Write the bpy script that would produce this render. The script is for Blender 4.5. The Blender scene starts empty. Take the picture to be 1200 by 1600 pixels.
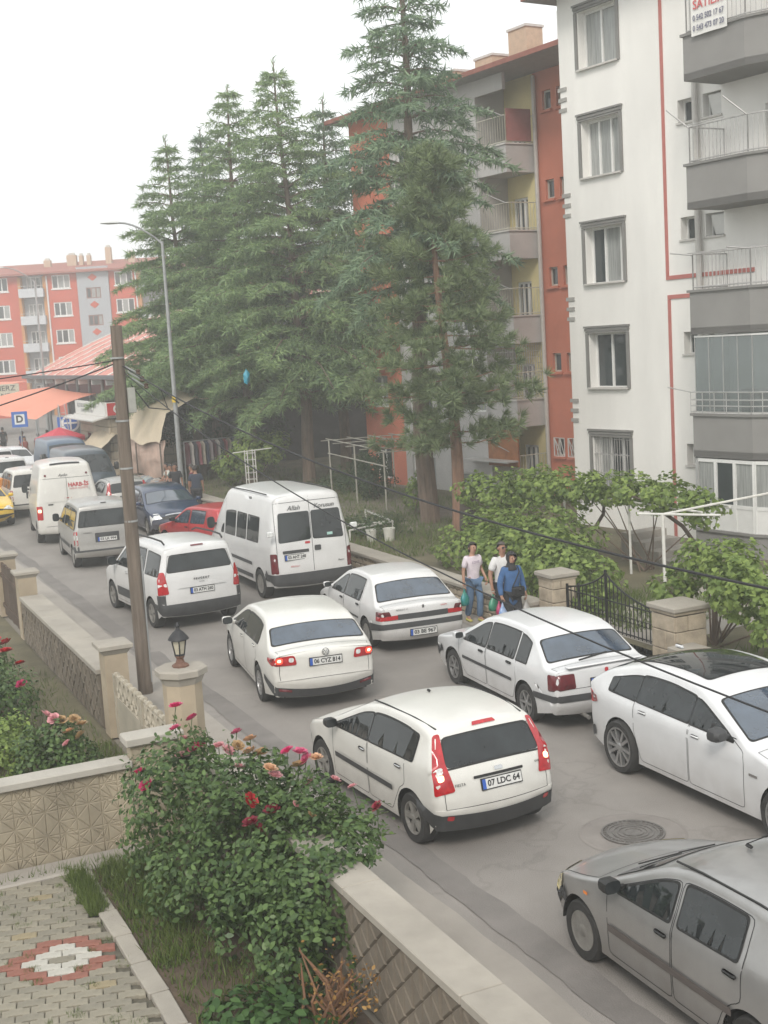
import bpy, bmesh, math, random, bisect
import numpy as np
from mathutils import Vector, Matrix
from mathutils.geometry import delaunay_2d_cdt

random.seed(7)
RNG = np.random.default_rng(7)
SC = bpy.context.scene
COL = SC.collection
R = math.radians

# ------------------------------------------------------------------ camera
cam_data = bpy.data.cameras.new('camera')
cam_data.sensor_fit = 'VERTICAL'
cam_data.sensor_height = 32.0
cam_data.lens = 32.0 * 2000 / 1600
cam_data.clip_start = 0.1
cam_data.clip_end = 3000
camera = bpy.data.objects.new('camera', cam_data)
COL.objects.link(camera)
PITCH, ROLL, YAW = R(7.6467), math.atan(0.06), R(24.5)
_f = Vector((0, math.cos(PITCH), -math.sin(PITCH)))
_u = Vector((0, math.sin(PITCH), math.cos(PITCH)))
_r = Vector((1, 0, 0))
_R = math.cos(ROLL) * _r - math.sin(ROLL) * _u
_U = math.sin(ROLL) * _r + math.cos(ROLL) * _u
_m = Matrix((_R, _U, -_f)).transposed()
camera.matrix_world = Matrix.Translation((0, 0, 5.8)) @ (Matrix.Rotation(-YAW, 3, 'Z') @ _m).to_4x4()
SC.camera = camera

# ------------------------------------------------------------------ sky and sun (bright overcast evening)
SUN_ELEV, SUN_AZ = R(42), R(215)        # azimuth measured from +Y towards +X
world = bpy.data.worlds.new('World')
SC.world = world
world.use_nodes = True
nt = world.node_tree
nt.nodes.clear()
w_out = nt.nodes.new('ShaderNodeOutputWorld')
w_bg = nt.nodes.new('ShaderNodeBackground')
w_sky = nt.nodes.new('ShaderNodeTexSky')
w_sky.sky_type = 'NISHITA'
w_sky.sun_disc = False
w_sky.sun_elevation = SUN_ELEV
w_sky.sun_rotation = SUN_AZ
w_sky.air_density = 1.0
w_sky.dust_density = 4.0
w_mix = nt.nodes.new('ShaderNodeMix')
w_mix.data_type = 'RGBA'
w_mix.inputs[0].default_value = 0.90
# an even layer of high cloud, slightly mottled
w_tc = nt.nodes.new('ShaderNodeTexCoord')
w_no = nt.nodes.new('ShaderNodeTexNoise')
w_no.inputs['Scale'].default_value = 2.2
w_no.inputs['Detail'].default_value = 5
w_cr = nt.nodes.new('ShaderNodeValToRGB')
w_cr.color_ramp.elements[0].position = 0.35
w_cr.color_ramp.elements[0].color = (8.2, 8.5, 8.6, 1)
w_cr.color_ramp.elements[1].position = 0.65
w_cr.color_ramp.elements[1].color = (9.7, 9.9, 9.8, 1)
nt.links.new(w_tc.outputs['Generated'], w_no.inputs['Vector'])
nt.links.new(w_no.outputs['Fac'], w_cr.inputs['Fac'])
nt.links.new(w_sky.outputs['Color'], w_mix.inputs[6])
nt.links.new(w_cr.outputs['Color'], w_mix.inputs[7])
nt.links.new(w_mix.outputs[2], w_bg.inputs['Color'])
w_bg.inputs['Strength'].default_value = 0.095
nt.links.new(w_bg.outputs['Background'], w_out.inputs['Surface'])

sun_data = bpy.data.lights.new('sun', 'SUN')
sun_data.energy = 1.5
sun_data.angle = R(18)
sun_data.color = (1.0, 0.94, 0.87)
sun = bpy.data.objects.new('sun', sun_data)
COL.objects.link(sun)
_sd = Vector((math.sin(SUN_AZ) * math.cos(SUN_ELEV), math.cos(SUN_AZ) * math.cos(SUN_ELEV), math.sin(SUN_ELEV)))
sun.rotation_euler = _sd.to_track_quat('Z', 'Y').to_euler()

SC.view_settings.view_transform = 'Standard'
SC.view_settings.look = 'None'
SC.view_settings.gamma = 1.0
SC.view_settings.exposure = 0.60
SC.render.engine = 'CYCLES'
SC.cycles.max_bounces = 5
SC.cycles.diffuse_bounces = 3
SC.cycles.glossy_bounces = 2
SC.cycles.use_adaptive_sampling = True
SC.cycles.adaptive_threshold = 0.02
SC.cycles.transparent_max_bounces = 12
SC.cycles.volume_bounces = 1

# ------------------------------------------------------------------ materials
MATS = {}
def mat(name, col, rough=0.6, metal=0.0, var=0.12, scale=6.0, bump=0.0, bscale=None, coat=0.0, spec=0.5,
        col2=None, emit=None, trans=0.0, stretch=None, detail=5.0, sss=0.0):
    """procedural material: base colour broken up by noise, optional second tone, bump"""
    if name in MATS:
        return MATS[name]
    m = bpy.data.materials.new(name)
    m.use_nodes = True
    t = m.node_tree
    b = t.nodes['Principled BSDF']
    b.inputs['Roughness'].default_value = rough
    b.inputs['Metallic'].default_value = metal
    b.inputs['Specular IOR Level'].default_value = spec
    if coat:
        b.inputs['Coat Weight'].default_value = coat
        b.inputs['Coat Roughness'].default_value = 0.08
    if trans:
        b.inputs['Transmission Weight'].default_value = trans
    tc = t.nodes.new('ShaderNodeTexCoord')
    mp = t.nodes.new('ShaderNodeMapping')
    if stretch:
        mp.inputs['Scale'].default_value = stretch
    t.links.new(tc.outputs['Object'], mp.inputs['Vector'])
    no = t.nodes.new('ShaderNodeTexNoise')
    no.inputs['Scale'].default_value = scale
    no.inputs['Detail'].default_value = detail
    no.inputs['Roughness'].default_value = 0.62
    t.links.new(mp.outputs['Vector'], no.inputs['Vector'])
    cr = t.nodes.new('ShaderNodeValToRGB')
    c = np.array(col[:3])
    lo = np.array(col2[:3]) if col2 is not None else c * (1 - var)
    hi = c * (1 + var * 0.6) if col2 is None else c
    cr.color_ramp.elements[0].position = 0.32
    cr.color_ramp.elements[1].position = 0.68
    cr.color_ramp.elements[0].color = (*np.clip(lo, 0, 1), 1)
    cr.color_ramp.elements[1].color = (*np.clip(hi, 0, 1), 1)
    t.links.new(no.outputs['Fac'], cr.inputs['Fac'])
    t.links.new(cr.outputs['Color'], b.inputs['Base Color'])
    if emit:
        b.inputs['Emission Color'].default_value = (*emit[:3], 1)
        b.inputs['Emission Strength'].default_value = emit[3]
    if bump:
        n2 = t.nodes.new('ShaderNodeTexNoise')
        n2.inputs['Scale'].default_value = bscale or scale * 6
        n2.inputs['Detail'].default_value = 4
        t.links.new(mp.outputs['Vector'], n2.inputs['Vector'])
        bp = t.nodes.new('ShaderNodeBump')
        bp.inputs['Strength'].default_value = bump
        bp.inputs['Distance'].default_value = 0.02
        t.links.new(n2.outputs['Fac'], bp.inputs['Height'])
        t.links.new(bp.outputs['Normal'], b.inputs['Normal'])
    MATS[name] = m
    return m

def leaf_mat(name, c1, c2, rough=0.55, trans=0.25, scale=1.5):
    """foliage: colour varies clump by clump and leaf by leaf, light passes through a little"""
    if name in MATS:
        return MATS[name]
    m = bpy.data.materials.new(name)
    m.use_nodes = True
    t = m.node_tree
    b = t.nodes['Principled BSDF']
    b.inputs['Roughness'].default_value = rough
    b.inputs['Specular IOR Level'].default_value = 0.3
    g = t.nodes.new('ShaderNodeNewGeometry')
    tc = t.nodes.new('ShaderNodeTexCoord')
    no = t.nodes.new('ShaderNodeTexNoise')
    no.inputs['Scale'].default_value = scale
    no.inputs['Detail'].default_value = 3
    t.links.new(tc.outputs['Object'], no.inputs['Vector'])
    add = t.nodes.new('ShaderNodeMath')
    add.operation = 'MULTIPLY_ADD'
    add.inputs[1].default_value = 0.55
    t.links.new(g.outputs['Random Per Island'], add.inputs[0])
    mul = t.nodes.new('ShaderNodeMath')
    mul.operation = 'MULTIPLY'
    mul.inputs[1].default_value = 0.6
    t.links.new(no.outputs['Fac'], mul.inputs[0])
    t.links.new(mul.outputs[0], add.inputs[2])
    cr = t.nodes.new('ShaderNodeValToRGB')
    cr.color_ramp.elements[0].position = 0.15
    cr.color_ramp.elements[1].position = 0.85
    cr.color_ramp.elements[0].color = (*c1, 1)
    cr.color_ramp.elements[1].color = (*c2, 1)
    t.links.new(add.outputs[0], cr.inputs['Fac'])
    t.links.new(cr.outputs['Color'], b.inputs['Base Color'])
    tr = t.nodes.new('ShaderNodeBsdfTranslucent')
    t.links.new(cr.outputs['Color'], tr.inputs['Color'])
    mx = t.nodes.new('ShaderNodeMixShader')
    mx.inputs[0].default_value = trans
    t.links.new(b.outputs['BSDF'], mx.inputs[1])
    t.links.new(tr.outputs['BSDF'], mx.inputs[2])
    t.links.new(mx.outputs['Shader'], t.nodes['Material Output'].inputs['Surface'])
    MATS[name] = m
    return m

def plain_glass(name, tint, rough=0.03, alpha=0.35):
    """window glass: mostly clear, tinted, with a mirror-like coat"""
    if name in MATS:
        return MATS[name]
    m = bpy.data.materials.new(name)
    m.use_nodes = True
    t = m.node_tree
    b = t.nodes['Principled BSDF']
    b.inputs['Base Color'].default_value = (*tint, 1)
    b.inputs['Roughness'].default_value = rough
    b.inputs['Specular IOR Level'].default_value = 0.6
    tr = t.nodes.new('ShaderNodeBsdfTransparent')
    tr.inputs['Color'].default_value = (0.8, 0.84, 0.84, 1)
    mx = t.nodes.new('ShaderNodeMixShader')
    mx.inputs[0].default_value = alpha
    t.links.new(tr.outputs['BSDF'], mx.inputs[1])
    t.links.new(b.outputs['BSDF'], mx.inputs[2])
    t.links.new(mx.outputs['Shader'], t.nodes['Material Output'].inputs['Surface'])
    MATS[name] = m
    return m

# ------------------------------------------------------------------ object helpers
def tag(o, label=None, cat=None, group=None, kind=None):
    if label: o['label'] = label
    if cat: o['category'] = cat
    if group: o['group'] = group
    if kind: o['kind'] = kind
    return o

def empty(name, loc=(0, 0, 0), rz=0.0, label=None, cat=None, group=None):
    o = bpy.data.objects.new(name, None)
    o.empty_display_size = 0.2
    COL.objects.link(o)
    o.location = loc
    o.rotation_euler = (0, 0, rz)
    return tag(o, label, cat, group)

def link_mesh(name, me, parent=None, loc=None, rz=None):
    o = bpy.data.objects.new(name, me)
    COL.objects.link(o)
    if parent is not None: o.parent = parent
    if loc is not None: o.location = loc
    if rz is not None: o.rotation_euler = (0, 0, rz)
    return o

def raw_mesh(name, verts, faces, material, smooth=False, angle=None):
    me = bpy.data.meshes.new(name)
    me.from_pydata([tuple(v) for v in verts], [], [tuple(f) for f in faces])
    if isinstance(material, (list, tuple)):
        for mm in material: me.materials.append(mm)
    else:
        me.materials.append(material)
    if smooth:
        me.shade_smooth()
        if angle: me.set_sharp_from_angle(angle=R(angle))
    me.update()
    return me

def np_mesh(name, V, F, material, smooth=False):
    """fast mesh from arrays, all faces with the same number of corners"""
    V = np.asarray(V, np.float32); F = np.asarray(F, np.int32)
    me = bpy.data.meshes.new(name)
    me.vertices.add(len(V)); me.vertices.foreach_set('co', V.ravel())
    n, k = F.shape
    me.loops.add(n * k); me.loops.foreach_set('vertex_index', F.ravel())
    me.polygons.add(n); me.polygons.foreach_set('loop_start', np.arange(n, dtype=np.int32) * k)
    me.materials.append(material)
    me.update(calc_edges=True)
    if smooth: me.shade_smooth()
    return me

class MB:
    """collects boxes, bars, tubes, lathes and prisms; build() links them as one mesh object"""
    def __init__(self): self.v = []; self.f = []
    def add(self, verts, faces):
        n = len(self.v)
        self.v += [tuple(p) for p in verts]
        self.f += [tuple(i + n for i in f) for f in faces]
        return self
    def box(self, c, s, rz=0.0, bev=0.0):
        x, y, z = s[0] / 2, s[1] / 2, s[2] / 2
        M = Matrix.Rotation(rz, 3, 'Z')
        if bev <= 0:
            P = [(sx * x, sy * y, sz * z) for sz in (-1, 1) for sx, sy in ((-1, -1), (1, -1), (1, 1), (-1, 1))]
            P = [M @ Vector(p) + Vector(c) for p in P]
            return self.add(P, [(3, 2, 1, 0), (4, 5, 6, 7), (0, 1, 5, 4), (1, 2, 6, 5), (2, 3, 7, 6), (3, 0, 4, 7)])
        b = min(bev, x * .9, y * .9, z * .9)
        rings = []
        for zz, i in ((-z, b), (-z + b, 0), (z - b, 0), (z, b)):
            X, Y = x - i, y - i
            rings.append([(-X + b, -Y), (X - b, -Y), (X, -Y + b), (X, Y - b), (X - b, Y), (-X + b, Y), (-X, Y - b), (-X, -Y + b)])
            rings[-1] = [(px, py, zz) for px, py in rings[-1]]
        P = [M @ Vector(p) + Vector(c) for r_ in rings for p in r_]
        F = [tuple(range(7, -1, -1)), tuple(range(24, 32))]
        for k in range(3):
            for i in range(8):
                j = (i + 1) % 8
                F.append((k * 8 + i, k * 8 + j, k * 8 + 8 + j, k * 8 + 8 + i))
        return self.add(P, F)
    def bar(self, a, b, w=0.03, h=None):
        """straight square bar between two points"""
        return self.tube([a, b], w / 2 * 1.3, 4)
    def tube(self, pts, rad, n=6, cap=True):
        pts = [Vector(p) for p in pts]
        m = len(pts)
        rad = [rad] * m if not hasattr(rad, '__len__') else list(rad)
        P = []
        up = None
        for i, p in enumerate(pts):
            d = (pts[min(i + 1, m - 1)] - pts[max(i - 1, 0)]).normalized()
            if up is None:
                up = Vector((0, 0, 1)) if abs(d.z) < .9 else Vector((1, 0, 0))
            a = d.cross(up)
            if a.length < 1e-5: a = d.cross(Vector((0, 1, 0)))
            a.normalize(); b = d.cross(a); b.normalize(); up = a.cross(d)
            for k in range(n):
                t = 2 * math.pi * (k + .5) / n
                P.append(p + (a * math.cos(t) + b * math.sin(t)) * rad[i])
        F = []
        for i in range(m - 1):
            for k in range(n):
                j = (k + 1) % n
                F.append((i * n + k, i * n + j, (i + 1) * n + j, (i + 1) * n + k))
        if cap:
            F.append(tuple(range(n - 1, -1, -1))); F.append(tuple((m - 1) * n + k for k in range(n)))
        return self.add(P, F)
    def lathe(self, prof, n=24, c=(0, 0, 0), axis='Z', cap=True):
        P = []
        for r_, z in prof:
            for k in range(n):
                t = 2 * math.pi * k / n
                if axis == 'Z': q = (r_ * math.cos(t), r_ * math.sin(t), z)
                else: q = (r_ * math.cos(t), z, r_ * math.sin(t))
                P.append((q[0] + c[0], q[1] + c[1], q[2] + c[2]))
        F = []
        for i in range(len(prof) - 1):
            for k in range(n):
                j = (k + 1) % n
                F.append((i * n + k, i * n + j, (i + 1) * n + j, (i + 1) * n + k))
        if cap:
            F.append(tuple(range(n - 1, -1, -1))); F.append(tuple((len(prof) - 1) * n + k for k in range(n)))
        return self.add(P, F)
    def prism(self, poly, z0, z1):
        n = len(poly)
        P = [(x, y, z0) for x, y in poly] + [(x, y, z1) for x, y in poly]
        F = [tuple(range(n - 1, -1, -1)), tuple(range(n, 2 * n))]
        F += [(i, (i + 1) % n, n + (i + 1) % n, n + i) for i in range(n)]
        return self.add(P, F)
    def hexa(self, q0, q1):
        """solid between two quads"""
        P = list(q0) + list(q1)
        return self.add(P, [(3, 2, 1, 0), (4, 5, 6, 7), (0, 1, 5, 4), (1, 2, 6, 5), (2, 3, 7, 6), (3, 0, 4, 7)])
    def mesh(self, name, material, smooth=False, angle=35):
        return raw_mesh(name, self.v, self.f, material, smooth, angle)
    def build(self, name, material, parent=None, smooth=False, angle=35, loc=None, rz=None):
        return link_mesh(name, self.mesh(name, material, smooth, angle), parent, loc, rz)

def copy_tree(o, parent=None):
    c = o.copy(); COL.objects.link(c)
    if parent is not None: c.parent = parent
    for ch in o.children: copy_tree(ch, c)
    return c

def evaluated_mesh(o):
    """mesh of an object after its modifiers, worked out in a scratch scene so the big one is not re-evaluated"""
    tmp = bpy.data.scenes.new('scratch')
    tmp.collection.objects.link(o)
    vl = tmp.view_layers[0]; vl.update()
    me = bpy.data.meshes.new_from_object(o.evaluated_get(vl.depsgraph))
    bpy.data.objects.remove(o); bpy.data.scenes.remove(tmp)
    return me

def text_mesh(name, s, size, material, extrude=0.002, shear=0.0, spacing=1.0, bold=0.0, align='CENTER'):
    cu = bpy.data.curves.new(name, 'FONT')
    cu.body = s; cu.size = size; cu.extrude = extrude; cu.shear = shear
    cu.space_character = spacing; cu.offset = bold
    cu.align_x = align; cu.align_y = 'CENTER'; cu.resolution_u = 3
    o = bpy.data.objects.new(name, cu)
    me = evaluated_mesh(o)
    bpy.data.curves.remove(cu)
    me.materials.clear(); me.materials.append(material)
    return me

def put_text(name, s, size, material, parent, pos, xdir, ydir, width=None, **k):
    """flat lettering lying at pos with its reading direction along xdir and its up along ydir"""
    me = text_mesh(name, s, size, material, **k)
    o = link_mesh(name, me, parent)
    x = Vector(xdir).normalized(); z = x.cross(Vector(ydir)).normalized(); y = z.cross(x)
    M = Matrix((x, y, z)).transposed().to_4x4()
    sx = 1.0
    if width:
        w = max(v.co.x for v in me.vertices) - min(v.co.x for v in me.vertices)
        sx = width / w
    o.matrix_local = Matrix.Translation(pos) @ M @ Matrix.Diagonal((sx, 1, 1, 1))
    return o

def fillet(poly, rad, n=4):
    out = []
    m = len(poly)
    for i in range(m):
        p = np.array(poly[i][:2], float); a = np.array(poly[i - 1][:2], float); b = np.array(poly[(i + 1) % m][:2], float)
        r_ = poly[i][2] if len(poly[i]) > 2 else rad
        da, db = np.linalg.norm(a - p), np.linalg.norm(b - p)
        d = min(r_, da * .45, db * .45)
        if d < 1e-4: out.append(p); continue
        s, e = p + (a - p) / da * d, p + (b - p) / db * d
        for k in range(n + 1):
            t = k / n
            out.append((1 - t) ** 2 * s + 2 * t * (1 - t) * p + t * t * e)
    return out

def in_poly(x, y, poly):
    return bool(in_polys(np.array([[x, y]]), poly)[0])

def in_polys(Q, poly):
    """even-odd test for many points at once"""
    A = np.array([p[:2] for p in poly], float); B = np.roll(A, 1, 0)
    x, y = Q[:, 0:1], Q[:, 1:2]
    dy = B[:, 1] - A[:, 1]; dy = np.where(np.abs(dy) < 1e-12, 1e-12, dy)
    cross = ((A[:, 1] > y) != (B[:, 1] > y)) & (x < (B[:, 0] - A[:, 0]) * (y - A[:, 1]) / dy + A[:, 0])
    return cross.sum(1) % 2 == 1

def fill2d(outline, step=0.1, extra=()):
    """triangulate a closed outline (plus constraint loops) with interior points"""
    def dens(o):
        r_ = []
        m = len(o)
        for i in range(m):
            a = np.array(o[i][:2], float); b = np.array(o[(i + 1) % m][:2], float)
            k = max(1, int(np.linalg.norm(b - a) / step))
            for j in range(k): r_.append(a + (b - a) * j / k)
        return r_
    loops = [dens(outline)] + [dens(e) for e in extra]
    pts, edges = [], []
    for lp in loops:
        n = len(pts); pts += lp
        edges += [(n + i, n + (i + 1) % len(lp)) for i in range(len(lp))]
    o = np.array(loops[0])
    x0, y0 = o.min(0); x1, y1 = o.max(0)
    ref = np.array(pts)
    gx, gy = np.meshgrid(np.arange(x0 + step * .25, x1, step), np.arange(y0 + step * .5, y1, step))
    gx[1::2] += step * .25
    Q = np.stack([gx.ravel(), gy.ravel()], 1)
    if len(Q):
        Q = Q[in_polys(Q, loops[0])]
        if len(Q):
            dmin = ((Q[:, None] - ref[None]) ** 2).sum(2).min(1)
            pts += list(Q[dmin > (step * .45) ** 2])
    res = delaunay_2d_cdt([Vector((p[0], p[1])) for p in pts], edges, [], 0, 1e-6)
    V = [np.array((v.x, v.y)) for v in res[0]]
    VA = np.array(V); T = [tuple(f) for f in res[2]]
    cen = np.array([VA[list(f)].mean(0) for f in T])
    ok = in_polys(cen, loops[0])
    T = [t for t, k in zip(T, ok) if k]
    return V, T
# ------------------------------------------------------------------ ground, road, pavements
M_ASPH = mat('asphalt', (0.238, 0.219, 0.201), 0.92, var=.16, scale=.55, bump=.25, bscale=60, detail=9)
M_ASPH2 = mat('asphalt_patch', (0.185, 0.170, 0.158), 0.92, var=.2, scale=1.2, bump=.25, bscale=60)
M_CONC = mat('pavement_concrete', (0.31, 0.283, 0.25), 0.9, var=.18, scale=.8, bump=.15, bscale=30, detail=8)
M_COPE = mat('coping_concrete', (0.34, 0.31, 0.265), 0.85, var=.18, scale=1.4, bump=.12, bscale=30, detail=8)
M_RENDER = mat('cream_render', (0.40, 0.33, 0.24), 0.85, var=.2, scale=1.3, bump=.08, detail=8)
M_STONE = mat('pale_stone', (0.41, 0.345, 0.26), 0.85, var=.3, scale=3.5, bump=.25, bscale=14)
M_MORTAR = mat('mortar', (0.22, 0.19, 0.155), 0.95, var=.2, scale=4)
M_SOIL = mat('soil', (0.10, 0.072, 0.05), 0.98, var=.35, scale=2.2, bump=.5, bscale=25, detail=8)
M_GARDEN = mat('garden_ground', (0.13, 0.115, 0.07), 0.98, var=.45, scale=.7, bump=.4, bscale=12, detail=9)
M_IRON = mat('cast_iron', (0.16, 0.15, 0.14), 0.75, .2, var=.25, scale=12, bump=.2)

def road_material():
    m = M_ASPH; t = m.node_tree; b = t.nodes['Principled BSDF']
    base = b.inputs['Base Color'].links[0].from_socket
    tc = t.nodes.new('ShaderNodeTexCoord')
    def noise(scale, st, lo, hi, p0, p1):
        mp = t.nodes.new('ShaderNodeMapping'); mp.inputs['Scale'].default_value = st
        n = t.nodes.new('ShaderNodeTexNoise'); n.inputs['Scale'].default_value = scale; n.inputs['Detail'].default_value = 6
        r_ = t.nodes.new('ShaderNodeMapRange'); r_.inputs[1].default_value = p0; r_.inputs[2].default_value = p1; r_.inputs[3].default_value = lo; r_.inputs[4].default_value = hi
        t.links.new(tc.outputs['Object'], mp.inputs[0]); t.links.new(mp.outputs[0], n.inputs[0]); t.links.new(n.outputs[0], r_.inputs[0])
        return r_.outputs[0]
    vor = t.nodes.new('ShaderNodeTexVoronoi'); vor.feature = 'DISTANCE_TO_EDGE'; vor.inputs['Scale'].default_value = .22
    wn = t.nodes.new('ShaderNodeTexNoise'); wn.inputs['Scale'].default_value = 1.3; wn.inputs['Detail'].default_value = 5
    ad = t.nodes.new('ShaderNodeVectorMath'); ad.operation = 'MULTIPLY_ADD'; ad.inputs[1].default_value = (1.6, 1.6, 1.6)
    t.links.new(tc.outputs['Object'], wn.inputs[0]); t.links.new(wn.outputs['Color'], ad.inputs[0]); t.links.new(tc.outputs['Object'], ad.inputs[2]); t.links.new(ad.outputs[0], vor.inputs['Vector'])
    cr = t.nodes.new('ShaderNodeMapRange'); cr.inputs[1].default_value = 0.0; cr.inputs[2].default_value = .010; cr.inputs[3].default_value = .87; cr.inputs[4].default_value = 1.0
    t.links.new(vor.outputs['Distance'], cr.inputs[0])
    f = cr.outputs[0]
    for o in (noise(95, (1, 1, 1), .78, 1.25, .3, .7), noise(1.0, (1.1, .12, 1), .90, 1.08, .3, .7), noise(.7, (1, 1, 1), .95, 1.04, .35, .55)):
        mu = t.nodes.new('ShaderNodeMath'); mu.operation = 'MULTIPLY'; t.links.new(f, mu.inputs[0]); t.links.new(o, mu.inputs[1]); f = mu.outputs[0]
    mx = t.nodes.new('ShaderNodeVectorMath'); mx.operation = 'SCALE'
    t.links.new(base, mx.inputs[0]); t.links.new(f, mx.inputs['Scale']); t.links.new(mx.outputs[0], b.inputs['Base Color'])
road_material()

def sheet(name, pts, z, material, kind='structure', parent=None):
    return tag(MB().add([(x, y, z) for x, y in pts], [tuple(range(len(pts)))]).build(name, material, parent), kind=kind)

sheet('ground', [(-90, -40), (190, -40), (190, 260), (-90, 260)], -0.03, mat('far_ground', (.2, .18, .15), .95, scale=.05))
sheet('road', [(4.2, -30), (12.6, -30), (12.6, 62), (40, 75), (40, 160), (-10, 160), (4.2, 60)], 0.0, M_ASPH)

def wavy(name, x0, x1, y0, y1, z, material, amp=.05, n=70, seed=1):
    r_ = random.Random(seed)
    L, Rr = [], []
    a = b = 0
    for i in range(n + 1):
        y = y0 + (y1 - y0) * i / n
        a = a * .6 + r_.uniform(-amp, amp); b = b * .6 + r_.uniform(-amp, amp)
        L.append((x0 + a, y, z)); Rr.append((x1 + b, y, z))
    m = len(L)
    return tag(MB().add(L + Rr, [(i, m + i, m + i + 1, i + 1) for i in range(m - 1)]).build(name, material), kind='structure')
wavy('pavement', 4.3, 5.55, -10, 60, 0.006, M_CONC, .03, 120, 3)
wavy('road_patch', 5.72, 6.05, 2, 24.3, 0.010, M_ASPH2, .022, 110, 5)
wavy('road_patch', 5.60, 5.95, 24.6, 60, 0.010, M_ASPH2, .03, 110, 6)
wavy('pavement', 11.95, 12.5, -5, 75, 0.012, M_CONC, .03, 120, 8)

# manhole with its collar
mh = empty('manhole_cover', (8.25, 11.73, 0), .3, 'round cast iron manhole cover in the road beside the grey car', 'manhole')
MB().lathe([(.001, .011)] + [(.58, .011), (.62, .004)], 40, cap=False).build('collar', mat('collar_asphalt', (.225, .205, .188), .92, var=.2, scale=2, bump=.2, bscale=50), mh)
m_ = MB()
m_.lathe([(.001, .020), (.31, .020), (.315, .012)], 40, cap=False)
m_.build('lid', M_IRON, mh)
m_ = MB()
for r0 in (.10, .16, .22, .28, .345): m_.lathe([(r0, .019), (r0, .030), (r0 + .022, .030), (r0 + .022, .019)], 40, cap=False)
m_.build('ring_relief', M_IRON, mh)
m_ = MB()
for i in range(36):
    a = 2 * math.pi * i / 36
    m_.box((.325 * math.cos(a), .325 * math.sin(a), .024), (.03, .018, .012), a)
tag(m_.build('stud_relief', M_IRON, mh), kind='stuff')

# ------------------------------------------------------------------ relief walls
def relief(name, w, h, segs, material, parent, M, inset=.016, depth=.022, loc=None):
    """plate cut into facets along the given lines; every facet stands proud with bevelled sides.
    M maps (u, v, depth) to local space"""
    pts, edges = [], []
    def add(a, b):
        n = len(pts); pts.extend([Vector(a), Vector(b)]); edges.append((n, n + 1))
    for a, b in ((((0, 0)), (w, 0)), ((w, 0), (w, h)), ((w, h), (0, h)), ((0, h), (0, 0))): add(a, b)
    for (x0, y0), (x1, y1) in segs:
        # clip to the rectangle
        t0, t1 = 0.0, 1.0; dx, dy = x1 - x0, y1 - y0; ok = True
        for p, q in ((-dx, x0), (dx, w - x0), (-dy, y0), (dy, h - y0)):
            if abs(p) < 1e-9:
                if q < 0: ok = False
            else:
                t = q / p
                if p < 0: t0 = max(t0, t)
                else: t1 = min(t1, t)
        if ok and t1 - t0 > 1e-4: add((x0 + dx * t0, y0 + dy * t0), (x0 + dx * t1, y0 + dy * t1))
    V, E, F = delaunay_2d_cdt(pts, edges, [], 4, 1e-4)[:3]
    bm = bmesh.new()
    vs = [bm.verts.new((v.x, v.y, 0)) for v in V]
    faces = []
    for f in F:
        try: faces.append(bm.faces.new([vs[i] for i in f]))
        except ValueError: pass
    bmesh.ops.recalc_face_normals(bm, faces=bm.faces)
    for f in bm.faces:
        if f.normal.z < 0: f.normal_flip()
    fs = [f for f in bm.faces if f.calc_area() > .0006]
    bmesh.ops.inset_individual(bm, faces=fs, thickness=inset, depth=0, use_even_offset=True)
    rr = random.Random(4)
    for f in fs:
        dz = depth * rr.uniform(.7, 1.15)
        for v in f.verts: v.co.z = dz
    for v in bm.verts: v.co = M @ v.co
    me = bpy.data.meshes.new(name); bm.to_mesh(me); bm.free()
    me.materials.append(material)
    o = link_mesh(name, me, parent, loc)
    return o

def star_lines(w, h, cell, off=(0, 0)):
    """eight-pointed star strapwork on a square grid"""
    S_ = []
    for j in range(-1, int(h / cell) + 3):
        for i in range(-1, int(w / cell) + 3):
            cx = i * cell + off[0]; cy = j * cell + off[1]
            P = [(cx + cell * .54 * math.cos(math.pi * (k + .5) / 4), cy + cell * .54 * math.sin(math.pi * (k + .5) / 4)) for k in range(8)]
            for k in range(8): S_.append((P[k], P[(k + 3) % 8]))
    return S_

M_STARW = mat('star_relief_concrete', (0.35, 0.30, 0.22), 0.85, var=.38, scale=1.6, bump=.12, bscale=25, detail=8, stretch=(1, 1, .45))
sw = empty('star_relief_wall', (-2.2, 14.6, 0), 0, 'low cream concrete wall with star relief and pale coping beside the paving', 'wall')
MB().box((2.68, .10, .49), (5.4, .16, .98)).build('wall_core', M_STARW, sw)
Mx = Matrix(((1, 0, 0), (0, 0, -1), (0, 1, 0)))
relief('star_panel', 5.38, .96, star_lines(5.38, .96, .50, (.1, .24)), M_STARW, sw, Mx, .010, .011, (0, .018, .01))
MB().box((2.68, .10, 1.03), (5.42, .30, .09), bev=.012).build('coping', mat('coping_pale', (.40, .375, .33), .85, var=.12, scale=2, bump=.1, detail=8), sw)
MB().box((2.5, -.24, .03), (5.9, .42, .06), bev=.02).build('footing', M_CONC, sw)
pr = MB().box((5.68, .10, .62), (.58, .20, 1.24)).build('pier', M_STARW, sw)
relief('star_panel', .56, 1.2, star_lines(.56, 1.2, .50, (.28, .36)), M_STARW, sw, Mx, .010, .011, (5.40, -.002, .02))
MB().box((5.68, .10, 1.29), (.70, .34, .10), bev=.012).build('pier_cap', MATS['coping_pale'], sw)

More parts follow.
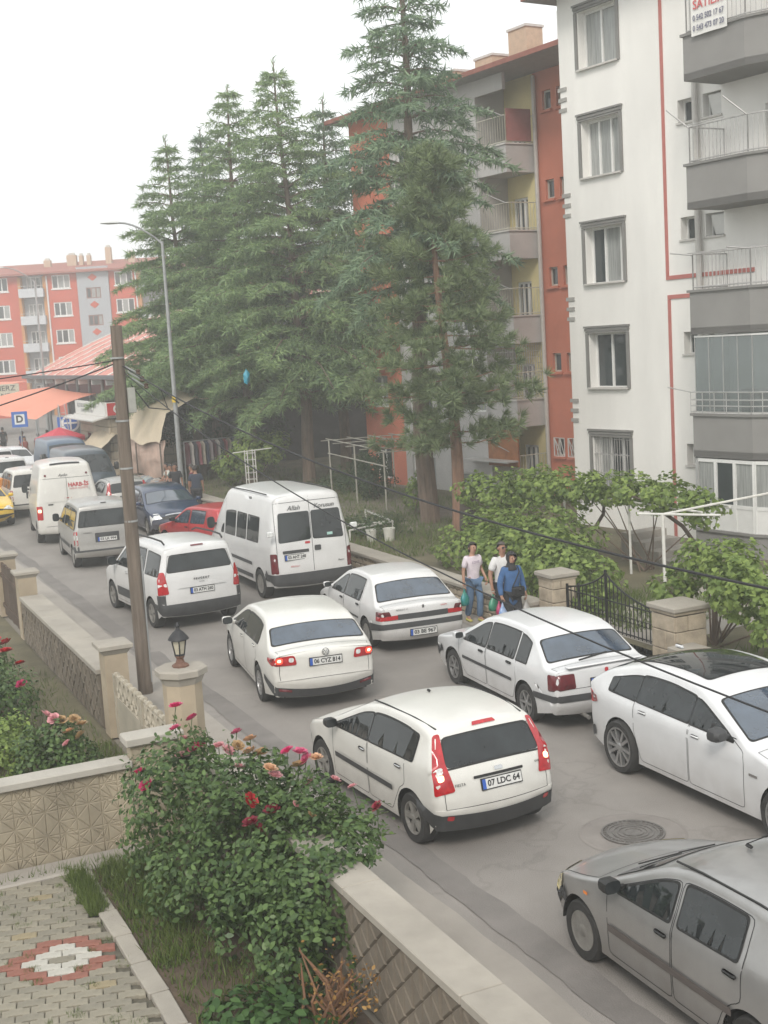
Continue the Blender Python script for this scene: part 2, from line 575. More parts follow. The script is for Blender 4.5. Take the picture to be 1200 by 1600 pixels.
def diamond_lines(w, h, cx, cz):
    S_ = []
    for i in range(-int(h / cz) - 2, int(w / cx) + int(h / cz) + 3):
        S_.append(((i * cx, 0), (i * cx + h / cz * cx, h)))
        S_.append(((i * cx, 0), (i * cx - h / cz * cx, h)))
    return S_
M_DIAW = mat('diamond_relief_concrete', (0.155, 0.13, 0.10), 0.9, var=.3, scale=1.8, bump=.15, bscale=25, detail=8)
My = Matrix(((0, 0, -1), (1, 0, 0), (0, 1, 0)))
def street_wall(y0, y1, label, zc=1.0, x=3.9, w=.41):
    o = empty('street_wall', (x, y0, 0), 0, label, 'wall', 'street walls')
    L = y1 - y0
    MB().box((.03 + w / 2, L / 2, (zc - .09) / 2), (w, L, zc - .09)).build('wall_core', M_DIAW, o)
    relief('diamond_panel', L - .02, zc - .12, diamond_lines(L, zc - .12, .34, .30), M_DIAW, o, My, .016, .022, (.028, .01, .02))
    n = max(1, int(L / 2.2))
    for i in range(n):
        c = (i + .5) * L / n
        MB().box((.03 + w / 2 - .01, c, zc - .04), (w + .07, L / n - .012, .085), bev=.01).build('coping_slab', M_COPE, o)
    return o
street_wall(3.5, 14.5, 'low relief street wall with wide beige coping at the bottom of the picture', 1.0, 3.99, .31)
street_wall(19.75, 27.1, 'low dark relief street wall between two cream pillars at the left', .95)

def pillar(name, loc, w, h, cap_w, cap_h, label, n=8, base=.0):
    o = empty(name, (loc[0], loc[1], base), 0, label, 'pillar', 'gate pillars')
    s_ = MB()
    rot = math.pi / n
    def ring(r_, z): return [(r_ / math.cos(math.pi / n) * math.cos(2 * math.pi * k / n + rot), r_ / math.cos(math.pi / n) * math.sin(2 * math.pi * k / n + rot), z) for k in range(n)]
    def stack(levels):
        P = [p for r_, z in levels for p in ring(r_, z)]
        F = [(i * n + k, i * n + (k + 1) % n, (i + 1) * n + (k + 1) % n, (i + 1) * n + k) for i in range(len(levels) - 1) for k in range(n)]
        F += [tuple(range(n - 1, -1, -1)), tuple((len(levels) - 1) * n + k for k in range(n))]
        return MB().add(P, F)
    stack([(w / 2, 0), (w / 2, h - cap_h * .9)]).build('shaft', M_RENDER, o)
    stack([(w / 2 + .004, h - cap_h), (cap_w / 2 * .86, h - cap_h * .6), (cap_w / 2, h - cap_h * .45), (cap_w / 2, h - cap_h * .1), (cap_w / 2 * .93, h)]).build('cap', M_COPE, o)
    return o
pillar('gate_pillar', (4.1, 15.45), .46, 1.88, .62, .20, 'octagonal cream pillar carrying the small lantern', 8)
pillar('gate_pillar', (4.08, 19.3), .36, 1.46, .52, .16, 'square cream pillar with flared cap at the far end of the cream gate', 4)
pillar('gate_pillar', (4.1, 27.4), .38, 1.45, .52, .14, 'square cream pillar at the far end of the left street wall', 4)
pillar('gate_pillar', (4.1, 30.3), .42, 1.45, .56, .14, 'square cream pillar at the left picture edge behind the brown gate', 4)

# lantern on the pillar
M_LANT = mat('lantern_metal', (0.035, 0.035, 0.038), 0.6, .3, var=.3, scale=20)
M_LRUST = mat('lantern_base', (0.16, 0.085, 0.06), 0.8, var=.3, scale=14)
lt = empty('garden_lantern', (4.1, 15.45, 1.88), .3, 'small dark lantern standing on the octagonal pillar', 'lantern')
MB().lathe([(.11, 0), (.11, .02), (.06, .05), (.045, .10), (.065, .13), (.05, .15)], 8).build('foot', M_LRUST, lt)
def taper(r0, z0, r1, z1, n=6):
    P = [(r_ * math.cos(2 * math.pi * k / n), r_ * math.sin(2 * math.pi * k / n), z) for r_, z in ((r0, z0), (r1, z1)) for k in range(n)]
    return P, [(k, (k + 1) % n, n + (k + 1) % n, n + k) for k in range(n)] + [tuple(range(n - 1, -1, -1)), tuple(range(n, 2 * n))]
MB().add(*taper(.06, .16, .095, .34)).build('glass_body', mat('lantern_glass', (.5, .46, .36), .25, var=.2, coat=.4), lt)
fr = MB()
for k in range(6):
    a = 2 * math.pi * k / 6
    fr.tube([(.063 * math.cos(a), .063 * math.sin(a), .15), (.10 * math.cos(a), .10 * math.sin(a), .345)], .009, 4)
fr.lathe([(.075, .145), (.075, .165)], 6); fr.lathe([(.105, .335), (.105, .35)], 6)
fr.build('lantern_frame', M_LANT, lt)
MB().lathe([(.135, .35), (.12, .38), (.07, .44), (.03, .47), (.022, .50), (.03, .52), (.008, .57)], 12).build('lantern_hood', M_LANT, lt, True)

# cream cast gate between the two pillars
M_GATE = mat('cream_gate', (0.38, 0.34, 0.27), 0.75, var=.2, scale=2, bump=.1, detail=7)
gt = empty('cream_gate', (4.02, 15.75, 0.04), 0, 'cream cast gate with pierced scrollwork along its sloping top', 'gate')
for k in range(2):
    y0, y1 = k * 1.64 + .03, (k + 1) * 1.64 - .03
    lf = MB().hexa([(-.03, y0, 0), (.03, y0, 0), (.03, y1, 0), (-.03, y1, 0)], [(-.03, y0, .60 + .03 * k), (.03, y0, .60 + .03 * k), (.03, y1, .63 + .03 * k), (-.03, y1, .63 + .03 * k)]).build('gate_leaf', M_GATE, gt)
    for yy in (y0 + .04, y1 - .04): MB().box((0, yy, .5), (.085, .09, 1.0)).build('stile', M_GATE, lf)
    sc = MB()
    n = 6
    for i in range(n):
        c = y0 + (i + .5) * (y1 - y0) / n
        zt = .86 + .02 * k
        sc.tube([(0, c + .11 * math.cos(t * .5), zt - .03 + .11 * math.sin(t * .5)) for t in range(14)], .026, 5)
        sc.tube([(0, c - .10, .66), (0, c, .80), (0, c + .10, .66)], .026, 5)
        sc.tube([(0, c, .64), (0, c, .98)], .02, 5)
        sc.lathe([(.001, -.035), (.045, -.03), (.045, .03), (.001, .035)], 8, (0, c, 1.0), 'Y')
    sc.tube([(0, y0, .97), (0, y1, .99)], .028, 5)
    tag(sc.build('scrollwork', M_GATE, lf), kind='stuff')
# brown gate far left
M_BROWN = mat('brown_wood', (0.09, 0.06, 0.042), 0.75, var=.35, scale=3, stretch=(1, 1, .2), bump=.15)
bg = empty('plank_gate', (4.0, 27.7, .05), 0, 'weathered brown plank gate between the two left pillars', 'gate')
for i in range(11): MB().box((0, .12 + i * .215, .62), (.04, .20, 1.18 + .03 * (i % 3))).build('plank', M_BROWN, bg)
MB().box((-.04, 1.2, .25), (.04, 2.3, .09)).build('rail', M_BROWN, bg); MB().box((-.04, 1.2, .95), (.04, 2.3, .09)).build('rail', M_BROWN, bg)

# ------------------------------------------------------------------ our garden: paving, kerb, bed
sheet('garden_bed', [(2.45, 3), (3.95, 3), (3.95, 14.5), (2.45, 14.5)], 0.012, M_SOIL)
M_PAVER = mat('paver_grey', (0.27, 0.245, 0.19), 0.9, var=.2, scale=5, bump=.15, bscale=40)
M_PAVER2 = mat('paver_grey_dark', (0.23, 0.21, 0.165), 0.9, var=.2, scale=5, bump=.15, bscale=40)
M_PRED = mat('paver_red', (0.27, 0.115, 0.085), 0.9, var=.25, scale=5, bump=.15, bscale=40)
M_PWHITE = mat('paver_white', (0.46, 0.44, 0.39), 0.9, var=.18, scale=5, bump=.15, bscale=40)
M_PYEL = mat('paver_ochre', (0.29, 0.24, 0.15), 0.9, var=.2, scale=5, bump=.1)
pav = sheet('garden_paving', [(-6, 3), (2.42, 3), (2.42, 14.28), (-6, 14.28)], 0.004, mat('joint_sand', (.11, .10, .075), .95, var=.3, scale=8, bump=.3))
def paver_mesh(material):
    # interlocking 'bone' block: wide ends, waisted middle, wavy
    L, wd = .256, .128
    P = [(-L / 2, -wd * .50), (-L * .30, -wd * .50), (-L * .18, -wd * .36), (L * .18, -wd * .36), (L * .30, -wd * .50), (L / 2, -wd * .50),
         (L / 2, wd * .50), (L * .30, wd * .50), (L * .18, wd * .64), (-L * .18, wd * .64), (-L * .30, wd * .50), (-L / 2, wd * .50)]
    P = [(x * .968, (y - wd * .0) * .955) for x, y in P]
    n = len(P); b = .93
    V = [(x, y, 0) for x, y in P] + [(x, y, .030) for x, y in P] + [(x * b, y * b, .036) for x, y in P]
    F = [(k * n + i, k * n + (i + 1) % n, (k + 1) * n + (i + 1) % n, (k + 1) * n + i) for k in range(2) for i in range(n)] + [tuple(2 * n + i for i in range(n))]
    return raw_mesh('paver', V, F, material)
PM = {k: paver_mesh(m) for k, m in dict(g=M_PAVER, d=M_PAVER2, r=M_PRED, w=M_PWHITE, y=M_PYEL).items()}
PANG = R(-12)
cP, sP = math.cos(PANG), math.sin(PANG)
cand = []
C0 = (1.80, 12.10)      # centre of the coloured medallion
for j in range(-30, 22):
    for i in range(-22, 22):
        u = (i + .5 * (j % 2)) * .256; v = j * .130
        x = C0[0] + u * cP - v * sP; y = C0[1] + u * sP + v * cP
        if -1.2 < x < 2.30 and 8.6 < y < 14.18:
            md = max(abs(u) / .256 + abs(v) / (.13 * 2.6), abs(v) / .13 * .62)
            k = 'g'
            if md < .3: k = 'd'
            elif md < 1.40: k = 'w'
            elif md < 2.35: k = 'r'
            cand.append((x, y, k))
def vis(x, y):
    d = Vector((x, y, 0)) - Vector((0, 0, 5.8)); M3 = camera.matrix_world.to_3x3()
    w_ = d.dot(-M3.col[2]); return 600 + 2000 * d.dot(M3.col[0]) / w_, 800 - 2000 * d.dot(M3.col[1]) / w_
rest = MB()
cnt = 0
rp = random.Random(3)
cand.sort(key=lambda c: c[1])
for x, y, k in cand:
    px, py = vis(x, y)
    if not (-350 < px < 700 and py < 1900): continue
    if k == 'g' and rp.random() < .45: k = 'd'
    if k != 'w' and k != 'r' and rp.random() < .008: k = 'y'
    o = None
    if cnt < 300 and -20 < px < 420 and py < 1620:
        o = link_mesh('paver', PM[k], pav, (x, y, rp.uniform(.0, .006)), PANG + rp.uniform(-.03, .03))
        cnt += 1
    else:
        n_ = len(rest.v); me = PM[k]
        M2 = Matrix.Translation((x, y, rp.uniform(0, .006))) @ Matrix.Rotation(PANG + rp.uniform(-.03, .03), 4, 'Z')
        rest.add([M2 @ v.co for v in me.vertices], [tuple(p.vertices) for p in me.polygons])
if rest.v: tag(rest.build('paver_field', M_PAVER, pav), kind='stuff')
kb = tag(bpy.data.objects.new('garden_kerb', None), kind='structure'); COL.objects.link(kb)
for i in range(14):
    y0 = 5.0 + i * .66
    MB().box((2.46 - (y0 - 10) * .012, y0 + .32, .03), (.17 + .02 * (i % 2), .64, .07), rp.uniform(-.02, .02), .008).build('kerb_slab', M_COPE, kb)
# neighbour's yard
sheet('yard_ground', [(-25, 14.8), (3.92, 14.8), (3.92, 70), (-25, 70)], -0.006, M_GARDEN)
sheet('yard_path', [(-6, 14.85), (2.2, 14.85), (2.2, 16.0), (-6, 16.6)], 0.004, M_PAVER)

# ------------------------------------------------------------------ right side: stone retaining walls, gardens
sheet('garden_ground', [(12.7, -10), (60, -10), (60, 75), (12.7, 75)], 0.35, M_GARDEN)
sheet('garden_path', [(12.9, 17.5), (20.5, 18.4), (20.2, 21.6), (12.9, 20.2)], 0.358, M_CONC)
sheet('garden_path', [(14.5, 33), (17.6, 32), (21, 44), (16.5, 44)], 0.358, mat('yard_paving', (.17, .145, .12), .95, var=.3, scale=1.2, bump=.3))
def stone_wall(name, x, y0, y1, z1, label, seed):
    o = empty(name, (x, y0, 0), 0, label, 'wall', 'stone retaining walls')
    L = y1 - y0
    MB().box((.24, L / 2, (z1 - .08) / 2), (.40, L, z1 - .08)).build('wall_core', M_MORTAR, o)
    r_ = random.Random(seed)
    z = .02; k = 0
    near = 0
    field = MB()
    while z < z1 - .14:
        h = r_.uniform(.13, .20); h = min(h, z1 - .10 - z); y = -r_.uniform(0, .2)
        while y < L:
            w = r_.uniform(.18, .42)
            a, b = max(y, 0), min(y + w, L)
            if b - a > .06:
                t = MB(); n = 7
                cy, cz = (a + b) / 2, z + h / 2
                pts = []
                for q in range(n):
                    an = 2 * math.pi * q / n + .2
                    pts.append((cy + math.copysign(abs(math.cos(an)) ** .45, math.cos(an)) * (b - a) / 2 * r_.uniform(.86, .97), cz + math.copysign(abs(math.sin(an)) ** .45, math.sin(an)) * h / 2 * r_.uniform(.84, .97)))
                d0 = r_.uniform(.005, .03)
                V = [(.045, p[0], p[1]) for p in pts] + [(.03 - d0, cy + (p[0] - cy) * .86, cz + (p[1] - cz) * .82) for p in pts]
                F = [(i, (i + 1) % n, n + (i + 1) % n, n + i) for i in range(n)] + [tuple(range(n, 2 * n))]
                if near < 140: t.add(V, F).build('stone', M_STONE, o); near += 1
                else: field.add(V, F)
            y += w
        z += h
    if field.v: tag(field.build('stone_field', M_STONE, o), kind='stuff')
    n = max(1, int(L / 2.4))
    for i in range(n):
        MB().box((.22, (i + .5) * L / n, z1 - .035), (.52, L / n - .01, .085), bev=.012).build('coping_slab', M_COPE, o)
    return o
stone_wall('stone_retaining_wall', 12.42, 20.95, 33.0, .60, 'low stone wall with pale coping behind the three walkers', 1)
stone_wall('stone_retaining_wall', 12.42, 4.0, 16.5, .62, 'low stone wall under the young tree behind the fastback car', 2)
stone_wall('stone_retaining_wall', 12.9, 33.05, 52.0, .62, 'stone wall beyond the minibus with men sitting on it', 3)

def stone_pillar(loc, w, h, label, seed):
    o = empty('stone_pillar', loc, 0, label, 'pillar', 'stone gate pillars')
    MB().box((0, 0, h / 2 - .05), (w - .04, w - .04, h - .1)).build('pillar_core', M_MORTAR, o)
    r_ = random.Random(seed)
    z = 0
    while z < h - .16:
        hh = r_.choice((.20, .26, .32)); hh = min(hh, h - .10 - z)
        sp = r_.uniform(.3, .7)
        for s_ in range(4):
            a = s_ * math.pi / 2
            segs = ((-w / 2, -w / 2 + w * sp), (-w / 2 + w * sp, w / 2)) if (s_ + int(z * 10)) % 2 else ((-w / 2, w / 2),)
            for u0, u1 in segs:
                t = MB().box((0, 0, 0), (u1 - u0 - .012, .04, hh - .012), bev=.01)
                M2 = Matrix.Rotation(a, 4, 'Z') @ Matrix.Translation(((u0 + u1) / 2, -w / 2, z + hh / 2))
                t.v = [tuple(M2 @ Vector(v)) for v in t.v]
                t.build('stone_block', M_STONE, o)
        z += hh
    c = MB().box((0, 0, h - .09), (w + .06, w + .06, .06), bev=.01); c.build('cap_moulding', M_STONE, o)
    MB().box((0, 0, h - .02), (w + .14, w + .14, .085), bev=.015).build('cap', M_COPE, o)
    return o
stone_pillar((12.95, 20.62, 0), .50, 1.20, 'pale stone gate pillar nearer the three walkers', 1)
stone_pillar((12.98, 16.95, 0), .62, 1.18, 'pale stone gate pillar beside the young tree', 2)

# black wrought gate
M_BIRON = mat('black_iron', (0.014, 0.014, 0.014), 0.5, .3, var=.3, scale=12)
ga = empty('iron_gate', (12.95, 17.32, .06), 0, 'black wrought iron double gate with swept tops between two stone pillars', 'gate')
GL = 2.98
def gtop(y):
    t = abs(y - GL * .56) / (GL * .56)
    return 1.36 - .46 * (1 - (1 - min(t, 1)) ** 2) ** .8
for y in (0.03, GL * .56, GL - .42, GL - .03):
    MB().tube([(0, y, 0), (0, y, gtop(y) + .05)], .03, 6).build('gate_post', M_BIRON, ga)
for nm, y0, y1 in (('gate_leaf', .03, GL * .56), ('gate_leaf', GL * .56, GL - .42), ('side_panel', GL - .42, GL - .03)):
    lf = MB().tube([(0, y0 + (y1 - y0) * i / 12, gtop(y0 + (y1 - y0) * i / 12)) for i in range(13)], .018, 5).build(nm, M_BIRON, ga)
    for z in (.06, .34, .86): MB().tube([(0, y0, z), (0, y1, z)], .014, 5).build('rail', M_BIRON, lf)
    n = int((y1 - y0) / .115)
    for i in range(1, n):
        y = y0 + (y1 - y0) * i / n
        MB().tube([(0, y, .06), (0, y, gtop(y))], .010, 5).build('baluster', M_BIRON, lf)
    sc = MB()
    for i in range(n):
        y = y0 + (y1 - y0) * (i + .5) / n
        sc.tube([(0, y + .05 * math.cos(t * .6), .20 + .10 * math.sin(t * .6)) for t in range(11)], .008, 4)
        sc.tube([(0, y + .05 * math.cos(t * .6), .60 + .05 * math.sin(t * .6)) for t in range(11)], .007, 4)
    tag(sc.build('scrollwork', M_BIRON, lf), kind='stuff')
# ------------------------------------------------------------------ buildings
M_WALLW = mat('white_facade', (0.77, 0.755, 0.72), 0.9, var=.10, scale=.9, bump=.06, bscale=60, detail=9, stretch=(1, 1, .22))
M_TRIMG = mat('grey_trim', (0.20, 0.195, 0.185), 0.85, var=.1, scale=2)
M_PARA = mat('grey_parapet', (0.235, 0.228, 0.218), 0.9, var=.10, scale=1.2, bump=.1, bscale=50, detail=8)
M_STRIPE = mat('red_stripe', (0.44, 0.15, 0.13), 0.85, var=.1)
M_PVC = mat('white_pvc', (0.68, 0.68, 0.66), 0.4, var=.05)
M_PANE = mat('window_glass', (0.045, 0.055, 0.058), 0.06, var=.35, scale=.9, spec=.6)
M_CURT = mat('net_curtain', (0.30, 0.31, 0.30), 0.25, var=.3, scale=3, stretch=(8, 8, .4), spec=.5)
M_SILL = mat('marble_sill', (0.52, 0.50, 0.47), 0.6, var=.1)
M_ROOF = mat('roof_tile', (0.27, 0.10, 0.075), 0.85, var=.25, scale=2.5)
M_SOFFIT = mat('soffit', (0.30, 0.28, 0.27), 0.9)
M_STEEL = mat('painted_steel', (0.42, 0.41, 0.40), 0.5, .2, var=.2)
M_PIPE = mat('drain_pipe', (0.50, 0.48, 0.45), 0.5, var=.1)
M_ORANGE = mat('orange_render', (0.53, 0.175, 0.11), 0.9, var=.12, scale=.8, bump=.06, bscale=50, detail=8)
M_GREYW = mat('grey_render', (0.46, 0.445, 0.43), 0.9, var=.14, scale=.7, bump=.06, bscale=50, detail=8)
M_YELL = mat('yellow_render', (0.66, 0.57, 0.30), 0.9, var=.1, scale=1)

def wall_mesh(mb, u0, u1, z0, z1, holes, depth):
    """wall in the plane y = 0 of the local frame, x along, with rectangular openings and reveals to y = depth"""
    us = sorted({u0, u1, *[h[0] for h in holes], *[h[1] for h in holes]}); us = [u for u in us if u0 <= u <= u1]
    zs = sorted({z0, z1, *[h[2] for h in holes], *[h[3] for h in holes]}); zs = [z for z in zs if z0 <= z <= z1]
    idx = {}; V, F = [], []
    def vid(u, z):
        if (u, z) not in idx: idx[(u, z)] = len(V); V.append((u, 0, z))
        return idx[(u, z)]
    for i in range(len(us) - 1):
        for j in range(len(zs) - 1):
            cu, cz = (us[i] + us[i + 1]) / 2, (zs[j] + zs[j + 1]) / 2
            if any(h[0] < cu < h[1] and h[2] < cz < h[3] for h in holes): continue
            F.append((vid(us[i], zs[j]), vid(us[i + 1], zs[j]), vid(us[i + 1], zs[j + 1]), vid(us[i], zs[j + 1])))
    mb.add(V, F)
    for a, b, c, d in holes:
        P = [(a, 0, c), (b, 0, c), (b, 0, d), (a, 0, d), (a, depth, c), (b, depth, c), (b, depth, d), (a, depth, d)]
        mb.add(P, [(0, 1, 5, 4), (1, 2, 6, 5), (2, 3, 7, 6), (3, 0, 4, 7)])

def window(parent, a, b, z0, z1, y, splits=(.33, .66), fw=.055, frame=None, pane=None, curtain=True, name='window', seed=0):
    """frame with mullions set at depth y, one pane per light (child)"""
    f = MB(); frame = frame or M_PVC
    f.box(((a + b) / 2, y, z0 + fw / 2), (b - a, .06, fw)); f.box(((a + b) / 2, y, z1 - fw / 2), (b - a, .06, fw))
    f.box((a + fw / 2, y, (z0 + z1) / 2), (fw, .06, z1 - z0 - 2 * fw)); f.box((b - fw / 2, y, (z0 + z1) / 2), (fw, .06, z1 - z0 - 2 * fw))
    xs = [a] + [a + (b - a) * s_ for s_ in splits] + [b]
    for x in xs[1:-1]: f.box((x, y - .004, (z0 + z1) / 2), (fw * 1.1, .06, z1 - z0 - 2 * fw))
    o = f.build(name, frame, parent)
    r_ = random.Random(seed + int(a * 17 + z0 * 31))
    for i in range(len(xs) - 1):
        pm = pane or (M_CURT if curtain and r_.random() < .5 else M_PANE)
        MB().box(((xs[i] + xs[i + 1]) / 2, y + .012 + .003 * i, (z0 + z1) / 2), (xs[i + 1] - xs[i] - fw, .012, z1 - z0 - 2 * fw)).build('pane', pm, o)
    return o

def rail(parent, path, z0, z1, gap=.11, material=None, name='railing', posts=True):
    """balustrade along a polyline: two rails and upright bars, each bar a part"""
    material = material or M_STEEL
    P = [Vector(p) for p in path]
    t = MB()
    for a, b in zip(P[:-1], P[1:]):
        for z in (z0 + .06, z1): t.tube([(a.x, a.y, z), (b.x, b.y, z)], .018, 5)
    o = t.build(name, material, parent)
    for a, b in zip(P[:-1], P[1:]):
        n = max(1, int((b - a).length / gap))
        for i in range(n + 1):
            p = a + (b - a) * i / n
            MB().tube([(p.x, p.y, z0), (p.x, p.y, z1)], .018 if i in (0, n) else .0085, 5).build('post' if i in (0, n) else 'bar', material, o)
    return o

BANG = R(-82.5)
# ---- white apartment block
wb_ = empty('apartment_block', (19.75, 30.25, 0), BANG, 'white apartment block with grey balconies and red corner stripe', 'building')
ZT = 14.55
wins = [(.80, 2.24, 12.68 - 2.78 * k + (0 if k < 4 else .02), 14.02 + .0 - 2.78 * k + (.0 if k == 0 else 0.0)) for k in range(5)]
wins = [(.80, 2.24, 12.50 - 2.785 * k, 14.00 - 2.785 * k) for k in range(5)]
smalls = [(4.30, 4.80, 10.56 - 2.785 * k, 11.12 - 2.785 * k) for k in range(4)] + [(5.12, 5.70, 10.56 - 2.785 * k, 11.12 - 2.785 * k) for k in range(4)]
bdoors = [(7.0, 7.95, 8.45 - 2.785 * k + 1.9, 10.55 - 2.785 * k + 1.9) for k in range(4)]
bdoors = [(7.0, 7.95, 11.25 - 2.785 * k, 13.35 - 2.785 * k) for k in range(4)]
m_ = MB(); wall_mesh(m_, 0, 16, 0.1, ZT, wins + smalls + bdoors, .34)
m_.build('front_wall', M_WALLW, wb_)
m_ = MB()
m_.add([(0, 0, .1), (0, 12, .1), (0, 12, ZT), (0, 0, ZT)], [(0, 1, 2, 3)]); m_.add([(16, 0, .1), (16, 12, .1), (16, 12, ZT), (16, 0, ZT)], [(3, 2, 1, 0)]); m_.add([(0, 12, .1), (16, 12, .1), (16, 12, ZT), (0, 12, ZT)], [(0, 1, 2, 3)])
m_.build('side_walls', M_WALLW, wb_)
MB().box((8, 6, 7.2), (15.3, 11.2, 14.2)).build('inner_mass', M_TRIMG, wb_)
m_ = MB()
m_.add([(-.6, -.75, ZT), (16.6, -.75, ZT), (16.6, 12.6, ZT), (-.6, 12.6, ZT), (-.6, -.75, ZT + .16), (16.6, -.75, ZT + .16), (16.6, 12.6, ZT + .16), (-.6, 12.6, ZT + .16), (5, 6, ZT + 2.2), (11, 6, ZT + 2.2)],
       [(0, 1, 5, 4), (1, 2, 6, 5), (2, 3, 7, 6), (3, 0, 4, 7), (4, 5, 9, 8), (5, 6, 9), (6, 7, 8, 9), (7, 4, 8)])
rf_ = m_.build('roof', M_ROOF, wb_)
MB().add([(-.6, -.75, ZT - .002), (16.6, -.75, ZT - .002), (16.6, 12.6, ZT - .002), (-.6, 12.6, ZT - .002)], [(3, 2, 1, 0)]).build('soffit', M_SOFFIT, rf_)
for k, (a, b, z0, z1) in enumerate(wins):
    w = window(wb_, a, b, z0, z1, .26, ((.46,), (.30, .62), (.36, .78), (.45,), (.33, .66))[k % 5], .06, seed=k)
    s_ = MB()
    s_.box(((a + b) / 2, -.025, z1 + .09), (b - a + .26, .07, .07)); s_.box(((a + b) / 2, -.035, z1 + .05 + .115), (b - a + .30, .10, .05)); s_.box(((a + b) / 2, -.02, z1 + .02), (b - a + .22, .05, .05))
    s_.box((a - .07, -.02, (z0 + z1) / 2 - .005), (.10, .05, z1 - z0 - .02)); s_.box((b + .07, -.02, (z0 + z1) / 2 - .005), (.10, .05, z1 - z0 - .02))
    s_.build('surround', M_TRIMG, w)
    MB().box(((a + b) / 2, .08, z0 + .012), (b - a + .10, .36, .045)).build('sill', M_SILL, w)
    if k == 4:
        gr = MB()
        for i in range(15):
            x = a + .04 + (b - a - .08) * i / 14
            gr.tube([(x, .03, z0 + .05), (x, .03, z1 - .03)], .009, 5)
            if i % 2 == 0 and i < 14: gr.tube([(x + .05 + .05 * math.cos(t * .6), .03, z0 + .75 + .3 * math.sin(t * .6)) for t in range(11)], .008, 4)
        for z in (.08, .5, 1.0, 1.42): gr.tube([(a, .03, z0 + z), (b, .03, z0 + z)], .009, 5)
        gr.build('window_grille', M_STEEL, w)
for k, (a, b, z0, z1) in enumerate(smalls):
    w = window(wb_, a, b, z0, z1, .24, (), .045, curtain=False)
    MB().box(((a + b) / 2, .10, z0 + .0), (b - a + .06, .30, .05)).build('sill', M_SILL, w)
    if a > 5: MB().hexa([(a + .12, .20, z0 + .06), (b - .06, .20, z0 + .06), (b - .06, .22, z0 + .06), (a + .12, .22, z0 + .06)], [(a + .12, .06, z1 - .05), (b - .06, .06, z1 - .05), (b - .06, .08, z1 - .05), (a + .12, .08, z1 - .05)]).build('tilted_sash', M_PVC, w)
for k, (a, b, z0, z1) in enumerate(bdoors):
    window(wb_, a, b, z0, z1, .2, (.5,), .08, name='balcony_door')
# stripes and quoins
def strip(nm, a0, a1, z0, z1): MB().box(((a0 + a1) / 2, -.012, (z0 + z1) / 2), (a1 - a0, .03, z1 - z0)).build(nm, M_STRIPE, wb_)
strip('stripe', 3.77, 3.86, 6.86, ZT - .01); strip('stripe', 3.865, 6.6, 6.86, 6.96)
strip('stripe', 3.80, 3.89, .12, 6.38); strip('stripe', 3.80, 6.5, 6.385, 6.485)
for k in range(5):
    for j in range(3):
        zc = 11.90 - 2.785 * k + .27 * (1 - j) + 2.785 * 0
        if zc > 1: MB().box((.10, -.005, zc), (.34 - .02 * j, .05, .10)).build('quoin', mat('quoin_grey', (.33, .32, .30), .85), wb_)
MB().tube([(4.98, -.12, 14.2), (4.98, -.12, .2)], .075, 10).build('drain_pipe', M_PIPE, wb_, True)
# balconies
OUT = [(5.70, 0.0), (5.70, -1.2), (7.50, -1.2), (8.75, -.75), (10.2, -.75), (10.2, 0.0)]
def off_path(path, d):
    P = [Vector(p) for p in path]; o = []
    for i, p in enumerate(P):
        a = (p - P[i - 1]).normalized() if i else None; b = (P[i + 1] - p).normalized() if i < len(P) - 1 else None
        t = (a + b).normalized() if a and b else (a or b)
        n = Vector((t.y, -t.x)); k = 1 / max(.5, n.dot(Vector((a.y, -a.x)))) if a else 1
        o.append(p + n * d * k)
    return [(p.x, p.y) for p in o]
def parapet(parent, path, z0, z1, t, material, name='parapet'):
    a = path; b = off_path(path, -t)
    m = MB(); n = len(a)
    V = [(x, y, z) for z in (z0, z1) for x, y in a] + [(x, y, z) for z in (z0, z1) for x, y in b]
    F = []
    for i in range(n - 1):
        F += [(i, i + 1, n + i + 1, n + i), (2 * n + i + 1, 2 * n + i, 3 * n + i, 3 * n + i + 1), (n + i, n + i + 1, 3 * n + i + 1, 3 * n + i), (i + 1, i, 2 * n + i, 2 * n + i + 1)]
    F += [(0, n, 3 * n, 2 * n), (n - 1, 2 * n - 1 + n * 2 - n, 4 * n - 1, 2 * n - 1)]
    m.add(V, F)
    return m.build(name, material, parent)
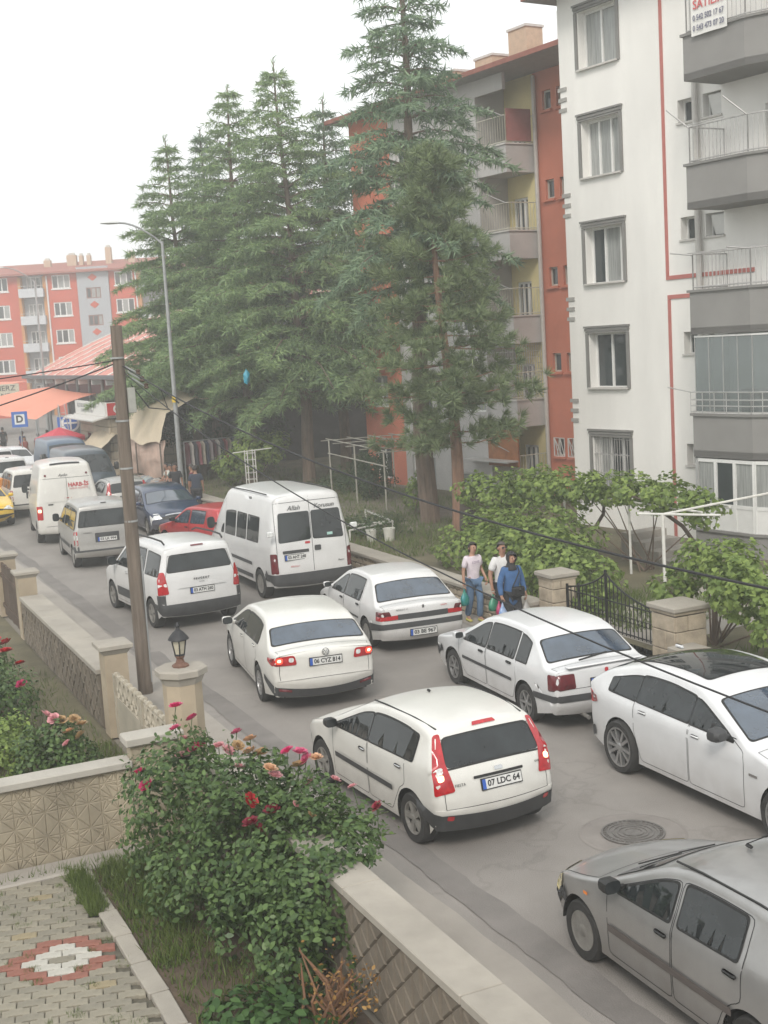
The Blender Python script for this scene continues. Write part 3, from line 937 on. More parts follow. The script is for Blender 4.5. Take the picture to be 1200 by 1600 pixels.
for k in range(5):
    zt = 12.20 - 2.87 * k
    zb = zt - .97 if k < 4 else .15
    zt_ = zt if k < 4 else .86
    bal = parapet(wb_, OUT, zb, zt_, .14, M_PARA, 'balcony')
    n = len(OUT)
    MB().prism(OUT[::-1], zb + .002, zb + .16).build('slab', M_PARA, bal)
    cp = off_path(OUT, .05); ci = off_path(OUT, -.19)
    m_ = MB()
    for i in range(n - 1):
        q = [(*cp[i], zt_ + .002), (*cp[i + 1], zt_ + .002), (*ci[i + 1], zt_ + .002), (*ci[i], zt_ + .002)]
        m_.hexa(q, [(x, y, z + .06) for x, y, z in q])
    m_.build('ledge', MATS['grey_trim'], bal)
    inner = off_path(OUT, -.06)
    if k < 3:
        rail(bal, inner[:5] if k else inner[:5], zt_ + .06, zt_ + .88, .12)
        for (x, y) in (inner[1], inner[2]):
            MB().tube([(x, y, zt_ + .86), (x - .55, y - .15, zt_ + 1.35 if k < 2 else zt_ + .95)], .018, 5).build('line_arm', M_STEEL, bal)
        MB().tube([(inner[1][0], inner[1][1] - .15, zt_ + .9), (inner[1][0] + 1.2, inner[1][1] - .15, zt_ + .9)], .012, 5).build('line_bar', M_STEEL, bal)
    elif k == 3:
        z0, z1 = zt_ + .06, zt_ + 1.88
        for (p, q, nn) in ((inner[1], inner[2], 4), (inner[2], inner[3], 3), (inner[0], inner[1], 2)):
            p, q = Vector(p), Vector(q)
            for i in range(nn):
                a, b = p + (q - p) * (i / nn), p + (q - p) * ((i + 1) / nn)
                d = (b - a).normalized(); nr = Vector((d.y, -d.x)) * .006
                a2, b2 = a + d * .012, b - d * .012
                MB().hexa([(a2.x - nr.x, a2.y - nr.y, z0 + .05), (b2.x - nr.x, b2.y - nr.y, z0 + .05), (b2.x + nr.x, b2.y + nr.y, z0 + .05), (a2.x + nr.x, a2.y + nr.y, z0 + .05)], [(a2.x - nr.x, a2.y - nr.y, z1 - .05), (b2.x - nr.x, b2.y - nr.y, z1 - .05), (b2.x + nr.x, b2.y + nr.y, z1 - .05), (a2.x + nr.x, a2.y + nr.y, z1 - .05)]).build('glass_panel', plain_glass('balcony_glass', (.30, .33, .33), .04, .45), bal)
                MB().tube([(a.x, a.y, z0), (a.x, a.y, z1)], .012, 4).build('glazing_bar', M_STEEL, bal)
            for z in (z0 + .02, z1 - .03): MB().tube([(p.x, p.y, z), (q.x, q.y, z)], .03, 4).build('glazing_rail', M_PVC, bal)
        outer = off_path(OUT, .03)
        rl = MB()
        for z in (zt_ + .10, zt_ + .24, zt_ + .38, zt_ + .56):
            rl.tube([(x, y, z) for x, y in outer[:4]], .014, 5)
        for i in range(1, 3):
            p, q = Vector(outer[i]), Vector(outer[i + 1])
            for j in range(6):
                s_ = p + (q - p) * j / 5; rl.tube([(s_.x, s_.y, zt_ + .05), (s_.x, s_.y, zt_ + .56)], .011, 5)
        rl.build('guard_rail', M_STEEL, bal)
        MB().tube([(5.7, -1.22, zt_ + .56), (5.0, -1.3, zt_ + .68)], .014, 5).build('line_arm', M_STEEL, bal)
        MB().box((7.0, -.5, zt_ + .3), (.5, .4, .6)).build('cupboard', M_BROWN, bal)
    else:
        z0, z1 = zt_ + .06, 2.59
        for (p, q, nn) in ((inner[1], inner[2], 3), (inner[2], inner[3], 2), (inner[0], inner[1], 2)):
            p, q = Vector(p), Vector(q); d = (q - p).normalized(); nr = Vector((d.y, -d.x)); zm = z0 + .58
            ang = math.atan2(d.y, d.x); L = (q - p).length; c = (p + q) / 2
            MB().box((c.x, c.y, (z0 + zm) / 2), (L, .05, zm - z0), ang).build('lower_panel', M_PVC, bal)
            for i in range(nn + 1):
                s_ = p + d * (L * i / nn)
                MB().box((s_.x, s_.y, (z0 + z1) / 2), (.085, .085, z1 - z0), ang).build('glazing_post', M_PVC, bal)
            for z in (zm, z1 - .04): MB().box((c.x, c.y, z), (L - .09, .075, .08), ang).build('glazing_rail', M_PVC, bal)
            for i in range(nn):
                s_ = p + d * (L * (i + .5) / nn)
                MB().box((s_.x, s_.y, (zm + z1) / 2), (L / nn - .08, .014, z1 - zm - .06), ang).build('pane', M_CURT if i % 2 == 0 else M_PANE, bal)
# for-sale banner hanging on the top railing
M_BAN = mat('banner_cloth', (0.70, 0.69, 0.66), 0.8, var=.06, scale=3)
bn = empty('sale_banner', (19.75, 30.25, 0), BANG, 'white for-sale banner with red word hung on the top balcony railing', 'banner')
pts_, F_ = [], []
for i in range(9):
    for j in range(7):
        u, v = i / 8, j / 6
        pts_.append((6.05 + 1.05 * u, -1.285 + .012 * math.sin(u * 9) * (1 - v), 12.13 + 1.15 * v))
F_ = [(i * 7 + j, (i + 1) * 7 + j, (i + 1) * 7 + j + 1, i * 7 + j + 1) for i in range(8) for j in range(6)]
link_mesh('cloth', raw_mesh('cloth', pts_, F_, M_BAN, True), bn)
for txt, z, sz, mm_, wd in (('SAHİBİNDEN', 13.02, .16, mat('ink_grey', (.16, .16, .22), .7), .72), ('SATILIK', 12.78, .28, mat('banner_red', (.55, .10, .10), .7), .9), ('0 542 502 17 67', 12.50, .17, MATS['ink_grey'], .92), ('0 543 473 07 20', 12.28, .17, MATS['ink_grey'], .92)):
    put_text('lettering', txt, sz, mm_, bn, (6.575, -1.305, z), (1, 0, 0), (0, 0, 1), width=wd, bold=.004, extrude=.001)
# low steps and planter by the wall
stp = empty('garden_steps', (17.9, 24.6, .35), BANG, 'low concrete steps against the white block under the vine', 'steps')
for i in range(4): MB().box((i * .42, 0, .32 - i * .09), (.40, 1.1, .66 - i * .16), bev=.01).build('step', M_CONC, stp)

# ---- orange and grey apartment block behind
ob = empty('apartment_block', (22.62, 36.57, 0), BANG, 'orange and grey apartment block with yellow loggias behind the pines', 'building')
ZE = 13.95
osm = [(a, a + .42, 13.0 - 2.76 * k - .28, 13.0 - 2.76 * k + .32) for k in range(5) for a in (.72, 1.42, 2.6)]
m_ = MB(); wall_mesh(m_, .28, 6.0, .3, ZE, osm, .2); m_.build('recessed_wall', M_ORANGE, ob)
for k, (a, b, z0, z1) in enumerate(osm):
    w = window(ob, a, b, z0, z1, .12, (), .05, frame=mat('beige_frame', (.5, .46, .4), .6), curtain=False)
    MB().box(((a + b) / 2, -.03, z0 - .05), (b - a + .16, .12, .08)).build('sill', M_ORANGE, w)
    if k // 3 == 4:
        g_ = MB()
        for i in range(6): g_.tube([(a - .03 + (b - a + .06) * i / 5, -.05, z0), (a - .03 + (b - a + .06) * ((i * 3) % 6) / 5, -.05, z1)], .012, 4)
        for z in (z0, z1): g_.tube([(a - .05, -.05, z), (b + .05, -.05, z)], .014, 4)
        for x in (a - .05, b + .05): g_.tube([(x, -.05, z0), (x, -.05, z1)], .014, 4)
        g_.build('window_grille', M_PVC, w)
m_ = MB()
m_.add([(6, 0, .3), (6, 11, .3), (6, 11, ZE), (6, 0, ZE)], [(3, 2, 1, 0)]); m_.add([(-9.2, -1.2, .3), (-9.2, 11, .3), (-9.2, 11, ZE), (-9.2, -1.2, ZE)], [(0, 1, 2, 3)]); m_.add([(-9.2, 11, .3), (6, 11, .3), (6, 11, ZE), (-9.2, 11, ZE)], [(0, 1, 2, 3)])
m_.build('end_walls', M_ORANGE, ob)
lvl = [11.72 - 2.72 * k for k in range(5)]          # parapet tops
# front block: red end and grey middle
rw = [(-8.6, -7.5, z - .3, z + .9) for z in lvl]
m_ = MB(); wall_mesh(m_, -9.2, -6.5, .3, ZE, rw, .2); o_ = m_.build('end_bay', M_ORANGE, ob); o_.location = (0, -1.2, 0)
for h in rw: window(ob, *h, -1.2 + .12, (.5,), .06)
gw = [(-3.25, -1.42, z - .38, z + .22) for z in lvl] + [(-6.1, -4.6, z - .6, z + .7) for z in lvl]
m_ = MB(); wall_mesh(m_, -6.5, -1.33, .3, ZE, gw, .2); o_ = m_.build('grey_bay', M_GREYW, ob); o_.location = (0, -1.2, 0)
for h in gw: window(ob, *h, -1.2 + .12, (.36, .68), .06)
# loggia interior: grey side wall, yellow back wall with doors
MB().box((-1.28, -.6, 7.1), (.10, 1.2, 13.6)).build('loggia_side', M_GREYW, ob)
ld = [(-.95, .05 - .25, z - .85, z + 1.15) for z in lvl]
m_ = MB(); wall_mesh(m_, -1.23, .28, .3, ZE, ld, .12); m_.build('loggia_back', M_YELL, ob)
for h in ld: window(ob, *h, .08, (.36, .7), .07, name='loggia_door', curtain=False)
LP = [(-1.33, -1.2), (.28, -1.2), (.28, 0)]
for k, z in enumerate(lvl):
    b = parapet(ob, LP, z - .86, z, .12, M_GREYW, 'loggia_parapet')
    MB().add([(-1.33, -1.2, z - .855), (.28, -1.2, z - .855), (.28, 0, z - .855), (-1.33, 0, z - .855), (-1.33, -1.2, z - .74), (.28, -1.2, z - .74), (.28, 0, z - .74), (-1.33, 0, z - .74)], [(3, 2, 1, 0), (4, 5, 6, 7)]).build('slab', M_GREYW, b)
    cp, ci = off_path(LP, .04), off_path(LP, -.15)
    m_ = MB()
    for i in range(2):
        q = [(*cp[i], z + .002), (*cp[i + 1], z + .002), (*ci[i + 1], z + .002), (*ci[i], z + .002)]
        m_.hexa(q, [(x, y, zz + .05) for x, y, zz in q])
    m_.build('ledge', M_SILL, b)
    pth = off_path(LP, -.06)
    rail(b, pth, z + .05, z + .92, .12, mat('cream_steel', (.52, .50, .42), .5))
    if k == 0: MB().box((.245, -.62, z + .62), (.02, 1.0, 1.0)).build('cloth_screen', mat('rose_cloth', (.30, .11, .10), .9), b)
    if k in (3,):
        g_ = MB()
        for (p, q) in ((pth[0], pth[1]), (pth[1], pth[2])):
            p, q = Vector(p), Vector(q)
            for i in range(13):
                s_ = p + (q - p) * i / 12; g_.tube([(s_.x, s_.y, z + .05), (s_.x, s_.y, z + 1.86)], .010, 4)
            for j in range(9): g_.tube([(p.x, p.y, z + .2 + j * .2), (q.x, q.y, z + .2 + j * .2)], .009, 4)
        g_.build('mesh_guard', M_STEEL, b)
    MB().tube([(pth[1][0] - .1, pth[1][1], z + .9), (pth[1][0] - .75, pth[1][1] - .3, z + 1.25)], .015, 5).build('line_arm', M_STEEL, b)
MB().box((-.55, -1.15, 13.68), (1.6, .12, .52)).build('loggia_beam', M_GREYW, ob)
MB().tube([(.42, -.10, ZE - .1), (.42, -.10, .4)], .07, 10).build('drain_pipe', M_PIPE, ob, True)
MB().box((-1.0, -1.5, 1.6), (2.6, .5, .05)).build('canopy', M_GREYW, ob)
MB().box((-.5, -1.25, 2.0), (1.6, .06, 1.2)).build('rust_screen', mat('rust_panel', (.30, .115, .04), .8, var=.3, scale=3), ob)
m_ = MB()
m_.add([(-9.8, -1.9, ZE), (6.6, -1.9, ZE), (6.6, 11.6, ZE), (-9.8, 11.6, ZE), (-9.8, -1.9, ZE + .15), (6.6, -1.9, ZE + .15), (6.6, 11.6, ZE + .15), (-9.8, 11.6, ZE + .15), (-4, 5, ZE + 2.0), (1, 5, ZE + 2.0)],
       [(0, 1, 5, 4), (1, 2, 6, 5), (2, 3, 7, 6), (3, 0, 4, 7), (4, 5, 9, 8), (5, 6, 9), (6, 7, 8, 9), (7, 4, 8)])
rf_ = m_.build('roof', M_ROOF, ob)
MB().add([(-9.8, -1.9, ZE - .003), (6.6, -1.9, ZE - .003), (6.6, 11.6, ZE - .003), (-9.8, 11.6, ZE - .003)], [(3, 2, 1, 0)]).build('soffit', M_SOFFIT, rf_)
M_CHIM = mat('chimney_render', (.48, .36, .26), .9, var=.12)
for a, b, w, h in ((-1.2, 1.0, .95, 1.75), (1.3, 1.2, 1.2, 1.35), (-3.6, 1.4, 1.0, 1.35), (-5.6, 1.2, 1.1, 1.2)):
    c_ = MB().box((a, b, ZE + h / 2), (w, .7, h)).build('chimney', M_CHIM, rf_)
    MB().box((a, b, ZE + h + .04), (w + .08, .78, .08)).build('chimney_cap', M_SILL, c_)
MB().tube([(2.6, -.8, ZE), (2.6, -.8, ZE + 1.3), (2.9, -.8, ZE + 1.35)], .06, 8).build('flue_pipe', M_PVC, rf_, True)

# ---- far red block at the end of the street
FANG = R(-24.5)
fb = empty('apartment_block', (21.0, 138.5, 0), FANG, 'long red and grey apartment block at the far end of the street', 'building')
M_RED2 = mat('far_red_render', (.50, .085, .045), .9, var=.10, scale=.4)
M_FG = mat('far_grey_render', (.36, .38, .40), .9, var=.06, scale=.4)
# local x: metres to the right along the facade, x = 0 at the picture's left edge
rows = [13.75, 10.95, 8.15, 5.35, 2.55]
reds = [(-14, 2.0), (4.6, 8.1), (11.3, 14.4), (17.4, 36)]
greys = [(2.0, 4.6), (8.1, 11.3), (14.4, 17.4)]
for (a, b) in reds:
    hs = []
    for z in rows:
        n = 1 if b - a < 5 else int((b - a) / 4)
        for i in range(n):
            c = a + (b - a) * (i + .5) / n
            hs.append((c - .95, c + .95, z - .7, z + .7))
    if a == -14: hs = [(c - .95, c + .95, z - .7, z + .7) for z in rows for c in (-9, -4.5, -.1)]
    m_ = MB(); wall_mesh(m_, a, b, 0, 14.55, hs, .2); m_.build('red_wall', M_RED2, fb)
    for h in hs:
        w = window(fb, *h, .08, (.33, .66), .1)
        MB().box(((h[0] + h[1]) / 2, -.03, h[2] - .06), (2.1, .12, .12)).build('sill', M_PVC, w)
for gi, (a, b) in enumerate(greys):
    hs = [((a + b) / 2 - .75, (a + b) / 2 + .75, z - (.55 if gi == 1 else .9), z + (.55 if gi == 1 else .7)) for z in ([r - 1.35 for r in rows] if gi == 1 else rows)]
    m_ = MB(); wall_mesh(m_, a, b, 0, 14.55 if gi != 1 else 15.1, hs, .2); o_ = m_.build('grey_bay', M_FG, fb)
    o_.location = (0, -.25 if gi == 1 else .9, 0)
    for h in hs: window(fb, *h, (-.25 if gi == 1 else .9) + .08, (.33, .66), .1, frame=mat('brown_frame', (.22, .10, .08), .7) if gi == 1 else None)
    if gi == 1:
        for z in rows:
            zc = z + .25; c = (a + b) / 2
            MB().add([(c - .5, -.28, zc), (c, -.28, zc - .38), (c + .5, -.28, zc), (c, -.28, zc + .38)], [(0, 1, 2, 3)]).build('diamond', M_RED2, fb)
        MB().box((a - .0, -.12, 7.8), (.06, .26, 14.6)).build('bay_edge', M_FG, fb); MB().box((b, -.12, 7.8), (.06, .26, 14.6)).build('bay_edge', M_FG, fb)
    else:
        for z in rows:
            q = MB().box(((a + b) / 2, .1, z - 1.0), (b - a - .04, 1.4, .9)).build('balcony', mat('far_balcony', (.5, .52, .54), .9), fb)
            MB().box(((a + b) / 2, -.62, z - .3), (b - a - .1, .05, .06)).build('balcony_rail', M_STEEL, q)
        for x in (a, b): MB().box((x, .45, 7.2), (.3, .92, 14.4)).build('ochre_edge', mat('ochre', (.5, .22, .06), .9), fb)
for x in (4.9, 14.1): MB().tube([(x, -.1, 14.4), (x, -.1, .2)], .09, 6).build('drain_pipe', M_PVC, fb)
MB().box((11, 6, 7.5), (49.6, 9.8, 14.0)).build('inner_mass', M_RED2, fb)
m_ = MB()
m_.add([(-14.6, -.9, 14.55), (36.6, -.9, 14.55), (36.6, 12, 14.55), (-14.6, 12, 14.55), (-14.6, -.9, 14.75), (36.6, -.9, 14.75), (36.6, 12, 14.75), (-14.6, 12, 14.75), (-12, 6, 16.1), (34, 6, 16.1)],
       [(0, 1, 5, 4), (1, 2, 6, 5), (2, 3, 7, 6), (3, 0, 4, 7), (4, 5, 9, 8), (5, 6, 9), (6, 7, 8, 9), (7, 4, 8), (3, 2, 1, 0)])
rf_ = m_.build('roof', mat('far_roof', (.30, .105, .08), .9, var=.15, scale=1.5), fb)
for x, w, h in ((-1.5, .6, .9), (4.4, .7, 1.2), (7.0, 1.0, 1.6), (8.0, .4, 1.5), (8.8, .4, 1.5), (10.9, .6, 2.2), (13.3, .7, 1.5), (-7, .7, 1.2)):
    c_ = MB().box((x, 3.2, 15.0 + h / 2), (w, .7, h)).build('chimney', MATS['chimney_render'], rf_)
    MB().box((x, 3.2, 15.0 + h + .1), (w * .6, .5, .25)).build('chimney_pot', M_SILL, c_)
# ------------------------------------------------------------------ vehicles
M_GLASS = mat('car_glass', (0.020, 0.024, 0.026), 0.03, var=0.4, scale=2.5, spec=.55)
M_GLASSB = mat('car_glass_sky_tint', (0.045, 0.065, 0.095), 0.03, var=0.45, scale=2.5, spec=1.0, coat=.8)  # opaque glass, bluish sky reflection put into its base colour
M_RUB = mat('black_rubber', (0.012, 0.012, 0.012), 0.55, var=0.2)
M_PLAST = mat('grey_plastic', (0.045, 0.046, 0.048), 0.6, var=0.25, scale=4, bump=.05)
M_TYRE = mat('tyre', (0.028, 0.027, 0.026), 0.85, var=0.3, scale=9, bump=0.1)
M_RIM = mat('alloy', (0.42, 0.42, 0.42), 0.35, 0.8, var=0.15)
M_RIMD = mat('dusty_alloy', (0.28, 0.27, 0.25), 0.5, 0.4, var=0.25)
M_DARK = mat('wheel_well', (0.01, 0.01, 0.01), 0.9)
M_RED = mat('tail_lens', (0.42, 0.012, 0.018), 0.15, var=0.3, scale=14, coat=.6)
M_REDD = mat('tail_lens_dark', (0.13, 0.012, 0.018), 0.18, var=0.3, scale=14, coat=.6)
M_LIT = mat('lit_lamp', (1, .5, .3), 0.2, emit=(1.0, 0.62, 0.35, 2.2))
M_LITR = mat('lit_brake_lamp', (0.7, .05, .03), 0.2, emit=(1.0, 0.08, 0.04, 0.8))
M_CLEAR = mat('clear_lens', (0.72, 0.73, 0.72), 0.12, var=0.25, scale=20, coat=.6)
M_AMBER = mat('amber_lens', (0.8, 0.22, 0.02), 0.2, var=.2, coat=.5)
M_PLATE = mat('plate_white', (0.62, 0.62, 0.6), 0.45, var=.12, scale=20)
M_BLUE = mat('plate_blue', (0.03, 0.1, 0.42), 0.45)
M_INK = mat('black_ink', (0.012, 0.012, 0.014), 0.6)
M_CHROME = mat('chrome', (0.6, 0.6, 0.6), 0.18, 1.0, var=.1)
M_REDINK = mat('red_ink', (0.45, 0.03, 0.04), 0.5)
def paint(name, col, dirt=.1, rough=.32, metal=0.0):
    m = mat('paint_' + name, col, rough, metal, var=dirt, scale=1.6, coat=.45, detail=8)
    # road dust along the sills and behind the wheels, broken up by noise
    t = m.node_tree; b = t.nodes['Principled BSDF']; base = b.inputs['Base Color'].links[0].from_socket
    tc = t.nodes.new('ShaderNodeTexCoord'); sx = t.nodes.new('ShaderNodeSeparateXYZ'); t.links.new(tc.outputs['Object'], sx.inputs[0])
    mr = t.nodes.new('ShaderNodeMapRange'); mr.inputs[1].default_value = .85; mr.inputs[2].default_value = .25; mr.inputs[3].default_value = 0; mr.inputs[4].default_value = .75
    t.links.new(sx.outputs['Z'], mr.inputs[0])
    n = t.nodes.new('ShaderNodeTexNoise'); n.inputs['Scale'].default_value = 3.5; n.inputs['Detail'].default_value = 8; t.links.new(tc.outputs['Object'], n.inputs[0])
    mu = t.nodes.new('ShaderNodeMath'); mu.operation = 'MULTIPLY'; t.links.new(mr.outputs[0], mu.inputs[0]); t.links.new(n.outputs['Fac'], mu.inputs[1])
    mx = t.nodes.new('ShaderNodeMix'); mx.data_type = 'RGBA'; t.links.new(mu.outputs[0], mx.inputs[0]); t.links.new(base, mx.inputs[6]); mx.inputs[7].default_value = (.23, .20, .17, 1)
    t.links.new(mx.outputs[2], b.inputs['Base Color'])
    return m

class CarShell:
    """a car body: a side surface y = W(x, z) closed over the top by a profile strip with rounded edges.
    x runs forward from the rear axle, z up from the road."""
    def __init__(s, d):
        s.d = d
        P = [(p + (0.10,) * 5)[:5] if len(p) < 5 else p for p in d['prof']]
        s.P = P
        pts, key = [], []
        for i, p in enumerate(P):
            c = np.array(p[:2], float)
            if i in (0, len(P) - 1): pts.append(c); key.append(float(i)); continue
            a, b = np.array(P[i - 1][:2], float), np.array(P[i + 1][:2], float)
            da, db = np.linalg.norm(a - c), np.linalg.norm(b - c)
            r1, r2 = min(p[2], da * .48), min(p[2], db * .48)
            st, e = c + (a - c) / da * r1, c + (b - c) / db * r2
            for k in range(6):
                t = k / 5
                pts.append((1 - t) ** 2 * st + 2 * t * (1 - t) * c + t * t * e)
                key.append(i - (.5 - t) * .02)
        q, kk = [pts[0]], [key[0]]
        for i in range(1, len(pts)):
            n = max(1, int(np.linalg.norm(pts[i] - pts[i - 1]) / .11))
            for j in range(1, n + 1):
                q.append(pts[i - 1] + (pts[i] - pts[i - 1]) * j / n); kk.append(key[i - 1] + (key[i] - key[i - 1]) * j / n)
        C = np.array(q); kk = np.array(kk)
        keep = np.r_[True, np.linalg.norm(np.diff(C, axis=0), axis=1) > 1e-4]
        C, kk = C[keep], kk[keep]
        T = np.gradient(C, axis=0); T /= np.linalg.norm(T, axis=1)[:, None]
        s.N = np.stack([T[:, 1], -T[:, 0]], 1) * -1      # front->top->rear: outward on the left of travel
        if s.N[len(C) // 2][1] < 0: s.N = -s.N
        s.C = C; s.key = kk
        s.S = np.r_[0, np.cumsum(np.linalg.norm(np.diff(C, axis=0), axis=1))]
        idx = np.arange(len(P))
        s.B = np.interp(kk, idx, [p[3] for p in P]); s.Rd = np.interp(kk, idx, [p[4] for p in P])
        s.I = C - s.N * (s.B + s.Rd)[:, None]
        s.xf, s.xr = C[:, 0].max(), C[:, 0].min()
        s.Wi = np.array([s.W(x, z) for x, z in s.I])
        top = int(np.argmax(C[:, 1])); s.top = top
    def belt(s, x):
        (x0, z0), (x1, z1) = s.d['belt']
        return z0 + (z1 - z0) * (x - x0) / (x1 - x0)
    def W(s, x, z):
        d = s.d; w = d['w']
        kf, df = d.get('front', (.13, 1.1)); kr, dr = d.get('rear', (.07, 1.0))
        a = max(0, (x - (s.xf - df)) / df); b = max(0, ((s.xr + dr) - x) / dr)
        w *= 1 - kf * a ** 2.4 - kr * b ** 2.4
        zm = d.get('zm', .62)
        w -= d.get('barrel', .05) * ((z - zm) / zm) ** 2 if z < zm else d.get('barrel', .05) * .6 * ((z - zm) / zm) ** 2
        zb = s.belt(x)
        h = z - zb
        t = d.get('tumble', .30); sh = d.get('shoulder', .03)
        if h > -.08:
            u = (h + .08)
            w -= t * (u * u / .32 if u < .16 else u - .08) + sh * min(1, max(0, u / .16))
        cr = d.get('crease')
        if cr:
            w += cr[1] * math.exp(-((z - cr[0]) / .035) ** 2)
        return w
    def at_s(s, v):
        if not hasattr(s, 'tab'):
            s.tab = np.column_stack([s.C, s.N, s.B, s.Rd, s.I, s.Wi]); s.Sl = list(s.S)
        j = min(max(bisect.bisect_right(s.Sl, v) - 1, 0), len(s.Sl) - 2)
        t = min(1.0, max(0.0, (v - s.Sl[j]) / (s.Sl[j + 1] - s.Sl[j])))
        r_ = s.tab[j] * (1 - t) + s.tab[j + 1] * t
        return r_[0:2], r_[2:4], r_[4], r_[5], r_[6:8], r_[8]
    def shell(s, v, q, off=0.0):
        """point at arc length v along the profile and signed girth q from the centre line"""
        c, n, b, r_, i, wi = s.at_s(v)
        n = n / np.linalg.norm(n)
        sg = 1 if q >= 0 else -1; a = abs(q); e = max(wi - r_, .01)
        if a <= e:
            p = c - n * b * (a / e) ** 2; y = a; nn = (n[0], 0, n[1])
        elif a <= e + r_ * math.pi / 2:
            t = (a - e) / r_
            p = c - n * b - n * r_ * (1 - math.cos(t)); y = e + r_ * math.sin(t); nn = (n[0] * math.cos(t), sg * math.sin(t), n[1] * math.cos(t))
        else:
            ex = a - e - r_ * math.pi / 2
            p = i - n * ex; y = s.W(p[0], p[1]); nn = (0, sg, 0)
        return np.array((p[0] + nn[0] * off, sg * y + nn[1] * off, p[1] + nn[2] * off))
    def s_key(s, k): return float(np.interp(k, s.key, s.S))
    def s_rear(s, z):
        C = s.C[s.top:]; S = s.S[s.top:]
        return float(np.interp(-z, -C[:, 1], S))
    def s_front(s, z):
        C = s.C[:s.top + 1]; S = s.S[:s.top + 1]
        return float(np.interp(z, C[:, 1], S))
    def rear(s, y, z, off=0.0): return s.shell(s.s_rear(z), y, off)
    def frontp(s, y, z, off=0.0): return s.shell(s.s_front(z), y, off)
    def ztop(s, x):
        I = s.I; best = -1
        for k in range(len(I) - 1):
            x0, x1 = I[k][0], I[k + 1][0]
            if (x0 - x) * (x1 - x) <= 0 and abs(x1 - x0) > 1e-6:
                best = max(best, I[k][1] + (I[k + 1][1] - I[k][1]) * (x - x0) / (x1 - x0))
        return best
    def side(s, x, z, sg, off=0.0): return np.array((x, sg * (s.W(x, z) + off), z))

def patch(name, poly, fn, material, parent, rad=.03, step=.09, mirror=False, thick=0.0):
    """surface patch: a 2D outline with rounded corners lifted on to the body by fn"""
    o = fillet(poly, rad)
    V, T = fill2d(o, step)
    P = [fn(a, b) for a, b in V]
    return link_mesh(name, raw_mesh(name, P, T, material, True), parent)

def ribbon(mb, pts, fn, w=.012):
    """thin line drawn on a surface"""
    pts = [np.array(p, float) for p in pts]
    L = []
    for i in range(len(pts) - 1):
        n = max(1, int(np.linalg.norm(pts[i + 1] - pts[i]) / .08))
        for j in range(n): L.append(pts[i] + (pts[i + 1] - pts[i]) * j / n)
    L.append(pts[-1]); L = np.array(L)
    T = np.gradient(L, axis=0); T /= np.linalg.norm(T, axis=1)[:, None]
    Nn = np.stack([-T[:, 1], T[:, 0]], 1) * w / 2
    P = [fn(*(L[i] + Nn[i])) for i in range(len(L))] + [fn(*(L[i] - Nn[i])) for i in range(len(L))]
    m = len(L)
    mb.add(P, [(i, i + 1, m + i + 1, m + i) for i in range(m - 1)])

WHEELS = {}
def wheel_meshes(r, style, width=.19):
    k = (round(r, 3), style)
    if k in WHEELS: return WHEELS[k]
    rr = r * (.74 if style == 'low' else .64)
    t = MB(); h = width / 2
    t.lathe([(rr, -h * .8), (rr + .01, -h), (r * .93, -h * 1.05), (r * .985, -h * .8), (r, -h * .4), (r, h * .4), (r * .985, h * .8), (r * .93, h * 1.05), (rr + .01, h), (rr, h * .8)], 32, axis='Y', cap=False)
    tm = t.mesh('wheel', M_TYRE, True, 50)
    m = MB()
    rm = M_RIM
    # y = +h is the outer side
    m.lathe([(rr * 1.02, h * .8), (rr * 1.01, h * 1.0), (rr * .93, h * .98), (rr * .90, h * .55)], 32, axis='Y', cap=False)
    n, wd = {'five': (5, .30), 'low': (10, .15), 'seven': (7, .22), 'six': (6, .2), 'cover': (7, .5), 'steel': (9, .5)}[style]
    hub = rr * (.36 if style in ('cover', 'steel') else .22)
    for i in range(n):
        a = 2 * math.pi * i / n + (.12 if style == 'low' and i % 2 else 0)
        ca, sa = math.cos(a), math.sin(a)
        w0, w1 = rr * wd * .5, rr * wd * (.62 if style in ('five', 'cover', 'steel') else .5)
        q = []
        for yy in (h * .45, h * .88):
            for rad_, w_ in ((hub * .8, w0), (rr * .93, w1)):
                for sg in (-1, 1):
                    q.append((ca * rad_ - sa * w_ * sg, yy if rad_ < rr * .5 else yy + h * .06, sa * rad_ + ca * w_ * sg))
        m.add(q, [(0, 1, 3, 2), (4, 6, 7, 5), (0, 2, 6, 4), (1, 5, 7, 3), (2, 3, 7, 6), (0, 4, 5, 1)])
    m.lathe([(.001, h * .95), (hub * .7, h * .95), (hub, h * .85), (hub, h * .3)], 18, axis='Y', cap=False)
    me = m.mesh('rim', M_RIMD if style in ('steel', 'cover', 'five') else M_RIM, True, 30)
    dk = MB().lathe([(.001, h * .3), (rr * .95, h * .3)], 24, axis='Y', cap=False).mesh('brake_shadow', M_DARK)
    WHEELS[k] = (tm, me, dk)
    return WHEELS[k]

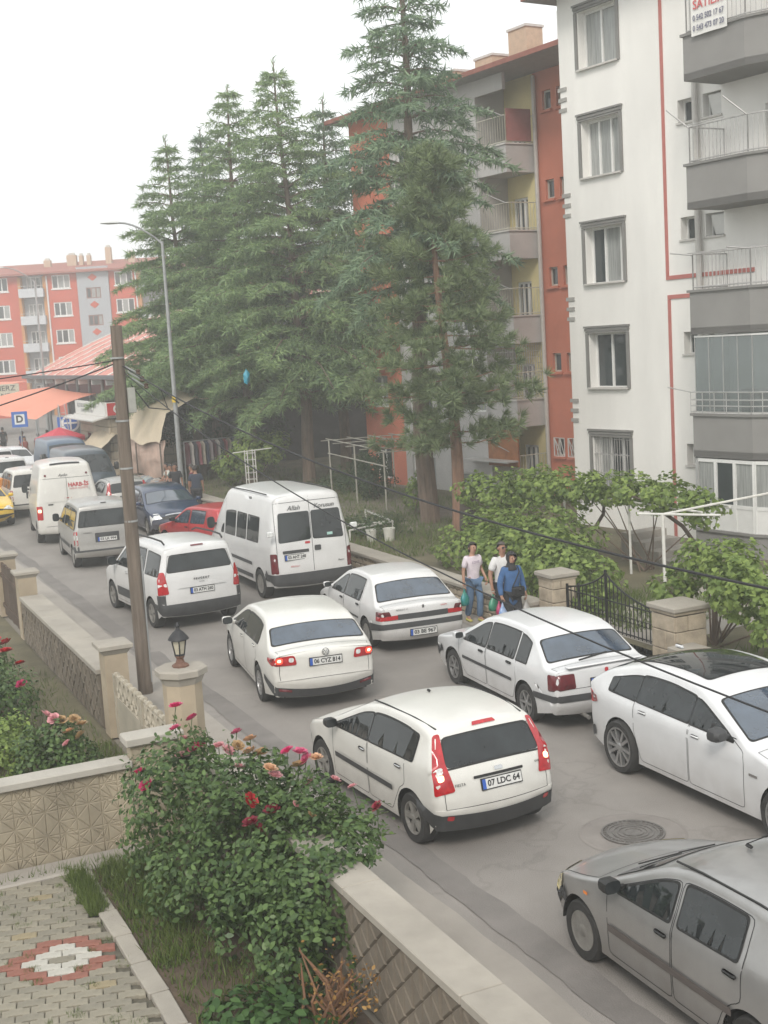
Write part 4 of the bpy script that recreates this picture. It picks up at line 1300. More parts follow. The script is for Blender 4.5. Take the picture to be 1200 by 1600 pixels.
def plate(car, pos, n, text, width=.52, up=None, frame=True, right=(0, -1, 0)):
    """number plate: white board, blue band, characters. n is the outward normal"""
    n = Vector(n).normalized(); r_ = Vector(right); r_ = (r_ - n * r_.dot(n)).normalized(); u = n.cross(r_)
    if u.z < 0: u = -u
    if r_.cross(u).dot(n) < 0: r_ = -r_
    o = Vector(pos)
    mb = MB()
    def slab(cx, w, h, t0, t1, m):
        q = lambda t: [o + r_ * (cx - w / 2) - u * h / 2 + n * t, o + r_ * (cx + w / 2) - u * h / 2 + n * t, o + r_ * (cx + w / 2) + u * h / 2 + n * t, o + r_ * (cx - w / 2) + u * h / 2 + n * t]
        m.hexa(q(t0), q(t1))
    slab(0, width + .02, .135, -.02, .006, mb)
    b = mb.build('plate_holder', M_RUB, car)
    mb = MB(); slab(0, width, .112, .0, .010, mb)
    p = mb.build('number_plate', M_PLATE, car)
    mb = MB(); slab(-width / 2 + .022, .044, .112, .0, .0115, mb)
    mb.build('blue_band', M_BLUE, p)
    if text:
        put_text('plate_characters', text, .098, M_INK, p, o + r_ * .022 + n * .0115, r_, u, width=width - .09, bold=.0025, extrude=.001)
    return p

def build_car(name, spec, loc, heading, label, cat, group=None, detail=2):
    """spec: see the dictionaries below. heading in degrees from +Y towards +X"""
    d = spec; S = CarShell(d)
    car = empty(name, (loc[0], loc[1], loc[2] if len(loc) > 2 else 0), R(90 - heading), label, cat, group)
    pm = d['paint']
    r_w = d['r']; Ra = r_w + d.get('arch', .055); wb = d['wb']
    zs = d.get('sill', .22)
    # side outline with wheel arches
    I = [tuple(p) for p in S.I]
    bottom = []
    def arch(cx):
        a0 = math.asin(max(-1, min(1, (zs - r_w) / Ra)))
        return [(cx - Ra * math.cos(a0 + (math.pi - 2 * a0) * k / 18), r_w + Ra * math.sin(a0 + (math.pi - 2 * a0) * k / 18)) for k in range(19)]
    bottom = arch(0) + arch(wb)
    out = I + bottom
    clean = [out[0]]
    for p in out[1:]:
        if math.hypot(p[0] - clean[-1][0], p[1] - clean[-1][1]) > .004: clean.append(p)
    out = clean
    # door outlines
    doors = []
    for (x1, x2) in d.get('doors', []):
        pb, pt = [], []
        for k in range(9):
            x = x1 + (x2 - x1) * k / 8
            zl = zs + .06
            for cx in (0, wb):
                if abs(x - cx) < Ra + .04: zl = max(zl, r_w + math.sqrt(max(0, (Ra + .04) ** 2 - (x - cx) ** 2)))
            zt = S.ztop(x) - .02
            pb.append((x, zl)); pt.append((x, max(zt, zl + .05)))
        doors.append(fillet(pb + pt[::-1], .05, 2))
    V, T = fill2d(out, d.get('step', .10), doors)
    cen = [(sum(V[i][0] for i in f) / 3, sum(V[i][1] for i in f) / 3) for f in T]
    own = []
    for c in cen:
        k = -1
        for j, dp in enumerate(doors):
            if in_poly(c[0], c[1], dp): k = j; break
        own.append(k)
    # strip
    nrow = 7; narc = 4
    rows = []
    for k in range(len(S.C)):
        e = max(S.Wi[k] - S.Rd[k], .01); g = S.Rd[k] * math.pi / 2
        qs = [e * j / nrow for j in range(nrow + 1)] + [e + g * j / narc for j in range(1, narc + 1)]
        qs = [-q for q in qs[:0:-1]] + qs
        rows.append([S.shell(S.S[k], q) for q in qs])
    m = len(rows[0])
    bv, bf = [], []
    strips = {'body': []}
    spl = []
    for nm, k0, k1 in d.get('lids', []):
        spl.append((nm, S.s_key(k0), S.s_key(k1))); strips[nm] = []
    for k in range(len(rows) - 1):
        sm = (S.S[k] + S.S[k + 1]) / 2
        for j in range(m - 1):
            tgt = 'body'
            if narc <= j < m - 1 - narc:
                for nm, a, b in spl:
                    if a < sm < b: tgt = nm
            strips[tgt].append((k * m + j, (k + 1) * m + j, (k + 1) * m + j + 1, k * m + j + 1))
    flat = [p for r_ in rows for p in r_]
    bv = list(flat); bf = list(strips['body'])
    for sg in (1, -1):
        base = len(bv)
        bv += [S.side(x, z, sg) for x, z in V]
        bf += [tuple(base + i for i in (t if sg > 0 else t[::-1])) for t, o in zip(T, own) if o < 0]
    def cleanmesh(nm, vv, ff):
        me = raw_mesh(nm, vv, ff, pm)
        bm = bmesh.new(); bm.from_mesh(me)
        bmesh.ops.remove_doubles(bm, verts=bm.verts, dist=.002)
        bmesh.ops.delete(bm, geom=[v for v in bm.verts if not v.link_faces], context='VERTS')
        bmesh.ops.recalc_face_normals(bm, faces=bm.faces)
        bm.to_mesh(me); bm.free(); me.shade_smooth(); me.set_sharp_from_angle(angle=R(48)); return me
    link_mesh('body', cleanmesh('body', bv, bf), car)
    for nm, _, _ in spl:
        link_mesh(nm, cleanmesh(nm, flat, strips[nm]), car)
    # underbody and wheel wells
    u = MB()
    u.box(((S.xf + S.xr) / 2, 0, zs + .10), (S.xf - S.xr - .35, d['w'] * 1.55, .12))
    for cx in (0, wb):
        for sg in (1, -1):
            y1 = d['w'] - .03; y0 = d['w'] - .34
            P, F = [], []
            for k in range(13):
                a = math.pi * k / 12
                for y in (y0, y1): P.append((cx - Ra * math.cos(a), sg * min(y, S.W(cx, .6) - .012), r_w + Ra * math.sin(a)))
            F = [(2 * k, 2 * k + 1, 2 * k + 3, 2 * k + 2) for k in range(12)] + [tuple(2 * k for k in range(13))]
            u.add(P, F)
    u.build('underbody', M_DARK, car)
    door_objs = {}
    for j in range(len(doors)):
        for sg in (1, -1):
            ff = [t if sg > 0 else t[::-1] for t, o in zip(T, own) if o == j]
            if not ff: continue
            door_objs[(j, sg)] = link_mesh('door', cleanmesh('door', [S.side(x, z, sg) for x, z in V], ff), car)
    # wheels
    tm, rm, dk = wheel_meshes(r_w, d.get('rim', 'five'), d.get('tw', .19))
    for cx in (0, wb):
        for sg in (1, -1):
            yy = S.W(cx, .45) - .10 + d.get('poke', 0)
            w = link_mesh('wheel', tm, car, (cx, sg * yy, r_w), 0 if sg > 0 else math.pi)
            link_mesh('rim', rm, w); link_mesh('brake_shadow', dk, w)
    # glass
    gm = d.get('glass', M_GLASS)
    trim = MB(); seam = MB()
    for (x1, x2, *rest) in d.get('windows', []):
        mt = rest[0] if rest else .05
        xs = np.linspace(x1, x2, 9)
        for sg in (1, -1):
            for grow, off, material, nm in ((.02, .003, M_RUB, 'trim'), (0, .006, gm, 'window')):
                pb = [(x + grow * (-1 if i == 0 else 1 if i == 8 else 0), S.belt(x) + d.get('wlow', .03) - grow) for i, x in enumerate(xs)]
                pt = [(x + grow * (-1 if i == 0 else 1 if i == 8 else 0), S.ztop(x) - mt + grow) for i, x in enumerate(xs)]
                ok = [i for i in range(9) if pt[i][1] > pb[i][1] + .02]
                poly = [pb[i] for i in ok] + [pt[i] for i in ok[::-1]]
                if len(rest) > 1 and rest[1] == 'slant':
                    pass
                o = fillet(poly, .045, 3)
                v2, t2 = fill2d(o, .12)
                P = [S.side(a, b, sg, off) for a, b in v2]
                if nm == 'trim': trim.add(P, t2)
                else:
                    par = car
                    for j, dp in enumerate(doors):
                        if in_poly((x1 + x2) / 2, (poly[0][1] + S.ztop((x1 + x2) / 2)) / 2, dp): par = door_objs.get((j, sg), car)
                    link_mesh('side_window', raw_mesh('side_window', P, t2, gm, True), par)
    for (nm, k0, k1, in0, in1, *rest) in d.get('screens', []):
        a, b = S.s_key(k0), S.s_key(k1)
        e0 = S.at_s(a); e1 = S.at_s(b)
        w0, w1 = e0[5] - in0, e1[5] - in1
        for grow, off, material in ((.025, .003, M_RUB), (0, .006, rest[0] if rest else gm)):
            sgn = 1 if b > a else -1
            poly = [(a - grow * sgn, -w0 - grow), (a - grow * sgn, w0 + grow), (b + grow * sgn, w1 + grow), (b + grow * sgn, -w1 - grow)]
            o = fillet(poly, .07, 4); v2, t2 = fill2d(o, .12)
            P = [S.shell(v, q, off) for v, q in v2]
            if material is M_RUB: trim.add(P, t2)
            else: link_mesh(nm, raw_mesh(nm, P, t2, material, True), car)
    if trim.v: link_mesh('window_trim', raw_mesh('window_trim', trim.v, trim.f, M_RUB, True), car)
    for dp in doors:
        for sg in (1, -1):
            ribbon(seam, list(dp) + [dp[0]], lambda x, z: S.side(x, z, sg, .0015), .008)
    for nm, a, b in spl:
        for v in (a, b):
            e = S.at_s(v); g = max(e[5] - e[3], .05)
            ribbon(seam, [(v, -g), (v, g)], lambda p, q: S.shell(p, q, .0015), .008)
        for sg in (1, -1):
            vs = np.linspace(a, b, 8)
            ribbon(seam, [(v, sg * max(S.at_s(v)[5] - S.at_s(v)[3], .05)) for v in vs], lambda p, q: S.shell(p, q, .0015), .008)
    for (pl) in d.get('seams_rear', []):
        ribbon(seam, pl, lambda y, z: S.rear(y, z, .0015), .012)
    if seam.v: seam.build('panel_gap', M_INK, car)
    # patches on rear / front / sides:  (name, kind, polygon, material, offset, corner radius)
    for it in d.get('patches', []):
        nm, kind, poly, material = it[:4]
        off = it[4] if len(it) > 4 else .008; rad = it[5] if len(it) > 5 else .03
        sides = (1, -1) if kind[0] == '2' else (1,)
        kk = kind.lstrip('2')
        for sg in sides:
            if kk == 'rear': fn = lambda y, z: S.rear(sg * y, z, off)
            elif kk == 'front': fn = lambda y, z: S.frontp(sg * y, z, off)
            elif kk == 'side': fn = lambda x, z: S.side(x, z, sg, off)
            elif kk == 'strip': fn = lambda k_, q: S.shell(S.s_key(k_), sg * q, off)
            patch(nm, poly, fn, material, car, rad)
    # handles, mirrors, plates, badges
    for j, (x, z) in enumerate(d.get('handles', [])):
        for sg in (1, -1):
            hm = MB().box((x, sg * (S.W(x, z) + .012), z), (.16, .03, .032), bev=.012)
            par = car
            for k, dp in enumerate(doors):
                if in_poly(x, z, dp): par = door_objs.get((k, sg), car)
            hm.build('door_handle', d.get('handle_mat', pm), par, True)
    for sg in (1, -1):
        if 'mirror' not in d: break
        x, z, sz = d['mirror']
        y = S.W(x, z - .05)
        mm = MB()
        rings = []
        for k, (dx, f) in enumerate(((.10, .55), (.06, .9), (-.02, 1.0), (-.06, .95))):
            ring = []
            for a in range(12):
                t = 2 * math.pi * a / 12
                cx, cz = math.cos(t), math.sin(t)
                ring.append((x + dx, sg * (y + .05 + sz * .5 + math.copysign(abs(cx) ** .6, cx) * sz * .5 * f), z + math.copysign(abs(cz) ** .6, cz) * sz * d.get('mirror_h', .36) * f))
            rings.append(ring)
        mm.add([p for r_ in rings for p in r_], [(k * 12 + a, k * 12 + (a + 1) % 12, k * 12 + 12 + (a + 1) % 12, k * 12 + 12 + a) for k in range(3) for a in range(12)] + [tuple(range(12))])
        mm.tube([(x, sg * (y - .02), z - .05), (x, sg * (y + .08), z - .03)], .03, 6)
        mo = mm.build('wing_mirror', d.get('mirror_mat', pm), car, True)
        MB().add([(p[0] + .001, p[1], p[2]) for p in rings[-1]], [tuple(range(12))]).build('mirror_glass', M_GLASS, mo)
    for p in d.get('plates', []):
        y, z, txt = p[:3]
        a = S.rear(y, z, .004); b = S.rear(y, z + .05, .004)
        upv = Vector(b - a); n = Vector((0, -1, 0)).cross(upv)
        if n.x > 0: n = -n
        plate(car, a, n, txt, p[3] if len(p) > 3 else .52)
    for p in d.get('texts', []):
        y, z, txt, size, material = p[:5]; kw = p[5] if len(p) > 5 else {}
        a = S.rear(y, z, .018); b = S.rear(y, z + .06, .018); c = S.rear(y - .1, z, .018)
        put_text('lettering', txt, size, material, car, Vector(a), Vector(c - a), Vector(b - a), extrude=.0008, **kw)
    for p in d.get('boxes', []):
        nm, c, sz, material = p[:4]
        for sg in ((1, -1) if len(p) > 4 and p[4] == 2 else (1,)):
            MB().box((c[0], sg * c[1], c[2]), sz, bev=.015).build(nm, material, car, True)
    for p in d.get('tubes', []):
        nm, pts, rad, material = p[:4]
        for sg in ((1, -1) if len(p) > 4 and p[4] == 2 else (1,)):
            MB().tube([(a, sg * b, c) for a, b, c in pts], rad, 8).build(nm, material, car, True)
    car['shell'] = 1
    del car['shell']
    SHELLS[car.name] = S
    return car
SHELLS = {}

def belt_strip(x0, x1, z0, z1): return [(x0, z0), (x1, z0), (x1, z1), (x0, z1)]

WHITE_WARM = paint('warm_white', (0.65, 0.64, 0.60), .08)
WHITE = paint('white', (0.645, 0.642, 0.635), .08)
WHITE_COLD = paint('cold_white', (0.655, 0.66, 0.665), .06)
GREY = paint('silver_grey', (0.35, 0.345, 0.338), .14, .32, .5)
SILVER = paint('silver', (0.42, 0.41, 0.39), .12, .4, .5)
NAVY = paint('navy', (0.018, 0.035, 0.085), .2, .25)
SLATE = paint('slate_blue', (0.028, 0.042, 0.060), .2, .35)
REDP = paint('red', (0.42, 0.03, 0.035), .2, .35)
YELLOW = paint('taxi_yellow', (0.75, 0.48, 0.015), .1, .3)

FIESTA = dict(w=.84, wb=2.486, r=.30, tw=.185, paint=WHITE_WARM, belt=((2.2, .93), (-.5, 1.02)), sill=.21, rim='five', tumble=.30,
  front=(.20, 1.0), rear=(.10, .9), crease=(.60, .006),
  prof=[(3.05, .20, .05, .10, .06), (3.22, .36, .08, .14, .08), (3.24, .54, .08, .14, .08), (3.16, .70, .1, .12, .08), (2.92, .84, .2, .07, .06), (2.22, 1.00, .05, .05, .05),
        (1.38, 1.38, .2, .05, .07), (.9, 1.455, .3, .04, .08), (.2, 1.46, .3, .04, .08), (-.30, 1.40, .10, .05, .09), (-.50, 1.08, .1, .07, .11), (-.585, .93, .1, .08, .12), (-.66, .62, .1, .1, .12), (-.67, .45, .08, .1, .1), (-.56, .24, .05, .08, .06)],
  doors=[(1.10, 2.08), (.13, 1.08)], windows=[(1.09, 2.08, .035), (-.04, 1.07, .04)], wlow=-.01,
  lids=[('hood', 3.3, 4.85), ('tailgate', 9.15, 12.2)],
  screens=[('windshield', 5.05, 5.95, .10, .12), ('rear_window', 9.16, 10.40, .15, .17)],
  patches=[('tail_light', '2rear', [(.56, .74), (.80, .72), (.79, 1.0), (.66, 1.36), (.58, 1.36), (.62, 1.05)], M_RED, .010, .03),
           ('bumper', 'rear', [(-1.16, .23), (1.16, .23), (1.16, .43), (.85, .45), (-.85, .45), (-1.16, .43)], M_PLAST, .012, .02),
           ('fog_lamp', '2rear', [(.60, .37), (.68, .37), (.68, .44), (.60, .44)], M_RED, .018, .02),
           ('reversing_lamp', 'rear', [(.67, .88), (.74, .87), (.74, .945), (.67, .955)], M_LIT, .014, .03),
           ('lamp_ring', 'rear', [(.665, .96), (.735, .955), (.735, 1.03), (.665, 1.03)], M_CLEAR, .014, .03),
           ('reversing_lamp', 'rear', [(-.74, .87), (-.67, .88), (-.67, .955), (-.74, .945)], M_LIT, .014, .03),
           ('brake_lamp', 'rear', [(-.16, 1.355), (.16, 1.355), (.14, 1.385), (-.14, 1.385)], M_RED, .012, .01),
           ('boot_handle', 'rear', [(-.33, .835), (.33, .835), (.33, .865), (-.33, .865)], M_RUB, .014, .01),
           ('badge', 'rear', [(-.055, .885), (.055, .885), (.055, .925), (-.055, .925)], M_CHROME, .014, .02),
           ('side_moulding', '2side', belt_strip(.42, 2.0, .52, .59), M_PLAST, .014, .01),
           ('headlight', '2front', [(.42, .66), (.72, .68), (.95, .76), (.72, .82), (.5, .78)], M_CLEAR, .008, .04)],
  handles=[(1.22, .82), (.27, .86)], mirror=(1.92, 1.0, .16), mirror_mat=M_RUB, handle_mat=M_CHROME,
  plates=[(-.02, .755, '07 LDC 64')], texts=[(.50, .80, 'FIESTA', .045, M_INK), (-.55, .87, 'GHIA', .035, M_INK)],
  boxes=[('antenna_base', (.95, 0, 1.465), (.07, .04, .03), M_RUB)],
  tubes=[('roof_gutter', [(1.25, .60, 1.385), (.9, .615, 1.41), (.2, .605, 1.41), (-.22, .575, 1.365)], .010, M_RUB, 2)])

TEMPRA = dict(w=.845, wb=2.54, r=.295, tw=.185, paint=WHITE_COLD, belt=((2.3, .87), (-.9, .925)), sill=.22, rim='six', tumble=.33,
  front=(.10, .8), rear=(.06, .8), crease=(.72, .006),
  prof=[(3.22, .22, .05, .08, .05), (3.36, .38, .06, .1, .06), (3.38, .56, .06, .1, .06), (3.33, .72, .06, .08, .05), (3.2, .77, .1, .05, .05), (2.32, .93, .05, .04, .04),
        (1.55, 1.36, .15, .05, .06), (1.1, 1.425, .3, .04, .07), (.3, 1.43, .3, .04, .07), (-.04, 1.385, .15, .05, .07), (-.60, .99, .05, .04, .06), (-.86, .99, .05, .04, .05), (-.95, .96, .05, .05, .05), (-.97, .60, .06, .06, .06), (-.98, .42, .06, .07, .06), (-.86, .26, .05, .06, .05)],
  doors=[(1.30, 2.28), (.28, 1.28)], windows=[(1.32, 2.24, .035), (.36, 1.26, .035), (-.04, .29, .045)], wlow=.0,
  lids=[('hood', 4.2, 4.9), ('trunk_lid', 10.25, 12.9)],
  screens=[('windshield', 5.06, 5.95, .09, .11), ('rear_window', 9.07, 9.94, .085, .09, M_GLASSB)],
  patches=[('tail_light', '2rear', [(.50, .69), (.98, .66), (.98, .90), (.52, .91)], M_REDD, .010, .03),
           ('bumper', 'rear', [(-1.40, .50), (1.40, .50), (1.40, .60), (-1.40, .60)], M_PLAST, .016, .01),
           ('lower_bumper', 'rear', [(-1.38, .28), (1.38, .28), (1.38, .49), (-1.38, .49)], WHITE_COLD, .010, .02),
           ('front_bumper', 'front', [(-1.12, .30), (1.12, .30), (1.12, .58), (-1.12, .58)], M_PLAST, .014, .03),
           ('side_moulding', '2side', belt_strip(.40, 2.14, .545, .595), M_PLAST, .012, .01),
           ('badge', 'rear', [(-.03, .87), (.03, .87), (.03, .93), (-.03, .93)], M_REDINK, .012, .03),
           ('headlight', '2front', [(.35, .60), (.8, .60), (1.1, .64), (1.0, .70), (.35, .71)], M_CLEAR, .008, .02)],
  handles=[(1.44, .80), (.48, .82)], handle_mat=M_RUB, mirror=(2.1, .95, .15), mirror_mat=WHITE_COLD,
  plates=[(0, .745, '06 CVI 2851')],
  tubes=[('exhaust_pipe', [(-.75, .35, .27), (-1.02, .35, .25)], .03, M_RIMD), ('wiper', [(-.62, .25, 1.0), (-.56, -.25, 1.04)], .012, M_RUB)],
  boxes=[('spoiler', (-.90, 0, 1.0), (.14, 1.25, .03), WHITE_COLD)])

JETTA = dict(w=.885, wb=2.578, r=.315, tw=.2, paint=WHITE_WARM, belt=((2.3, .94), (-.9, .99)), sill=.22, rim='seven', tumble=.30, glass=M_GLASS,
  front=(.2, 1.0), rear=(.13, .9), crease=(.66, .008),
  prof=[(3.25, .2, .05, .12, .06), (3.42, .4, .08, .15, .08), (3.43, .55, .1, .15, .08), (3.28, .74, .15, .12, .08), (2.95, .86, .2, .07, .06), (2.38, 1.0, .05, .05, .05),
        (1.48, 1.41, .2, .05, .07), (1.0, 1.47, .3, .05, .08), (.2, 1.46, .3, .05, .08), (-.15, 1.41, .2, .05, .08), (-.76, 1.05, .06, .05, .07), (-1.03, 1.035, .06, .05, .07), (-1.11, .985, .08, .08, .08), (-1.10, .64, .08, .12, .1), (-1.14, .5, .08, .14, .1), (-1.02, .24, .05, .1, .06)],
  doors=[(1.12, 2.18), (.12, 1.10)], windows=[(1.12, 2.14, .035), (.0, 1.10, .045)], wlow=.0,
  lids=[('hood', 3.3, 4.9), ('trunk_lid', 10.3, 13.2)],
  screens=[('windshield', 5.06, 5.95, .10, .12), ('rear_window', 9.07, 9.94, .075, .08, M_GLASSB)],
  patches=[('tail_light', '2rear', [(.46, .80), (.92, .79), (1.10, .84), (1.05, .97), (.50, .97)], M_RED, .010, .05),
           ('lit_lamp', '2rear', [(.68, .83), (.79, .83), (.79, .94), (.68, .94)], M_LITR, .014, .055),
           ('lit_lamp_core', '2rear', [(.71, .86), (.76, .86), (.76, .91), (.71, .91)], M_LIT, .018, .03),
           ('lamp_ring', '2rear', [(.51, .85), (.59, .85), (.59, .93), (.51, .93)], M_CLEAR, .014, .04),
           ('bumper_lower', 'rear', [(-1.3, .25), (1.3, .25), (1.3, .33), (.9, .39), (-.9, .39), (-1.3, .33)], M_PLAST, .010, .02),
           ('reflector', '2rear', [(.56, .33), (.76, .34), (.76, .38), (.56, .37)], M_REDD, .016, .01),
           ('headlight', '2front', [(.4, .62), (.85, .66), (1.05, .74), (.8, .78), (.45, .72)], M_CLEAR, .008, .04)],
  handles=[(1.26, .86), (.26, .90)], mirror=(2.0, 1.0, .19),
  plates=[(0, .83, '06 CYZ 814')],
  tubes=[('badge_ring', [(-1.125 + .0, .055 * math.sin(a * math.pi / 8), .975 + .055 * math.cos(a * math.pi / 8)) for a in range(17)], .006, M_CHROME),
         ('badge_letter', [(-1.128, .035, 1.01), (-1.128, .0, .975), (-1.128, -.035, 1.01)], .006, M_CHROME),
         ('badge_letter', [(-1.128, .04, .985), (-1.128, .02, .935), (-1.128, 0, .965), (-1.128, -.02, .935), (-1.128, -.04, .985)], .006, M_CHROME)])

R19 = dict(w=.85, wb=2.545, r=.285, tw=.175, paint=WHITE, belt=((2.3, .84), (-.9, .885)), sill=.22, rim='cover', tumble=.36,
  front=(.12, .9), rear=(.06, .8), crease=(.66, .006),
  prof=[(3.1, .22, .05, .08, .05), (3.22, .36, .06, .1, .06), (3.24, .54, .06, .1, .06), (3.15, .67, .08, .08, .05), (2.28, .88, .05, .04, .04),
        (1.5, 1.32, .15, .05, .06), (1.05, 1.39, .3, .04, .07), (.3, 1.39, .3, .04, .07), (0.0, 1.35, .15, .05, .07), (-.56, .935, .05, .04, .06), (-.84, .93, .05, .04, .05), (-.91, .90, .05, .05, .05), (-.92, .58, .06, .06, .06), (-.95, .40, .06, .07, .06), (-.85, .24, .05, .06, .05)],
  doors=[(1.28, 2.24), (.26, 1.26)], windows=[(1.30, 2.18, .035), (.32, 1.24, .035)], wlow=.0,
  lids=[('hood', 3.2, 3.9), ('trunk_lid', 9.25, 11.9)],
  screens=[('windshield', 4.06, 4.95, .09, .11), ('rear_window', 8.07, 8.94, .075, .08, M_GLASSB)],
  patches=[('tail_light', '2rear', [(.50, .67), (1.02, .65), (1.02, .73), (.50, .75)], M_RED, .010, .01),
           ('indicator', '2rear', [(.62, .74), (1.02, .73), (1.0, .82), (.66, .83)], M_REDD, .010, .02),
           ('tail_panel', 'rear', [(-.50, .66), (.50, .66), (.50, .76), (-.50, .76)], M_PLAST, .008, .005),
           ('bumper', 'rear', [(-1.36, .50), (1.36, .50), (1.36, .60), (-1.36, .60)], M_PLAST, .016, .02),
           ('lower_bumper', 'rear', [(-1.34, .26), (1.34, .26), (1.34, .495), (-1.34, .495)], WHITE, .010, .02),
           ('side_moulding', '2side', belt_strip(.38, 2.1, .50, .54), M_PLAST, .012, .01),
           ('headlight', '2front', [(.35, .56), (.8, .57), (1.1, .60), (1.0, .66), (.35, .66)], M_CLEAR, .008, .02)],
  handles=[(1.40, .76), (.40, .78)], handle_mat=M_RUB, mirror=(2.05, .92, .15), mirror_mat=WHITE,
  plates=[(.02, .40, '03 BE 967')], texts=[(.42, .845, 'RENAULT 19', .04, M_INK), (-.42, .845, 'EUROPA', .035, M_REDINK)],
  boxes=[('badge', (-.925, 0, .87), (.012, .04, .06), M_CHROME)])

MINIBUS = dict(w=.99, wb=3.58, r=.34, tw=.22, paint=WHITE, belt=((3.6, 1.22), (-.9, 1.30)), sill=.32, rim='cover', tumble=.09, shoulder=.015, zm=.85, step=.14,
  front=(.16, 1.0), rear=(.03, .5), barrel=.04,
  prof=[(4.25, .3, .05, .15, .06), (4.4, .5, .1, .18, .1), (4.4, .76, .1, .18, .1), (4.28, 1.0, .15, .15, .1), (3.72, 1.26, .06, .1, .08),
        (3.02, 2.05, .15, .08, .1), (2.72, 2.40, .25, .06, .16), (2.2, 2.49, .3, .05, .18), (0, 2.51, .4, .05, .18), (-.72, 2.49, .2, .05, .18), (-.86, 2.40, .15, .06, .18), (-.97, 1.3, .1, .06, .12), (-.995, .62, .06, .06, .1), (-1.0, .40, .05, .06, .08), (-.93, .32, .04, .05, .06)],
  doors=[(2.62, 3.58)], windows=[(2.70, 3.52, .60), (1.78, 2.56, .40), (.96, 1.66, .40), (.04, .86, .40)],
  screens=[('windshield', 4.1, 5.0, .16, .14)], lids=[('hood', 3.1, 3.92)],
  patches=[('rear_window', 'rear', [(.02, 1.40), (.80, 1.37), (.75, 2.05), (.02, 2.05)], M_GLASS, .008, .06),
           ('rear_window', 'rear', [(-.80, 1.37), (-.02, 1.40), (-.02, 2.05), (-.75, 2.05)], M_GLASS, .008, .06),
           ('tail_light', '2rear', [(.84, .68), (1.03, .68), (1.03, 1.14), (.86, 1.14)], M_REDD, .012, .04),
           ('bumper', 'rear', [(-1.46, .36), (1.46, .36), (1.46, .66), (-1.46, .66)], M_PLAST, .016, .03),
           ('plate_recess', 'rear', [(.10, 1.12), (.72, 1.12), (.72, 1.19), (.10, 1.19)], M_PLAST, .012, .01),
           ('door_latch', 'rear', [(-.20, 1.13), (-.04, 1.13), (-.04, 1.25), (-.20, 1.25)], M_PLAST, .014, .03),
           ('emblem', 'rear', [(.06, 1.31), (.18, 1.31), (.18, 1.36), (.06, 1.36)], M_REDINK, .012, .01),
           ('sticker', 'rear', [(-.52, 1.45), (-.38, 1.45), (-.38, 1.51), (-.52, 1.51)], mat('sticker_green', (.35, .55, .5), .5), .012, .005),
           ('sill_strip', '2side', belt_strip(.5, 3.05, .40, .50), M_PLAST, .012, .01),
           ('side_moulding', '2side', belt_strip(.5, 3.05, .72, .80), M_PLAST, .012, .01),
           ('headlight', '2front', [(.5, .78), (.9, .82), (1.1, .95), (.9, 1.0), (.55, .95)], M_CLEAR, .008, .04)],
  seams_rear=[[(0, .68), (0, 2.38)], [(.85, .68), (.85, 2.28), (-.85, 2.28), (-.85, .68)]],
  mirror=(3.35, 1.45, .2), mirror_h=.75, mirror_mat=M_RUB,
  plates=[(.42, 1.03, '03 AHT 248')], texts=[(.38, 2.14, 'Allah', .15, M_INK, dict(shear=.35)), (-.36, 2.14, 'Korusun', .15, M_INK, dict(shear=.35)), (-.68, .84, 'Master', .06, M_INK, dict(shear=.3)), (.45, .82, 'RENAULT', .05, M_REDINK)],
  boxes=[('rear_mirror', (-1.02, 1.02, 1.62), (.08, .16, .12), M_CLEAR, 2)],
  tubes=[('roof_rail', [(2.5, .78, 2.40), (.9, .80, 2.44), (-.3, .80, 2.44)], .014, M_RUB, 2)])

